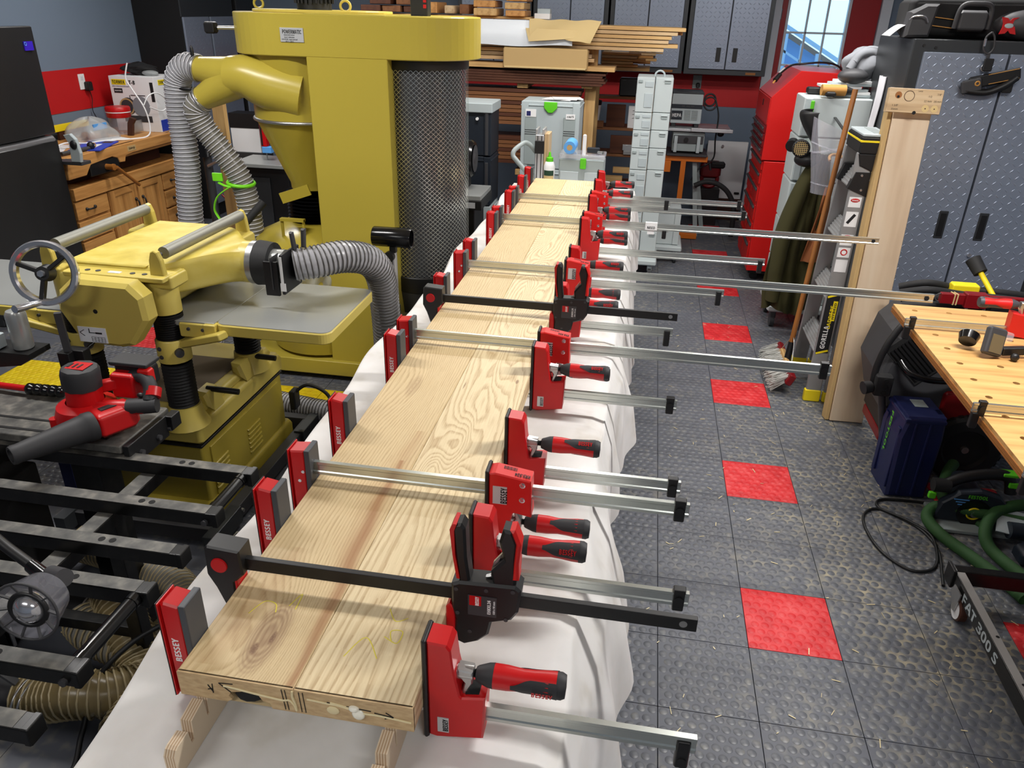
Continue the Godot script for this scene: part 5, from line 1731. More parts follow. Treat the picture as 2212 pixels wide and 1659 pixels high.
	art.box(V(0.01, 0.10, 0.166), V(0.25, 0.05, 0.002))
	part("printed_picture", art, M.charcoal, x)
	art = MB.new()
	art.lathe(V(0.055, 0.20, 0.166), Vector3.BACK, [Vector2(0, 0), Vector2(0, 0.0030), Vector2(0.078, 0.0030), Vector2(0.078, 0)], 30)
	part("printed_picture", art, M.gray_cloth, x)
	art = MB.new()
	art.lathe(V(-0.075, 0.195, 0.166), Vector3.BACK, [Vector2(0.054, 0.0026), Vector2(0.066, 0.0026)], 28)
	part("printed_picture", art, M.kraft, x)
	part("logo_patch", MB.new().box(V(0.201, 0.385, 0.05), V(0.002, 0.040, 0.11)), M.yellow_bright, x)
	words("lettering", "TORMEK", 0.022, 0.098, fr(V(0.2026, 0.385, 0.05), V(0, 0, -1), V(1, 0, 0)), M.ink, x)
	words("lettering", "T-8", 0.026, 0.045, fr(V(0.2026, 0.385, -0.045), V(0, 0, -1), V(1, 0, 0)), M.ink, x)
	part("hand_hole", MB.new().box(V(0.201, 0.325, 0.0), V(0.002, 0.025, 0.07), 0.0008), M.ink, x)
	part("barcode", MB.new().box(V(0.175, 0.315, 0.166), V(0.028, 0.15, 0.002)), M.ink, x)
	part("blue_band", MB.new().box(V(0.201, 0.05, 0.03), V(0.003, 0.09, 0.24)), M.blue, x)
	solo("dark_bag", "dark crumpled bag lying on top of the printed carton", "bag", MB.new().sheet(func(u: float, v: float) -> Vector3:
		var a := TAU * u
		var p := PI * v
		var k := 1.0 + 0.18 * sin(a * 3.0 + p * 4.0)
		return V(-4.23 + 0.15 * sin(p) * cos(a) * k, 1.343 + 0.045 * (1.0 + cos(p) * (1.0 + 0.3 * sin(a * 2.0))), -6.29 + 0.11 * sin(p) * sin(a) * k), 22, 10), M.black_matte)
	solo("clear_pouch", "small clear plastic pouch on the carton beside the dark bag", "pouch", MB.new().ball(V(-4.10, 1.365, -6.22), V(0.07, 0.022, 0.05), 12, 8), M.clear_bag)
	var tb := thing("red_tub", "red lidded tub with a white stripe on the bench before the carton", "tub", V(-4.27, y0, -5.95))
	part("tub_body", MB.new().lathe(Vector3.ZERO, Vector3.UP, [Vector2(0, 0), Vector2(0.075, 0), Vector2(0.085, 0.13)], 28), M.clear_plastic, tb)
	part("lid", MB.new().lathe(Vector3.ZERO, Vector3.UP, [Vector2(0.088, 0.13), Vector2(0.092, 0.135), Vector2(0.092, 0.165), Vector2(0.095, 0.175), Vector2(0.095, 0.205), Vector2(0.09, 0.212), Vector2(0, 0.212)], 30), M.red, tb)
	part("stripe", MB.new().lathe(Vector3.ZERO, Vector3.UP, [Vector2(0.0955, 0.169), Vector2(0.0955, 0.176)], 30), M.white, tb)
	var bg := thing("clear_bag", "crumpled clear plastic bag with a blue print on the bench", "plastic bag", V(-4.30, y0, -5.62))
	part("film", MB.new().sheet(func(u: float, v: float) -> Vector3:
		var a := TAU * u
		var p := PI * 0.5 * v
		var k := 1.0 + 0.10 * sin(a * 5.0 + v * 5.0) + 0.06 * sin(a * 9.0)
		return V(0.17 * sin(p) * cos(a) * k, 0.006 + 0.15 * cos(p) * (1.0 + 0.12 * sin(a * 3.0)), 0.20 * sin(p) * sin(a) * k), 30, 9), M.clear_bag, bg)
	part("print", MB.new().box(V(0.10, 0.105, 0.02), V(0.01, 0.045, 0.16), 0.002), M.blue_sky, bg)
	for q in [[-0.02, 0.03, 0.06, 0.03], [0.05, 0.028, -0.08, 0.028], [-0.07, 0.026, -0.03, 0.024]]:
		part("knob", MB.new().ball(V(q[0], q[1], q[2]), V(q[3], q[3], q[3]), 12, 8), M.wood_handle, bg)
	var sw := thing("handsaw", "handsaw handle of brown wood leaning on the plastic bag", "saw", V(-4.12, y0, -5.88))
	part("handle", MB.new().prism([Vector2(-0.05, 0.0), Vector2(0.0, 0.0), Vector2(0.02, 0.09), Vector2(0.05, 0.13), Vector2(0.0, 0.145), Vector2(-0.03, 0.10)], -0.012, 0.012, 0.004), M.wood_dark, sw)
	part("blade", MB.new().box(V(-0.02, 0.06, -0.09), V(0.002, 0.09, 0.16)), M.steel, sw)
	for q in [["magazine", "blue magazine lying open at the front of the workbench", V(-4.08, y0 + 0.004, -5.33), V(0.22, 0.008, 0.42), 0.30, M.blue], ["leaflet", "white leaflet with dark print lying by the fridge end of the bench", V(-4.28, y0 + 0.003, -5.12), V(0.20, 0.005, 0.34), 0.5, M.white], ["paper_sheet", "white sheet of paper curling behind the blue magazine", V(-4.16, y0 + 0.005, -5.62), V(0.16, 0.004, 0.26), -0.35, M.white]]:
		var p := thing(q[0], q[1], "paper", q[2], q[4])
		part("sheet", MB.new().box(Vector3.ZERO, q[3], 0.001), q[5], p)
		if q[0] == "magazine":
			part("cover_print", MB.new().box(V(0.02, 0.0045, 0.02), V(0.04, 0.001, 0.16)), M.white, p)
			part("cover_print", MB.new().box(V(0.05, 0.0045, -0.15), V(0.07, 0.001, 0.07)), M.wood_dark, p)
		elif q[0] == "leaflet":
			part("cover_print", MB.new().box(V(0.01, 0.003, 0.02), V(0.07, 0.001, 0.18)), M.wood_dark, p)
	var br := thing("holdfast", "dark steel bench tool with a shaft lying on the near end of the bench", "tool", V(-4.02, y0, -5.02))
	part("shaft", MB.new().cyl(V(0.0, 0.018, 0.12), V(0.02, 0.018, -0.16), 0.014, -1, 10), M.charcoal, br)
	part("head", MB.new().ball(V(0.02, 0.03, -0.17), V(0.025, 0.03, 0.03), 12, 8), M.black, br)
	part("brass_ring", MB.new().ring(V(0.022, 0.03, -0.20), V(0, 0.3, 1), 0.016, 0.004, 16, 6), M.cork, br)
	var lv := thing("holddown_clamp", "pale blue-grey steel arm with a black knob at the corner of the fridge", "clamp arm", V(-3.80, 0.912, -4.76))
	part("arm", MB.new().prism([Vector2(-0.03, 0.0), Vector2(0.04, 0.0), Vector2(0.05, 0.06), Vector2(0.035, 0.15), Vector2(0.0, 0.185), Vector2(-0.05, 0.175), Vector2(-0.02, 0.12)], -0.015, 0.015, 0.004), M.sys_gray, lv)
	part("knob", MB.new().ball(V(0.018, 0.115, 0.02), V(0.025, 0.03, 0.015), 12, 8), M.black, lv)
	part("arm_foot", MB.new().box(V(-0.06, -0.012, -0.04), V(0.2, 0.022, 0.10), 0.003), M.charcoal, lv)
	solo("spirit_level", "yellow level standing against the wall behind the fridge end of the bench", "level", MB.new().box(V(-4.50, 1.00, -5.55), V(0.03, 0.05, 0.62), 0.004), M.yellow_bright)
	part("stand", MB.new().box(V(-4.50, 0.9435, -5.55), V(0.02, 0.063, 0.10)), M.wood_dark, self.get_child(self.get_child_count() - 1))
	var wc := thing("charging_cable", "white charging cord looping from the carton over the bench papers", "cord", V(-4.0, y0, -5.9))
	part("cord", MB.new().tube(MB.smooth([V(-0.06, 0.55, 0.02), V(-0.09, 0.44, 0.03), V(-0.06, 0.36, 0.02), V(0.02, 0.22, 0.02), V(0.04, 0.08, 0.02), V(0.03, 0.008, 0.06), V(-0.02, 0.006, 0.22), V(-0.12, 0.010, 0.34), V(-0.18, 0.012, 0.52), V(-0.24, 0.03, 0.66), V(-0.22, 0.018, 0.78), V(-0.10, 0.016, 0.70)], 8), 0.006, 8), M.white, wc)
	part("loop", MB.new().tube(MB.smooth([V(0.02, 0.24, 0.02), V(0.05, 0.31, -0.02), V(0.07, 0.32, -0.12), V(0.08, 0.24, -0.22), V(0.06, 0.18, -0.16), V(0.03, 0.22, -0.04)], 8), 0.005, 8), M.white, wc)
	# tall black cabinets with tread-plate doors along the left wall
	for i in 2:
		var z := -7.27 - 0.93 * i
		if i == 1: z = -8.0
		var len_: float = 0.92 if i == 0 else 0.38
		var c := thing("tall_cabinet", ["tall black cabinet with grey tread-plate doors behind the clear hoses", "tall black tread-plate cabinet standing in the back corner of the garage"][i], "cabinet", V(-4.33, 0, z))
		part("carcass", MB.new().box(V(0, 1.13, 0), V(0.45, 2.26, len_), 0.004), M.cab_black, c)
		part("face_frame", MB.new().box(V(0.228, 2.02, 0), V(0.012, 0.48, len_), 0.003), M.cab_dark, c)
		for k in (2 if i == 0 else 1):
			var zz: float = (0.23 if k == 0 else -0.23) if i == 0 else 0.0
			var d := part("door", MB.new().box(V(0.232, 0.95, zz), V(0.02, 1.66, 0.43 if i == 0 else 0.34), 0.004), M.plate, c)
			tread(d, V(0.243, 0.95, zz), V(0, 0, -1), V(1, 0, 0), 0.41 if i == 0 else 0.32, 1.64, 0.033)

# raised lugs of tread plate over a w x h area centred at c; xa = direction across, nn = outward
var lug: ArrayMesh
func tread(parent: Node, c: Vector3, xa: Vector3, nn: Vector3, w: float, h: float, pitch: float) -> void:
	if lug == null:
		var b := MB.new()
		b.lathe(Vector3.ZERO, V(0, 0, 1), [Vector2(1.0, 0), Vector2(0.7, 0.75), Vector2(0, 1.0)], 8, 80.0)
		lug = b.commit()
	var mm := MultiMesh.new()
	mm.transform_format = MultiMesh.TRANSFORM_3D
	mm.mesh = lug
	var ya := nn.cross(xa)
	var nx := int(w / pitch)
	var ny := int(h / pitch)
	mm.instance_count = nx * ny
	for i in nx:
		for j in ny:
			var s := 1.0 if (i + j) % 2 == 0 else -1.0
			var d := (xa + ya * s).normalized()
			var e := nn.cross(d)
			var p := c + xa * ((i + 0.5) / nx - 0.5) * w + ya * ((j + 0.5) / ny - 0.5) * h
			mm.set_instance_transform(i * ny + j, Transform3D(Basis(d * pitch * 0.42, e * pitch * 0.12, nn * 0.0018), p))
	var o := MultiMeshInstance3D.new()
	o.name = "tread_pattern"
	o.multimesh = mm
	o.material_override = M.plate
	o.set_meta("kind", "stuff")
	parent.add_child(o, true)

# ---------- drum sander frame in the left foreground ----------
func build_sander_frame() -> void:
	var t := thing("roller_table", "black dusty steel outfeed frame with rollers beside the covered bench", "roller table", V(-1.6, 0, -1.3))
	var o := V(1.6, 0, 1.3)
	var zs := [-1.731, -1.531, -1.362, -1.223, -0.984, -0.846]
	for z in zs:
		var b := MB.new().mv(o)
		b.box(V(-1.83, 0.680, z), V(1.58, 0.042, 0.042), 0.003)
		b.box(V(-1.036, 0.680, z), V(0.018, 0.046, 0.046), 0.004)
		var br := part("cross_bar", b, M.black_steel, t)
		b = MB.new().mv(o)
		b.box(V(-1.80, 0.7012, z), V(1.48, 0.0012, 0.038))
		part("dust_film", b, M.dusty_black, br)
		b = MB.new().mv(o)
		for e in [-1.255, -1.225]:
			b.cyl(V(e, 0.7015, z), V(e, 0.7025, z), 0.009, -1, 12)
		part("bolt_hole", b, M.black_matte, br)
	for p in [[-1.731, -1.531], [-1.223, -0.984]]:
		var b := MB.new().mv(o)
		b.cyl(V(-1.062, 0.682, p[0] + 0.02), V(-1.062, 0.682, p[1] - 0.02), 0.017, -1, 18)
		b.cyl(V(-1.062, 0.682, p[0] + 0.02), V(-1.062, 0.682, p[0] + 0.04), 0.019, -1, 18)
		b.cyl(V(-1.062, 0.682, p[1] - 0.04), V(-1.062, 0.682, p[1] - 0.02), 0.019, -1, 18)
		part("end_roller", b, M.black_gloss, t)
		b = MB.new().mv(o)
		b.cyl(V(-1.062, 0.675, p[1] + 0.021), V(-1.062, 0.675, p[1] + 0.030), 0.009, -1, 6)
		part("roller_bolt", b, M.charcoal, t)
	for xx in [-1.36, -1.90]:
		var b := MB.new().mv(o)
		b.box(V(xx, 0.638, -1.29), V(0.05, 0.042, 0.96), 0.003)
		var rl := part("long_rail", b, M.black_steel, t)
		b = MB.new().mv(o)
		b.box(V(xx, 0.6597, -1.29), V(0.046, 0.0012, 0.95))
		part("dust_film", b, M.dusty_black, rl)
		for z in [-1.53, -0.90]:
			b = MB.new().mv(o)
			b.box(V(xx, 0.31, z), V(0.045, 0.62, 0.045), 0.003)
			part("leg", b, M.black_steel, t)
	var b2 := MB.new().mv(o)
	b2.box(V(-1.63, 0.22, -1.53), V(0.50, 0.04, 0.04), 0.003)
	part("lower_brace", b2, M.black_steel, t)
	# sander bed behind the frame
	var s := thing("sander_bed", "dusty black machine bed with slots carrying the red blower", "machine bed", V(-1.95, 0, -1.845))
	part("bed", MB.new().box(V(0, 0.725, 0), V(1.02, 0.03, 0.255), 0.006), M.dusty_black, s)
	for z in [0.035, 0.095]: part("slot", MB.new().box(V(-0.03, 0.7405, z), V(0.96, 0.0025, 0.010)), M.black_matte, s)
	part("bed_rib", MB.new().box(V(0, 0.68, 0), V(0.98, 0.06, 0.19), 0.004), M.black_steel, s)
	part("end_bracket", MB.new().box(V(0.52, 0.70, 0.02), V(0.022, 0.075, 0.20), 0.004), M.black, s)
	part("end_bracket", MB.new().box(V(0.535, 0.71, -0.10), V(0.03, 0.05, 0.05), 0.004), M.black, s)
	for z in [0.07, -0.02, -0.08]: part("bolt", MB.new().cyl(V(0.531, 0.69, z), V(0.541, 0.69, z), 0.009, -1, 10), M.charcoal, s)
	for q in [[-0.495, 0.0], [0.30, 0.0]]: part("pedestal", MB.new().box(V(q[0], 0.325, q[1]), V(0.10, 0.65, 0.10), 0.005), M.black_steel, s)
	# blower lying on the bed
	var l := thing("leaf_blower", "red and black cordless blower lying on the dusty machine bed", "blower", V(-1.593, 0.741, -1.806))
	var nd := (V(-1.611, 0, -1.517) - V(-1.507, 0, -1.708)).normalized()
	var root := V(0.075, 0.058, 0.085)
	part("nozzle", MB.new().lathe(root, nd, [Vector2(0.044, -0.005), Vector2(0.045, 0.016), Vector2(0.042, 0.020), Vector2(0.039, 0.05), Vector2(0.027, 0.20), Vector2(0.028, 0.212), Vector2(0.026, 0.220), Vector2(0.019, 0.220), Vector2(0.018, 0.15), Vector2(0, 0.15)], 26), M.grip, l)
	part("nozzle_bore", MB.new().lathe(root, nd, [Vector2(0, 0.205), Vector2(0.0185, 0.205)], 20), M.black_matte, l)
	part("outlet_duct", MB.new().bar(root - nd * 0.13, root, 0.082, 0.08, Vector3.UP, 0.018), M.red, l)
	part("duct_badge", MB.new().bar(root - nd * 0.10 + V(0, 0.041, 0), root - nd * 0.03 + V(0, 0.041, 0), 0.022, 0.003), M.black, l)
	part("fan_housing", MB.new().lathe(V(0, 0.002, 0), Vector3.UP, [Vector2(0, 0), Vector2(0.075, 0.0), Vector2(0.09, 0.015), Vector2(0.092, 0.05), Vector2(0.082, 0.08), Vector2(0.055, 0.092)], 26), M.red, l)
	for a in [2.4, 0.2, 4.0]: part("screw_boss", MB.new().cyl(V(0.092 * cos(a), 0.012, 0.092 * sin(a)), V(0.092 * cos(a), 0.055, 0.092 * sin(a)), 0.014, -1, 12), M.red, l)
	part("motor_tower", MB.new().lathe(V(0, 0.085, 0), V(0.05, 1, 0), [Vector2(0.056, 0), Vector2(0.052, 0.055), Vector2(0.053, 0.06)], 8, 20.0), M.red, l)
	var mc := part("motor_cap", MB.new().lathe(V(0.003, 0.14, 0), V(0.05, 1, 0), [Vector2(0.056, 0), Vector2(0.056, 0.05), Vector2(0.050, 0.062), Vector2(0.040, 0.066), Vector2(0, 0.066)], 10, 30.0), M.grip, l)
	part("cap_inset", MB.new().box(V(0.006, 0.2065, 0), V(0.06, 0.003, 0.05), 0.001), M.red, mc)
	for q in [-0.018, -0.002, 0.014]: part("vent_slot", MB.new().box(V(q, 0.2085, 0.004), V(0.006, 0.002, 0.025)), M.black, mc)
	part("handle", MB.new().tube(MB.smooth([V(0.04, 0.075, 0.02), V(0.10, 0.085, 0.01), V(0.17, 0.085, -0.005), V(0.22, 0.09, -0.02)], 6), 0.024, 12, true, 0.9), M.red, l)
	part("handle_grip", MB.new().tube(MB.smooth([V(0.14, 0.085, 0.0), V(0.19, 0.088, -0.012), V(0.222, 0.09, -0.022)], 5), 0.0265, 12, true, 0.9), M.grip, l)
	part("trigger_arm", MB.new().tube(MB.smooth([V(0.20, 0.10, -0.02), V(0.19, 0.135, -0.05), V(0.155, 0.155, -0.07), V(0.12, 0.15, -0.07)], 5), 0.021, 12), M.grip, l)
	part("trigger_arm", MB.new().tube(MB.smooth([V(0.205, 0.11, -0.03), V(0.20, 0.13, -0.05)], 5), 0.024, 12), M.red, l)
	part("switch", MB.new().ball(V(0.175, 0.118, -0.02), V(0.012, 0.008, 0.009), 10, 7), M.black, l)
	part("bridge", MB.new().bar(V(0.03, 0.125, -0.03), V(0.09, 0.135, -0.06), 0.03, 0.035, Vector3.UP, 0.006), M.red, l)
	part("battery_bay", MB.new().box(V(0.10, 0.125, -0.075), V(0.085, 0.085, 0.07), 0.012), M.red, l)
	var bt := part("battery", MB.new().box(V(0.115, 0.150, -0.105), V(0.125, 0.075, 0.06), 0.014), M.black, l)
	part("battery_cap", MB.new().box(V(0.115, 0.19, -0.10), V(0.13, 0.016, 0.075), 0.006), M.grip, bt)
	part("battery_side", MB.new().box(V(0.165, 0.155, -0.075), V(0.045, 0.055, 0.035), 0.008), M.red_light, bt)
	# red bar with a black ribbed grip, silver roll and grey block on the far left
	var rb := thing("red_lever", "red steel lever with a black ribbed grip lying behind the blower", "lever", V(-1.93, 0.745, -1.95))
	part("bar", MB.new().cyl(V(-0.45, 0.012, -0.03), V(0.0, 0.020, 0.0), 0.0105, -1, 12), M.red, rb)
	var pr: Array = [Vector2(0, 0)]
	for i in 5:
		pr.append(Vector2(0.014, 0.004 + 0.028 * i)); pr.append(Vector2(0.0195, 0.010 + 0.028 * i)); pr.append(Vector2(0.0195, 0.024 + 0.028 * i)); pr.append(Vector2(0.014, 0.030 + 0.028 * i))
	pr.append(Vector2(0, 0.148))
	part("ribbed_grip", MB.new().lathe(V(0.0, 0.020, 0.0), V(1, 0.03, 0.02), pr, 18, 50.0), M.black_gloss, rb)
	var rw := thing("chrome_canister", "brushed silver canister standing on the grey block at the frame edge", "canister", V(-2.0, 0.86, -2.06))
	part("shell", MB.new().lathe(Vector3.ZERO, Vector3.UP, [Vector2(0, 0), Vector2(0.030, 0), Vector2(0.032, 0.004), Vector2(0.032, 0.12), Vector2(0.026, 0.132), Vector2(0.012, 0.136), Vector2(0, 0.136)], 26), M.cast, rw)
	var gb := thing("machine_arm", "black angled machine arm with a pale grey block at the left edge", "machine arm", V(-2.06, 0.0, -2.06))
	part("arm", MB.new().prism([Vector2(-0.40, 0.75), Vector2(-0.02, 0.80), Vector2(0.075, 0.815), Vector2(0.115, 0.84), Vector2(0.115, 0.858), Vector2(-0.40, 0.858)], -0.05, 0.05, 0.006), M.black, gb)
	part("block", MB.new().box(V(-0.06, 0.885, 0.03), V(0.12, 0.05, 0.06), 0.004), M.sys_gray, gb)
	part("column", MB.new().box(V(-0.25, 0.38, 0.0), V(0.09, 0.76, 0.09), 0.004), M.black, gb)

# ---------- lamp, hoses and cables at the lower left ----------
func build_left_bits() -> void:
	var o := V(1.5, -0.702, 1.223)
	var t := thing("task_lamp", "gooseneck task lamp with a spoked clear shade at the frame's edge", "lamp", -o)
	var c := o + V(-1.157, 0.796, -1.09)
	var ax := V(0.12, 0.12, 1.0).normalized()
	part("gooseneck", MB.new().tube(MB.smooth([V(0, 0, 0), V(0.02, 0.11, 0.01), o + V(-1.40, 0.862, -1.18), o + V(-1.30, 0.828, -1.15), o + V(-1.211, 0.800, -1.125)], 6), 0.012, 10), M.black, t)
	part("neck_foot", MB.new().cyl(V(0, 0, 0), V(0, 0.02, 0), 0.035, -1, 16), M.black, t)
	part("socket", MB.new().cyl(o + V(-1.235, 0.808, -1.13), o + V(-1.165, 0.800, -1.10), 0.015, 0.017, 18), M.black_gloss, t)
	part("socket_cap", MB.new().cyl(o + V(-1.175, 0.806, -1.115), o + V(-1.125, 0.822, -1.095), 0.020, -1, 18), M.charcoal, t)
	part("shade", MB.new().lathe(c, ax, [Vector2(0.030, 0.0), Vector2(0.050, 0.02), Vector2(0.066, 0.085), Vector2(0.068, 0.087)], 30, 60.0), M.clear_plastic, t)
	part("reflector", MB.new().ball(c + ax * 0.070, V(0.034, 0.034, 0.030), 20, 12), M.chrome, t)
	part("reflector_ring", MB.new().ring(c + ax * 0.078, ax, 0.037, 0.006, 28, 8), M.black, t)
	part("shade_rim", MB.new().ring(c + ax * 0.087, ax, 0.067, 0.003, 34, 6), M.charcoal, t)
	var xx := ax.cross(Vector3.UP).normalized()
	var yy := ax.cross(xx)
	for i in 10:
		var a := TAU * i / 10
		var d := xx * cos(a) + yy * sin(a)
		part("rib", MB.new().bar(c + ax * 0.078 + d * 0.040, c + ax * 0.087 + d * 0.066, 0.006, 0.003), M.charcoal, t)
	# tan dust hoses on the floor
	var hs := [
		["tan ribbed hose curving on the floor under the farther roller", [V(-1.95, 0.075, -2.02), V(-1.80, 0.08, -1.99), V(-1.62, 0.08, -1.93), V(-1.47, 0.08, -1.86), V(-1.37, 0.08, -1.76), V(-1.36, 0.085, -1.62), V(-1.42, 0.10, -1.56), V(-1.56, 0.12, -1.58), V(-1.64, 0.13, -1.62)], "hose_clear"],
		["tan ribbed hose passing beside the black leg of the frame", [V(-1.64, 0.10, -1.72), V(-1.54, 0.18, -1.66), V(-1.45, 0.16, -1.58), V(-1.36, 0.10, -1.50), V(-1.30, 0.08, -1.40), V(-1.28, 0.08, -1.28)], "hose_tan"],
		["tan ribbed hose joined to a grey pipe at the lower left", [V(-1.63, 0.085, -1.33), V(-1.55, 0.10, -1.34), V(-1.47, 0.12, -1.35), V(-1.39, 0.11, -1.38), V(-1.33, 0.09, -1.46), V(-1.38, 0.08, -1.56), V(-1.50, 0.08, -1.62)], "hose_tan"]]
	for h in hs:
		var p0: Vector3 = h[1][0]
		var th := thing("floor_hose", h[0], "hose", p0, 0.0, "dust hoses on the floor at the left")
		var loc: Array = []
		for p in h[1]: loc.append(p - p0)
		part("hose_wall", MB.new().hose(loc, 0.060, 0.019, 0.009, 20), M[h[2]], th)
		part("wire_helix", MB.new().helix(loc, 0.068, 0.019, 0.0036), M.wire_tan, th)
		part("dust_lining", MB.new().tube(MB.resample(loc, 0.04), 0.050, 12, false), M.hose_dust, th)
	var pipe := thing("grey_pipe", "dark grey pipe fitting clamped into the tan hose at lower left", "pipe", V(-1.63, 0.085, -1.33))
	part("pipe", MB.new().cyl(V(-0.32, 0.0, 0.02), V(0.03, 0.0, 0.0), 0.056, -1, 24), M.charcoal, pipe)
	part("clip", MB.new().ring(V(0.02, 0.0, 0.0), Vector3.RIGHT, 0.070, 0.004, 28, 6), M.steel, pipe)
	part("clip", MB.new().ring(V(0.04, 0.0, 0.0), Vector3.RIGHT, 0.070, 0.004, 28, 6), M.steel, pipe)
	part("clip_wing", MB.new().bar(V(0.0, 0.07, 0.0), V(-0.06, 0.14, 0.01), 0.02, 0.008), M.charcoal, pipe)
	var pp := thing("black_pipe", "black plastic pipe joined to the hose beside the lamp", "pipe", V(-1.66, 0.12, -1.66))
	part("pipe", MB.new().cyl(V(-0.28, 0.0, -0.02), V(0.03, 0.0, 0.0), 0.055, -1, 24), M.black, pp)
	part("clip", MB.new().ring(V(0.03, 0.0, 0.01), Vector3.RIGHT, 0.070, 0.004, 28, 6), M.steel, pp)
	var cb := thing("loose_cable", "black cable hanging over the tan hoses to the floor by the bench", "cable", V(-1.25, 0.0, -1.5))
	part("cord", MB.new().tube(MB.smooth([V(0.18, 0.30, -0.20), V(0.10, 0.30, -0.13), V(0.0, 0.26, -0.06), V(-0.10, 0.22, 0.02), V(-0.16, 0.16, 0.12), V(-0.16, 0.06, 0.22), V(-0.14, 0.012, 0.32), V(-0.20, 0.010, 0.46)], 8), 0.008, 8), M.cable, cb)
	# dark cabinet with a pale edge standing under the machine bed and a blue box
	var bx := thing("ribbed_speaker", "black ribbed cabinet with a pale front edge under the frame", "cabinet", V(-2.04, 0, -1.72))
	part("body", MB.new().box(V(-0.1, 0.27, 0), V(0.5, 0.54, 0.30), 0.008), M.black_matte, bx)
	part("edge_strip", MB.new().box(V(0.152, 0.27, 0.14), V(0.008, 0.54, 0.012), 0.002), M.trim, bx)
	var bb := thing("narrow_board", "narrow dark blue panel leaning at the planer cabinet's corner", "panel", V(-2.12, 0, -2.24))
	part("board", MB.new().box(V(0, 0.22, 0), V(0.055, 0.44, 0.05), 0.003), M.blue_case, bb)

# ---------- back of the garage ----------
# a systainer-like case: base at origin, front faces +z
func case(called: String, label: String, at: Vector3, w: float, h: float, d: float, m: Material, latch: Material, group := "") -> Node3D:
	var t := thing(called, label, "tool case", at, 0.0, group)
	part("shell", MB.new().box(V(0, h * 0.5, -d * 0.5), V(w - 0.012, h - 0.004, d - 0.012), 0.006), m, t)
	for s in [-1.0, 1.0]:
		part("corner_rib", MB.new().box(V(s * (w * 0.5 - 0.03), h * 0.5, -0.004), V(0.05, h - 0.01, 0.012), 0.003), m, t)
	part("lid_rim", MB.new().box(V(0, h - 0.03, -d * 0.5), V(w, 0.008, d), 0.002), m, t)
	if latch: part("latch", MB.new().prism([Vector2(-0.045, h - 0.005), Vector2(0.045, h - 0.005), Vector2(0.045, h - 0.045), Vector2(0.015, h - 0.075), Vector2(-0.015, h - 0.075), Vector2(-0.045, h - 0.045)], -0.004, 0.010, 0.003), latch, t)
	return t

func board(called: String, label: String, a: Vector3, b: Vector3, w: float, h: float, m: Material, group := "") -> MeshInstance3D:
	var c := (a + b) * 0.5
	var o := solo(called, label, "board", MB.new().bar(a - c, b - c, w, h, Vector3.UP, 0.002), m, group)
	o.position = c
	return o

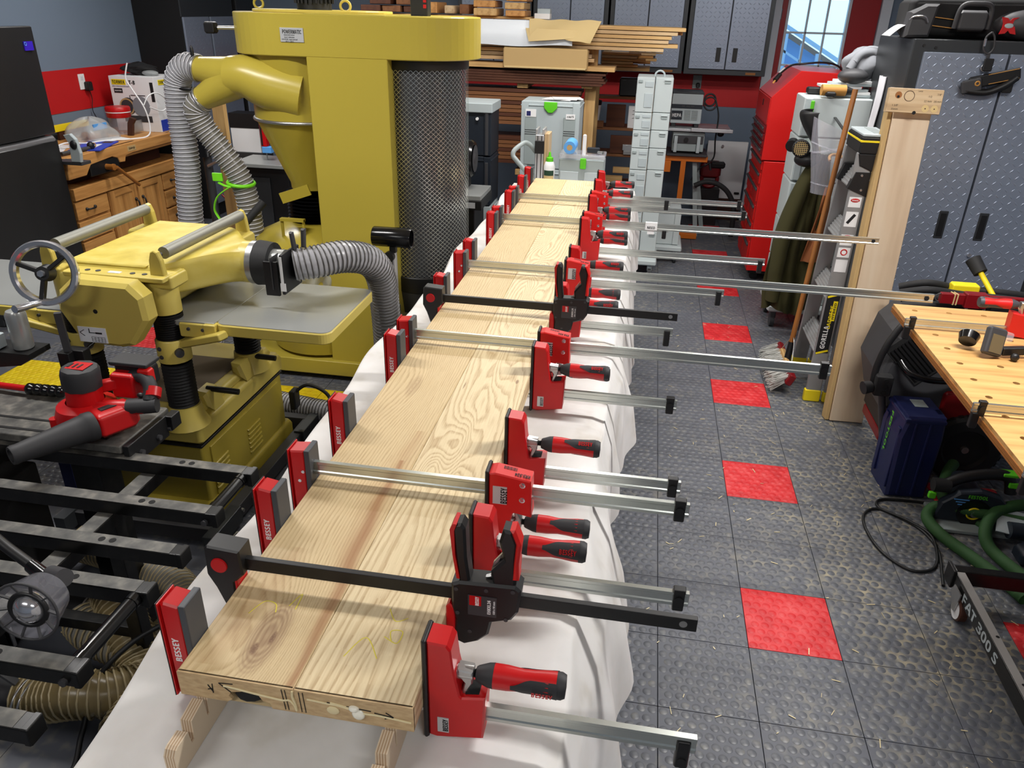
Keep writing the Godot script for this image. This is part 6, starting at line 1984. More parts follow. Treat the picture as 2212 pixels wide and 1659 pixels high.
func build_back() -> void:
	# wall cabinets with tread-plate doors
	var cabs := [[0.29, 1.03, "grey tread-plate wall cabinet nearest the red door"], [-0.43, 0.275, "tread-plate wall cabinet second from the red door, above the lumber ends"], [-1.15, -0.445, "tread-plate wall cabinet behind the white sheet and kraft paper"], [-1.87, -1.165, "tread-plate wall cabinet behind the stacked wood blocks"]]
	for c in cabs:
		var w: float = c[1] - c[0]
		var t := thing("wall_cabinet", c[2], "cabinet", V((c[0] + c[1]) * 0.5, 1.40, -8.2))
		part("carcass", MB.new().box(V(0, 0.40, 0.16), V(w, 0.80, 0.32), 0.004), M.cab_dark, t)
		part("badge", MB.new().box(V(w * 0.5 - 0.13, 0.020, 0.323), V(0.09, 0.022, 0.006), 0.001), M.wood_handle, t)
		for s in [-1.0, 1.0]:
			var dw := w * 0.5 - 0.045
			var d := part("door", MB.new().box(V(s * (dw * 0.5 + 0.004), 0.415, 0.332), V(dw, 0.73, 0.022), 0.004), M.plate, t)
			part("handle_recess", MB.new().box(V(s * 0.075, 0.175, 0.3445), V(0.042, 0.12, 0.006), 0.002), M.black, d)
			tread(d, V(s * (dw * 0.5 + 0.004), 0.415, 0.343), V(1, 0, 0), V(0, 0, 1), dw - 0.02, 0.71, 0.036)
	# lumber rack: posts, brackets, piles
	var t := thing("lumber_rack", "pine lumber rack carrying piles of boards behind the collector", "rack", V(-1.0, 0, -6.5))
	for q in [[0.54, 0.09], [-0.75, 0.09], [0.54, -0.36]]:
		part("post", MB.new().box(V(q[0], 0.86 if q[1] > 0 else 0.72, q[1]), V(0.085, 1.72 if q[1] > 0 else 1.44, 0.045), 0.002), M.pine_y, t)
	for q in [[0.02, 1.385], [0.52, 1.40], [-0.75, 1.385], [0.02, 0.72], [0.52, 0.72]]:
		part("bracket", MB.new().box(V(q[0], q[1], -0.02), V(0.085, 0.045, 0.50), 0.003), M.pine_z, t)
	var rng := RandomNumberGenerator.new()
	rng.seed = 7
	var mats := [M.pine_x, M.maple_x, M.pale_x, M.oak_x]
	var nth := ["topmost", "second", "third", "fourth", "fifth", "sixth", "seventh", "eighth", "ninth", "tenth", "eleventh", "twelfth", "thirteenth", "fourteenth", "fifteenth", "lowest"]
	# top pile, ends at the right
	var ends := [0.215, 0.19, 0.16, 0.20, 0.12, 0.08, 0.10, 0.06, 0.17, 0.02, 0.07]
	for i in ends.size():
		var row := i / 2
		var z := -6.28 - 0.20 * (i % 2) - 0.01 * row
		board("lumber_board", "pale board, %s layer from the top of the highest pile, %s" % [nth[row], "in front" if i % 2 == 0 else "behind"], V(-1.55, 1.812 - 0.028 * row - 0.0, z), V(ends[i], 1.805 - 0.028 * row, z), 0.19, 0.025, mats[i % 4], "pale boards on top of the lumber rack")
	for i in 3: board("lumber_board", "%s of the wide pale boards beside the kraft paper bundle" % ["topmost", "middle one", "lowest"][i], V(-1.6, 1.635 - 0.03 * i, -6.42), V(-0.48 + 0.02 * i, 1.635 - 0.03 * i, -6.42), 0.25, 0.026, mats[i], "boards under the kraft paper bundle")
	board("lumber_board", "single long light board sticking out below the kraft paper bundle", V(-1.6, 1.525, -6.36), V(-0.275, 1.520, -6.36), 0.30, 0.032, M.pine_x)
	for i in 5: board("lumber_board", "%s dark red-brown board from the top of the thin dark pile" % nth[i], V(-1.65, 1.484 - 0.0185 * i, -6.38), V(-0.34 - 0.012 * ((i * 2) % 3), 1.480 - 0.0185 * i, -6.38), 0.30, 0.0165, M.walnut_x, "dark red-brown boards in the rack")
	for i in 16:
		var gap := 0.0 if i < 9 else 0.09
		board("lumber_board", "%s brown board from the top of the lower pile behind the grey case" % nth[i], V(-1.75, 1.345 - 0.030 * i - gap, -6.40), V(-0.52 - 0.015 * ((i * 5) % 4), 1.342 - 0.030 * i - gap, -6.40), 0.28, 0.026, M.brown_x if i % 3 else M.walnut_x, "brown boards in the lower pile of the rack")
	for i in 9:
		var e: float = [-0.10, -0.13, -0.06, -0.16, -0.12, 0.02, 0.0, 0.03, -0.02][i]
		board("lumber_board", "short board under the wall cabinets, %s from the top of its %s stack" % [nth[i % 5], "front" if i < 5 else "rear"], V(-0.42, 1.600 - 0.022 * (i % 5), -6.95 - 0.14 * (i / 5)), V(e, 1.598 - 0.022 * (i % 5), -6.95 - 0.14 * (i / 5)), 0.12, 0.019, mats[(i + 1) % 4] if i % 2 else M.oak_x, "short boards on the shelf under the wall cabinets")
	board("wood_strip", "thin pale strip of wood sticking out over the short boards", V(-0.2, 1.618, -6.9), V(0.075, 1.615, -6.88), 0.02, 0.010, M.pale_x)
	# white sheet and kraft paper hanging over the front
	var ws := thing("white_sheet", "large glossy white sheet hanging over the front of the lumber pile", "sheet", V(-1.1, 1.84, -6.19))
	part("panel", MB.new().sheet(func(u: float, v: float) -> Vector3:
		return V(lerpf(-0.35, 0.50, u), -0.175 * v + 0.006 * sin(u * 9.0) * v + 0.01 * u * v, 0.02 * v + 0.015 * sin(v * 3.1)), 24, 6, 0.004), M.white_gloss, ws)
	var kp := thing("kraft_paper", "folded sheet of kraft paper hanging over the white sheet and board ends", "paper", V(-0.66, 1.85, -6.17))
	part("fold", MB.new().sheet(func(u: float, v: float) -> Vector3:
		return V(lerpf(-0.265, 0.265, u) + 0.04 * v * (0.5 - u) * 2.0 - 0.03 * v, -0.132 * v * (1.0 - 0.12 * sin(u * 5.0)) + 0.004 * sin(u * 17.0), 0.03 * v + 0.012 * sin(u * 6.0 + v * 3.0)), 26, 8, 0.003), M.kraft_light, kp)
	part("flap", MB.new().sheet(func(u: float, v: float) -> Vector3:
		return V(lerpf(-0.29, 0.13, u) + 0.03 * v, -0.06 - 0.09 * v * (1.0 - 0.5 * u) - 0.01 * u, 0.018 + 0.02 * v + 0.008 * sin(u * 5.0)), 18, 5, 0.003), M.kraft_light, kp)
	var kb := thing("kraft_bundle", "flat bundle of brown kraft paper lying under the white sheet", "paper", V(-0.80, 1.585, -6.22))
	part("wrapper", MB.new().box(V(0, 0, 0), V(0.64, 0.148, 0.10), 0.012), M.kraft, kb)
	part("edge_fold", MB.new().box(V(0.0, -0.065, 0.052), V(0.62, 0.014, 0.008), 0.003), M.kraft_light, kb)
	# wood blocks stacked on top, ends to the camera
	var bl := [[-2.18, 1.905, 0.16, 0.05, "walnut_z"], [-2.02, 1.905, 0.15, 0.05, "brown_z"], [-1.86, 1.905, 0.14, 0.05, "walnut_z"], [-2.10, 1.96, 0.17, 0.055, "walnut_z"], [-1.90, 1.96, 0.16, 0.055, "brown_z"], [-1.98, 2.02, 0.22, 0.06, "walnut_z"], [-1.70, 1.92, 0.10, 0.08, "oak_z"], [-1.56, 1.91, 0.08, 0.06, "maple_z"], [-1.45, 1.915, 0.075, 0.07, "brown_z"], [-1.28, 1.90, 0.18, 0.055, "pine_z"], [-1.29, 1.955, 0.17, 0.05, "oak_z"], [-1.27, 2.01, 0.20, 0.055, "pine_z"], [-1.05, 1.895, 0.15, 0.045, "oak_z"], [-1.06, 1.945, 0.15, 0.05, "pine_z"], [-1.05, 2.0, 0.16, 0.05, "oak_z"]]
	var wl := ["dark one lowest at the left end", "brown one lowest, second from the left end", "dark one lowest, third from the left end", "dark one in the second layer at the left end", "brown one in the second layer behind the motor", "dark one on top behind the motor", "upright light one right of the motor", "small pale one beside the upright light one", "reddish one before the switch box", "pale one at the foot of the right-of-switch stack", "darker one in the middle of the right-of-switch stack", "pale one on top of the right-of-switch stack", "brown one at the foot of the stack nearest the wall cabinets", "pale one in the middle of the stack nearest the wall cabinets", "brown one on top of the stack nearest the wall cabinets"]
	for i in bl.size():
		var q: Array = bl[i]
		var o := solo("wood_block", "wood block, %s" % wl[i], "wood block", MB.new().box(Vector3.ZERO, V(q[2], q[3] - 0.003, 0.30), 0.006), M[q[4]], "wood blocks stacked on the lumber rack")
		o.position = V(q[0], q[1] - 0.012, -6.42 - 0.02 * (i % 3))
	part("shelf_board", MB.new().box(V(0.75, 1.487, -0.55), V(0.46, 0.022, 0.40), 0.002), M.pine_x, t)
	part("bracket", MB.new().box(V(0.54, 1.46, -0.50), V(0.06, 0.03, 0.42), 0.002), M.pine_z, t)
	part("shelf_board", MB.new().box(V(-0.62, 1.852, -0.0), V(1.36, 0.018, 0.36), 0.002), M.pine_x, t)
	var wb := thing("white_clip_box", "small white plastic box on top of the lumber behind the kraft paper", "box", V(-0.86, 1.848, -6.42))
	part("base", MB.new().box(V(0, 0.02, 0), V(0.12, 0.04, 0.10), 0.004), M.white, wb)
	part("lid", MB.new().box(V(0.01, 0.055, 0), V(0.10, 0.035, 0.08), 0.004), M.sys_gray, wb)
	# tall grey case in front of the lumber, with two smaller under it
	var y := 0.0
	var hs := [0.32, 0.32, 0.26, 0.455]
	var nmz := ["grey tool case at the foot of the centre stack", "grey tool case second from the foot of the centre stack", "low grey tool case under the tall one of the centre stack", "tall light grey tool case with a green latch before the brown lumber"]
	for i in 4:
		var c := case("tool_case", nmz[i], V(-0.66, y, -5.50), 0.415, hs[i], 0.30, M.sys_gray, M.green if i == 3 else M.sys_gray_dark)
		for s in [-1.0, 1.0]:
			part("front_panel", MB.new().box(V(s * 0.135, hs[i] * 0.42, 0.0), V(0.082, hs[i] * 0.72, 0.010), 0.003), M.sys_gray_dark, c)
			for k in 3: part("groove", MB.new().box(V(s * 0.135, hs[i] * 0.58 - 0.014 * k, 0.0055), V(0.078, 0.003, 0.003)), M.charcoal, c)
		if i == 3:
			part("label_card", MB.new().box(V(-0.135, 0.375, 0.006), V(0.074, 0.05, 0.003)), M.white, c)
			part("label_print", MB.new().box(V(-0.15, 0.372, 0.008), V(0.028, 0.03, 0.002)), M.ink_blue, c)
			var tg := part("paper_tag", MB.new().box(V(0.14, 0.36, 0.007), V(0.062, 0.034, 0.002)), M.white, c)
			words("lettering", "FAV'S", 0.013, 0.044, fr(V(0.14, 0.36, 0.0085), V(1, 0.1, 0), V(0, 0, 1)), M.ink, tg)
		y += hs[i]
	var lf := thing("manual_stack", "loose papers lying on top of the tall grey case", "papers", V(-0.62, 1.357, -5.62))
	for i in 3: part("sheet", MB.new().at(rot(Vector3.UP, 12.0 * i - 10.0, V(0.03 * i, 0.0025 + 0.004 * i, 0.0))).box(Vector3.ZERO, V(0.20, 0.003, 0.14)), M.white, lf)
	# black drawer case with grey lid and bodies below, behind the filter
	y = 0.0
	var hb := [0.34, 0.32, 0.34, 0.345]
	var lb := ["grey tool case at the foot of the stack behind the mesh filter", "grey tool case with green latch second from the floor behind the filter", "black front tool case below the grey lid behind the filter", "black drawer case with a light grey lid behind the mesh filter"]
	for i in 4:
		var c := case("drawer_case", lb[i], V(-1.235, y, -5.30), 0.41, hb[i], 0.30, M.sys_gray if i < 2 else M.navy, M.green if i == 1 else null)
		if i == 3:
			part("grey_lid", MB.new().box(V(0, 0.315, -0.145), V(0.42, 0.062, 0.315), 0.006), M.sys_gray, c)
			part("lid_tongue", MB.new().prism([Vector2(-0.21, 0.30), Vector2(-0.05, 0.30), Vector2(-0.09, 0.255), Vector2(-0.21, 0.255)], -0.004, 0.012, 0.003), M.sys_gray, c)
			part("knob", MB.new().cyl(V(0.105, 0.245, 0.0), V(0.105, 0.245, 0.012), 0.010, -1, 14), M.white, c)
		if i >= 2: part("corner_post", MB.new().box(V(0.17, hb[i] * 0.45, 0.0), V(0.022, hb[i] * 0.86, 0.014), 0.003), M.charcoal, c)
		y += hb[i]
	# black motor and machine below it, between filter and bench
	var mt := thing("motor_machine", "black motor on a grey and black machine behind the mesh filter", "machine", V(-1.22, 0, -4.98))
	part("motor", MB.new().lathe(V(-0.10, 1.04, 0), Vector3.RIGHT, [Vector2(0, 0), Vector2(0.085, 0.0), Vector2(0.10, 0.02), Vector2(0.10, 0.15), Vector2(0.115, 0.16), Vector2(0.118, 0.225), Vector2(0.105, 0.24), Vector2(0, 0.242)], 30), M.black_gloss, mt)
	part("fan_cover", MB.new().lathe(V(0.1422, 1.04, 0), Vector3.RIGHT, [Vector2(0, 0.003), Vector2(0.03, 0.003), Vector2(0.034, 0.0), Vector2(0.055, 0.003), Vector2(0.06, 0.0), Vector2(0.085, 0.003)], 26), M.charcoal, mt)
	part("terminal_box", MB.new().box(V(-0.02, 0.98, 0.10), V(0.14, 0.12, 0.07), 0.006), M.black, mt)
	part("motor_mount", MB.new().box(V(0.0, 0.885, 0.0), V(0.2, 0.07, 0.16), 0.004), M.black, mt)
	part("table", MB.new().box(V(0.03, 0.835, 0.06), V(0.40, 0.03, 0.34), 0.003), M.cast, mt)
	part("table_edge", MB.new().box(V(0.03, 0.790, 0.06), V(0.41, 0.06, 0.35), 0.004), M.black, mt)
	part("name_plate", MB.new().box(V(0.16, 0.79, 0.2365), V(0.07, 0.035, 0.004)), M.label_silver, mt)
	part("body", MB.new().box(V(0.0, 0.50, 0.04), V(0.36, 0.52, 0.30), 0.006), M.black, mt)
	part("lower_frame", MB.new().box(V(0.0, 0.13, 0.04), V(0.34, 0.24, 0.28), 0.005), mat("dark_green", Color(0.07, 0.15, 0.09), 0.5), mt)
	for q in [[0.05, 0.70], [0.07, 0.60], [0.03, 0.55]]: part("bolt", MB.new().cyl(V(q[0], q[1], 0.19), V(q[0] + 0.03, q[1] + 0.015, 0.24), 0.012, -1, 10), M.steel, mt)
	# tall tower of slim grey cases on white dollies
	var hh := [0.21, 0.21, 0.26, 0.16, 0.13, 0.125, 0.245]
	y = 0.155
	for i in hh.size():
		var c := thing("slim_case", ["slim grey case at the foot of the tall tower", "slim grey case second from the foot of the tall tower", "slim grey case third from the foot of the tall tower", "slim grey case in the middle of the tall tower", "slim grey case third from the top of the tall tower", "slim grey case second from the top of the tall tower", "topmost grey case of the tall tower with a carrying handle"][i], "tool case", V(0.032, y, -6.02), 0.0, "cases of the tall grey tower")
		var h: float = hh[i]
		part("near_shell", MB.new().box(V(-0.066, h * 0.5, -0.16), V(0.128, h - 0.003, 0.32), 0.005), M.sys_white, c)
		part("far_shell", MB.new().box(V(0.066, h * 0.5, -0.185), V(0.130, h - 0.003, 0.31), 0.005), M.sys_white, c)
		part("hinge_block", MB.new().box(V(-0.040, h * 0.35, 0.0015), V(0.058, h * 0.4, 0.006), 0.002), M.sys_gray, c)
		part("hinge_block", MB.new().box(V(-0.040, h * 0.80, 0.0015), V(0.058, h * 0.16, 0.006), 0.002), M.sys_gray, c)
		part("grip_recess", MB.new().box(V(0.090, h - 0.032, -0.028), V(0.044, 0.026, 0.005), 0.002), M.sys_gray_dark, c)
		part("grip_lip", MB.new().box(V(0.090, h - 0.020, -0.025), V(0.046, 0.005, 0.012), 0.001), M.sys_white, c)
		part("latch", MB.new().box(V(-0.104, h - 0.030, 0.003), V(0.030, 0.020, 0.010), 0.003), M.sys_gray_dark, c)
		if i == hh.size() - 1:
			part("carry_handle", MB.new().ring(V(0.03, h, -0.16), V(0, 0, 1), 0.035, 0.007, 20, 8, -0.2, PI + 0.2), M.sys_gray, c)
		y += h
	for q in [[0.0, -6.17, "white wheeled dolly under the tall grey tower"], [0.21, -6.62, "white wheeled dolly behind the tall grey tower"]]:
		var d := thing("dolly", q[2], "dolly", V(q[0], 0, q[1]))
		part("platform", MB.new().box(V(0.0, 0.128, 0), V(0.36, 0.045, 0.42), 0.012), M.sys_white, d)
		for s in [[-0.13, 0.15], [0.13, 0.15], [0.13, -0.15]]:
			var cw := part("caster", MB.new().cyl(V(s[0] - 0.012, 0.042, s[1]), V(s[0] + 0.012, 0.042, s[1]), 0.042, -1, 20), M.charcoal, d)
			part("hub", MB.new().cyl(V(s[0] - 0.014, 0.042, s[1]), V(s[0] + 0.014, 0.042, s[1]), 0.022, -1, 14), M.sys_gray, cw)
			part("fork", MB.new().box(V(s[0], 0.078, s[1]), V(0.04, 0.05, 0.05), 0.006), M.sys_gray, cw)
	var cs := case("tool_case", "grey case on the second dolly behind the tall tower", V(0.21, 0.151, -6.46), 0.30, 0.30, 0.30, M.sys_white, null)
	# things on the far end of the covered bench
	var yb := 0.9335
	var gb := thing("glue_bottle", "white glue bottle with a green cap and label at the far end of the bench", "bottle", V(-0.556, yb, -4.70))
	part("bottle", MB.new().lathe(Vector3.ZERO, Vector3.UP, [Vector2(0, 0), Vector2(0.030, 0), Vector2(0.034, 0.006), Vector2(0.034, 0.135), Vector2(0.026, 0.160), Vector2(0.018, 0.168)], 24), M.white, gb)
	part("cap", MB.new().lathe(V(0, 0.164, 0), Vector3.UP, [Vector2(0.022, 0), Vector2(0.021, 0.022), Vector2(0.010, 0.026), Vector2(0.005, 0.055), Vector2(0, 0.056)], 18), M.green, gb)
	part("label", MB.new().lathe(V(0, 0.03, 0), Vector3.UP, [Vector2(0.0346, 0), Vector2(0.0346, 0.085)], 20, 40.0, 0.6, 2.6), mat("label_green", Color(0.06, 0.22, 0.13), 0.5), gb)
	part("label_band", MB.new().lathe(V(0, 0.066, 0), Vector3.UP, [Vector2(0.0350, 0), Vector2(0.0350, 0.018)], 20, 40.0, 0.6, 2.6), M.kraft_light, gb)
	var fe := thing("fence", "aluminium fence with a black end cap and wooden face standing on the bench end", "fence", V(-0.612, yb, -4.74))
	part("profile", MB.new().box(V(-0.008, 0.16, 0.0), V(0.052, 0.31, 0.10), 0.004), M.alu, fe)
	for s in [-0.02, 0.004]: part("slot", MB.new().box(V(s, 0.16, 0.0502), V(0.006, 0.30, 0.002)), M.charcoal, fe)
	part("end_cap", MB.new().box(V(-0.008, 0.245, 0.052), V(0.056, 0.075, 0.012), 0.003), M.black, fe)
	part("wooden_face", MB.new().box(V(0.034, 0.165, -0.02), V(0.030, 0.315, 0.12), 0.003), M.maple_y, fe)
	for s in [-0.028, 0.012]: part("top_rail", MB.new().box(V(s, 0.332, -0.01), V(0.014, 0.035, 0.11), 0.003), M.alu, fe)
	var gh := thing("handlebar", "bent grey tubular handlebar standing on the bench before the tall grey case", "handle", V(-0.70, yb, -4.66))
	part("tube", MB.new().tube(MB.smooth([V(0.07, 0.0, 0.0), V(0.045, 0.06, 0.0), V(-0.045, 0.165, 0.02), V(-0.07, 0.195, 0.02), V(-0.065, 0.225, 0.01), V(-0.03, 0.255, -0.02), V(0.0, 0.265, -0.04), V(0.04, 0.23, -0.06), V(0.075, 0.16, -0.07), V(0.08, 0.0, -0.07)], 6), 0.014, 10), M.sys_gray_dark, gh)
	part("tube_foot", MB.new().box(V(0.073, 0.004, -0.035), V(0.04, 0.008, 0.11), 0.002), M.charcoal, gh)
	var ob := thing("parts_box", "grey case with a clear lid and green clip at the far end of the bench", "tool case", V(-0.362, yb, -4.76))
	part("body", MB.new().box(V(0, 0.095, 0), V(0.27, 0.185, 0.16), 0.008), M.sys_gray_dark, ob)
	part("front_panel", MB.new().box(V(-0.07, 0.065, 0.081), V(0.11, 0.10, 0.006), 0.002), M.sys_gray, ob)
	part("front_panel", MB.new().box(V(0.075, 0.065, 0.081), V(0.11, 0.10, 0.006), 0.002), M.sys_gray, ob)
	part("clear_lid", MB.new().box(V(0, 0.203, 0), V(0.275, 0.028, 0.165), 0.005), M.clear_plastic, ob)
	part("clip", MB.new().box(V(0.01, 0.165, 0.086), V(0.036, 0.062, 0.012), 0.004), M.green, ob)
	part("carry_handle", MB.new().box(V(0.008, 0.262, 0.04), V(0.022, 0.13, 0.016), 0.006), M.white, ob)
	var rl := thing("paper_roll", "roll of blue shop towels lying on the clear lid at the bench end", "paper roll", V(-0.437, yb + 0.218, -4.74))
	part("roll", MB.new().lathe(V(0, 0.036, 0.07), V(0.0, 0.0, -1.0), [Vector2(0.017, 0.0), Vector2(0.036, 0.0), Vector2(0.036, 0.15), Vector2(0, 0.15)], 26), M.blue_sky, rl)
	part("core", MB.new().cyl(V(0, 0.036, 0.0695), V(0, 0.036, 0.0), 0.017, -1, 18), M.kraft, rl)
	var ob2 := thing("small_clamp", "small dark clamp and bits lying on the clear lid of the grey case", "clamp", V(-0.30, yb + 0.218, -4.74))
	part("block", MB.new().box(V(0, 0.018, 0), V(0.075, 0.03, 0.03), 0.004), M.navy, ob2)
	part("screw", MB.new().cyl(V(0.03, 0.012, 0.03), V(0.06, 0.012, 0.05), 0.008, -1, 10), M.steel, ob2)
	# scrap shelf between the post and the tower
	var sh := thing("scrap_shelf", "low shelf of offcuts between the pine post and the grey tower", "shelf", V(-0.22, 0, -7.1))
	for yy in [0.52, 0.78, 1.0]: part("shelf_board", MB.new().box(V(0, yy, 0), V(0.52, 0.022, 0.30), 0.003), M.brown_x, sh)
	for xx in [-0.25, 0.25]: part("upright", MB.new().box(V(xx, 0.68, -0.05), V(0.03, 1.36, 0.20), 0.003), M.pine_y, sh)
	part("shelf_board", MB.new().box(V(-0.06, 1.24, -0.08), V(0.5, 0.022, 0.16), 0.003), M.brown_x, sh)
	var sc := [["offcut", "brown square offcut leaning on the scrap shelf", V(-0.27, 1.105, -7.0), V(0.16, 0.185, 0.02), "walnut_x"], ["offcut", "dark brown offcut lying on the middle of the scrap shelf", V(-0.18, 0.87, -6.98), V(0.24, 0.15, 0.03), "walnut_x"], ["offcut", "pine offcut with a square end on the lower scrap shelf", V(-0.30, 0.565, -6.99), V(0.26, 0.065, 0.05), "pine_x"], ["offcut", "long pine offcut along the lower scrap shelf", V(-0.12, 0.645, -7.02), V(0.28, 0.05, 0.04), "pine_x"], ["offcut", "reddish offcut beside the wicker basket", V(-0.42, 1.035, -6.97), V(0.10, 0.05, 0.06), "brown_x"]]
	for q in sc:
		var o := solo(q[0], q[1], "wood", MB.new().box(Vector3.ZERO, q[3], 0.002), M[q[4]])
		o.position = q[2]
	var bk := thing("white_basket", "small white basket with a dark rim on the scrap shelf", "basket", V(-0.46, 1.061, -7.02))
	part("basket", MB.new().lathe(Vector3.ZERO, Vector3.UP, [Vector2(0, 0), Vector2(0.045, 0), Vector2(0.058, 0.13)], 16), M.white, bk)
	part("rim", MB.new().lathe(V(0, 0.125, 0), Vector3.UP, [Vector2(0.06, 0), Vector2(0.062, 0.035), Vector2(0.05, 0.035)], 16), M.black, bk)
	var wb2 := thing("white_board", "white printed board leaning at the end of the scrap shelf", "board", V(-0.08, 1.011, -6.98))
	part("board", MB.new().at(rot(V(1, 0, 0), -8.0)).box(V(0, 0.09, 0), V(0.17, 0.18, 0.012), 0.002), M.white, wb2)
	for k in 3: part("line", MB.new().at(rot(V(1, 0, 0), -8.0)).bar(V(-0.05, 0.08 + 0.03 * k, 0.0075), V(0.05, 0.10 + 0.025 * k, 0.0075), 0.003, 0.002, Vector3.BACK), M.ink, wb2)
	var mt2 := thing("miter_gauge", "grey aluminium fence bar lying on the scrap shelf", "fence", V(-0.10, 0.791, -6.97))
	part("bar", MB.new().box(V(0.03, 0.06, 0), V(0.24, 0.05, 0.05), 0.004), M.alu, mt2)
	part("bar", MB.new().box(V(0.03, 0.018, 0.01), V(0.22, 0.035, 0.05), 0.004), M.alu_dull, mt2)
	var bc := thing("black_case", "black plastic case standing on the top scrap shelf before the red stripe", "case", V(-0.17, 1.252, -7.17))
	part("body", MB.new().box(V(0, 0.075, 0), V(0.19, 0.15, 0.10), 0.012), M.black, bc)
	for s in [-0.055, 0.055]: part("clasp", MB.new().box(V(s, 0.13, 0.052), V(0.03, 0.012, 0.008), 0.002), M.charcoal, bc)
	part("paper_tag", MB.new().box(V(0.075, -0.0, 0.055), V(0.045, 0.055, 0.004), 0.001), M.white, bc)
	words("lettering", "4", 0.028, 0.0, fr(V(0.075, -0.004, 0.0575), V(1, 0, 0), V(0, 0, 1)), M.ink, bc)
	# outlet on the back wall
	var o2 := thing("outlet_plate", "grey outlet plate with a black plug on the back wall's red stripe", "outlet", V(0.445, 1.312, -8.194))
	part("plate", MB.new().box(V(0, 0.0, 0.005), V(0.085, 0.125, 0.010), 0.003), M.sys_gray_dark, o2)
	part("plug", MB.new().box(V(0.01, -0.03, 0.03), V(0.035, 0.045, 0.05), 0.008), M.black, o2)
	# vacuum marked HEPA on a small table saw with orange stand
	var ts := thing("table_saw", "compact table saw on an orange folding stand near the red tool chest", "table saw", V(0.38, 0, -7.42))
	part("top", MB.new().box(V(0.05, 0.985, 0), V(0.62, 0.024, 0.42), 0.004), M.alu, ts)
	part("fence_rail", MB.new().box(V(0.19, 0.992, 0.215), V(0.36, 0.030, 0.02), 0.003), M.alu, ts)
	part("motor_box", MB.new().box(V(0.0, 0.88, 0.0), V(0.28, 0.17, 0.34), 0.008), M.sys_gray_dark, ts)
	part("control_face", MB.new().box(V(0.0, 0.90, 0.172), V(0.26, 0.07, 0.008), 0.002), M.charcoal, ts)
	for s in [-0.11, 0.09]: part("clamp_foot", MB.new().box(V(s, 0.86, 0.185), V(0.03, 0.14, 0.02), 0.003), M.sys_gray, ts)
	part("dial", MB.new().cyl(V(-0.02, 0.90, 0.176), V(-0.02, 0.90, 0.19), 0.02, -1, 16), M.black, ts)
	part("platform", MB.new().box(V(0.0, 0.77, 0.02), V(0.36, 0.02, 0.38), 0.003), M.charcoal, ts)
	part("stand_beam", MB.new().box(V(0.0, 0.735, 0.15), V(0.38, 0.05, 0.05), 0.004), M.orange, ts)
	part("stand_beam", MB.new().box(V(-0.16, 0.66, 0.15), V(0.06, 0.10, 0.06), 0.004), M.orange, ts)
	part("stand_leg", MB.new().bar(V(-0.02, 0.72, 0.15), V(-0.02, 0.05, 0.15), 0.045, 0.045), M.orange, ts)
	part("stand_foot", MB.new().box(V(0.0, 0.03, 0.15), V(0.36, 0.05, 0.05), 0.004), M.orange, ts)
	part("side_leg", MB.new().bar(V(0.08, 0.72, 0.10), V(0.17, 0.02, 0.10), 0.05, 0.04), M.sys_gray_dark, ts)
	part("side_leg", MB.new().bar(V(0.10, 0.72, -0.12), V(0.24, 0.02, -0.12), 0.05, 0.04), M.sys_gray_dark, ts)
	var hv := thing("dust_extractor", "grey HEPA filter unit with a louvred side on the table saw", "dust extractor", V(0.335, 0.998, -7.44))
	part("body", MB.new().box(V(0, 0.155, 0), V(0.27, 0.25, 0.28), 0.008), M.sys_gray, hv)
	part("lid", MB.new().box(V(0, 0.285, -0.01), V(0.275, 0.02, 0.29), 0.004), M.cab_dark, hv)
	part("dark_band", MB.new().box(V(0, 0.175, 0.1405), V(0.268, 0.035, 0.006), 0.001), M.navy, hv)
	part("label_patch", MB.new().box(V(-0.08, 0.10, 0.141), V(0.095, 0.075, 0.005)), M.navy, hv)
	words("lettering", "HEPA", 0.030, 0.078, fr(V(-0.08, 0.10, 0.145), V(1, 0, 0), V(0, 0, 1)), M.white, hv)
	for k in 2:
		for r in 8: part("louvre", MB.new().box(V(0.012 + 0.062 * k, 0.065 + 0.011 * r, 0.1425), V(0.054, 0.005, 0.006)), M.sys_gray_dark, hv)
	for s in [0.01, 0.05, 0.09]: part("button", MB.new().box(V(s - 0.04, 0.178, 0.144), V(0.028, 0.008, 0.004)), M.charcoal, hv)
	for s in [-0.1, 0.1]: part("foot", MB.new().box(V(s, 0.015, 0.0), V(0.04, 0.03, 0.24), 0.004), M.black, hv)
	var hc := thing("hanging_cable", "black cable coiled beside the grey filter unit and hanging to the floor", "cable", V(0.50, 1.25, -7.38))
	part("coil", MB.new().ring(V(0.03, -0.02, 0.03), V(0.2, 0.1, 1.0), 0.05, 0.008, 26, 6), M.cable, hc)
	part("coil", MB.new().ring(V(0.035, -0.05, 0.04), V(0.1, 0.2, 1.0), 0.055, 0.007, 26, 6), M.cable, hc)
	part("cord", MB.new().tube(MB.smooth([V(0.08, -0.02, 0.03), V(0.12, -0.15, 0.04), V(0.12, -0.35, 0.04), V(0.13, -0.5, 0.03), V(0.08, -0.57, 0.03), V(0.0, -0.62, 0.05), V(-0.05, -0.72, 0.06)], 8), 0.007, 8), M.cable, hc)
	part("plug", MB.new().cyl(V(0.10, -0.56, 0.04), V(0.115, -0.62, 0.05), 0.014, 0.010, 10), M.black, hc)
	part("plug_head", MB.new().ball(V(0.16, -0.30, 0.04), V(0.03, 0.025, 0.025), 12, 8), M.black, hc)
	var vh := thing("vacuum_hose", "black vacuum hose arching from the saw stand to the floor by the chest", "hose", V(0.50, 0.0, -7.25))
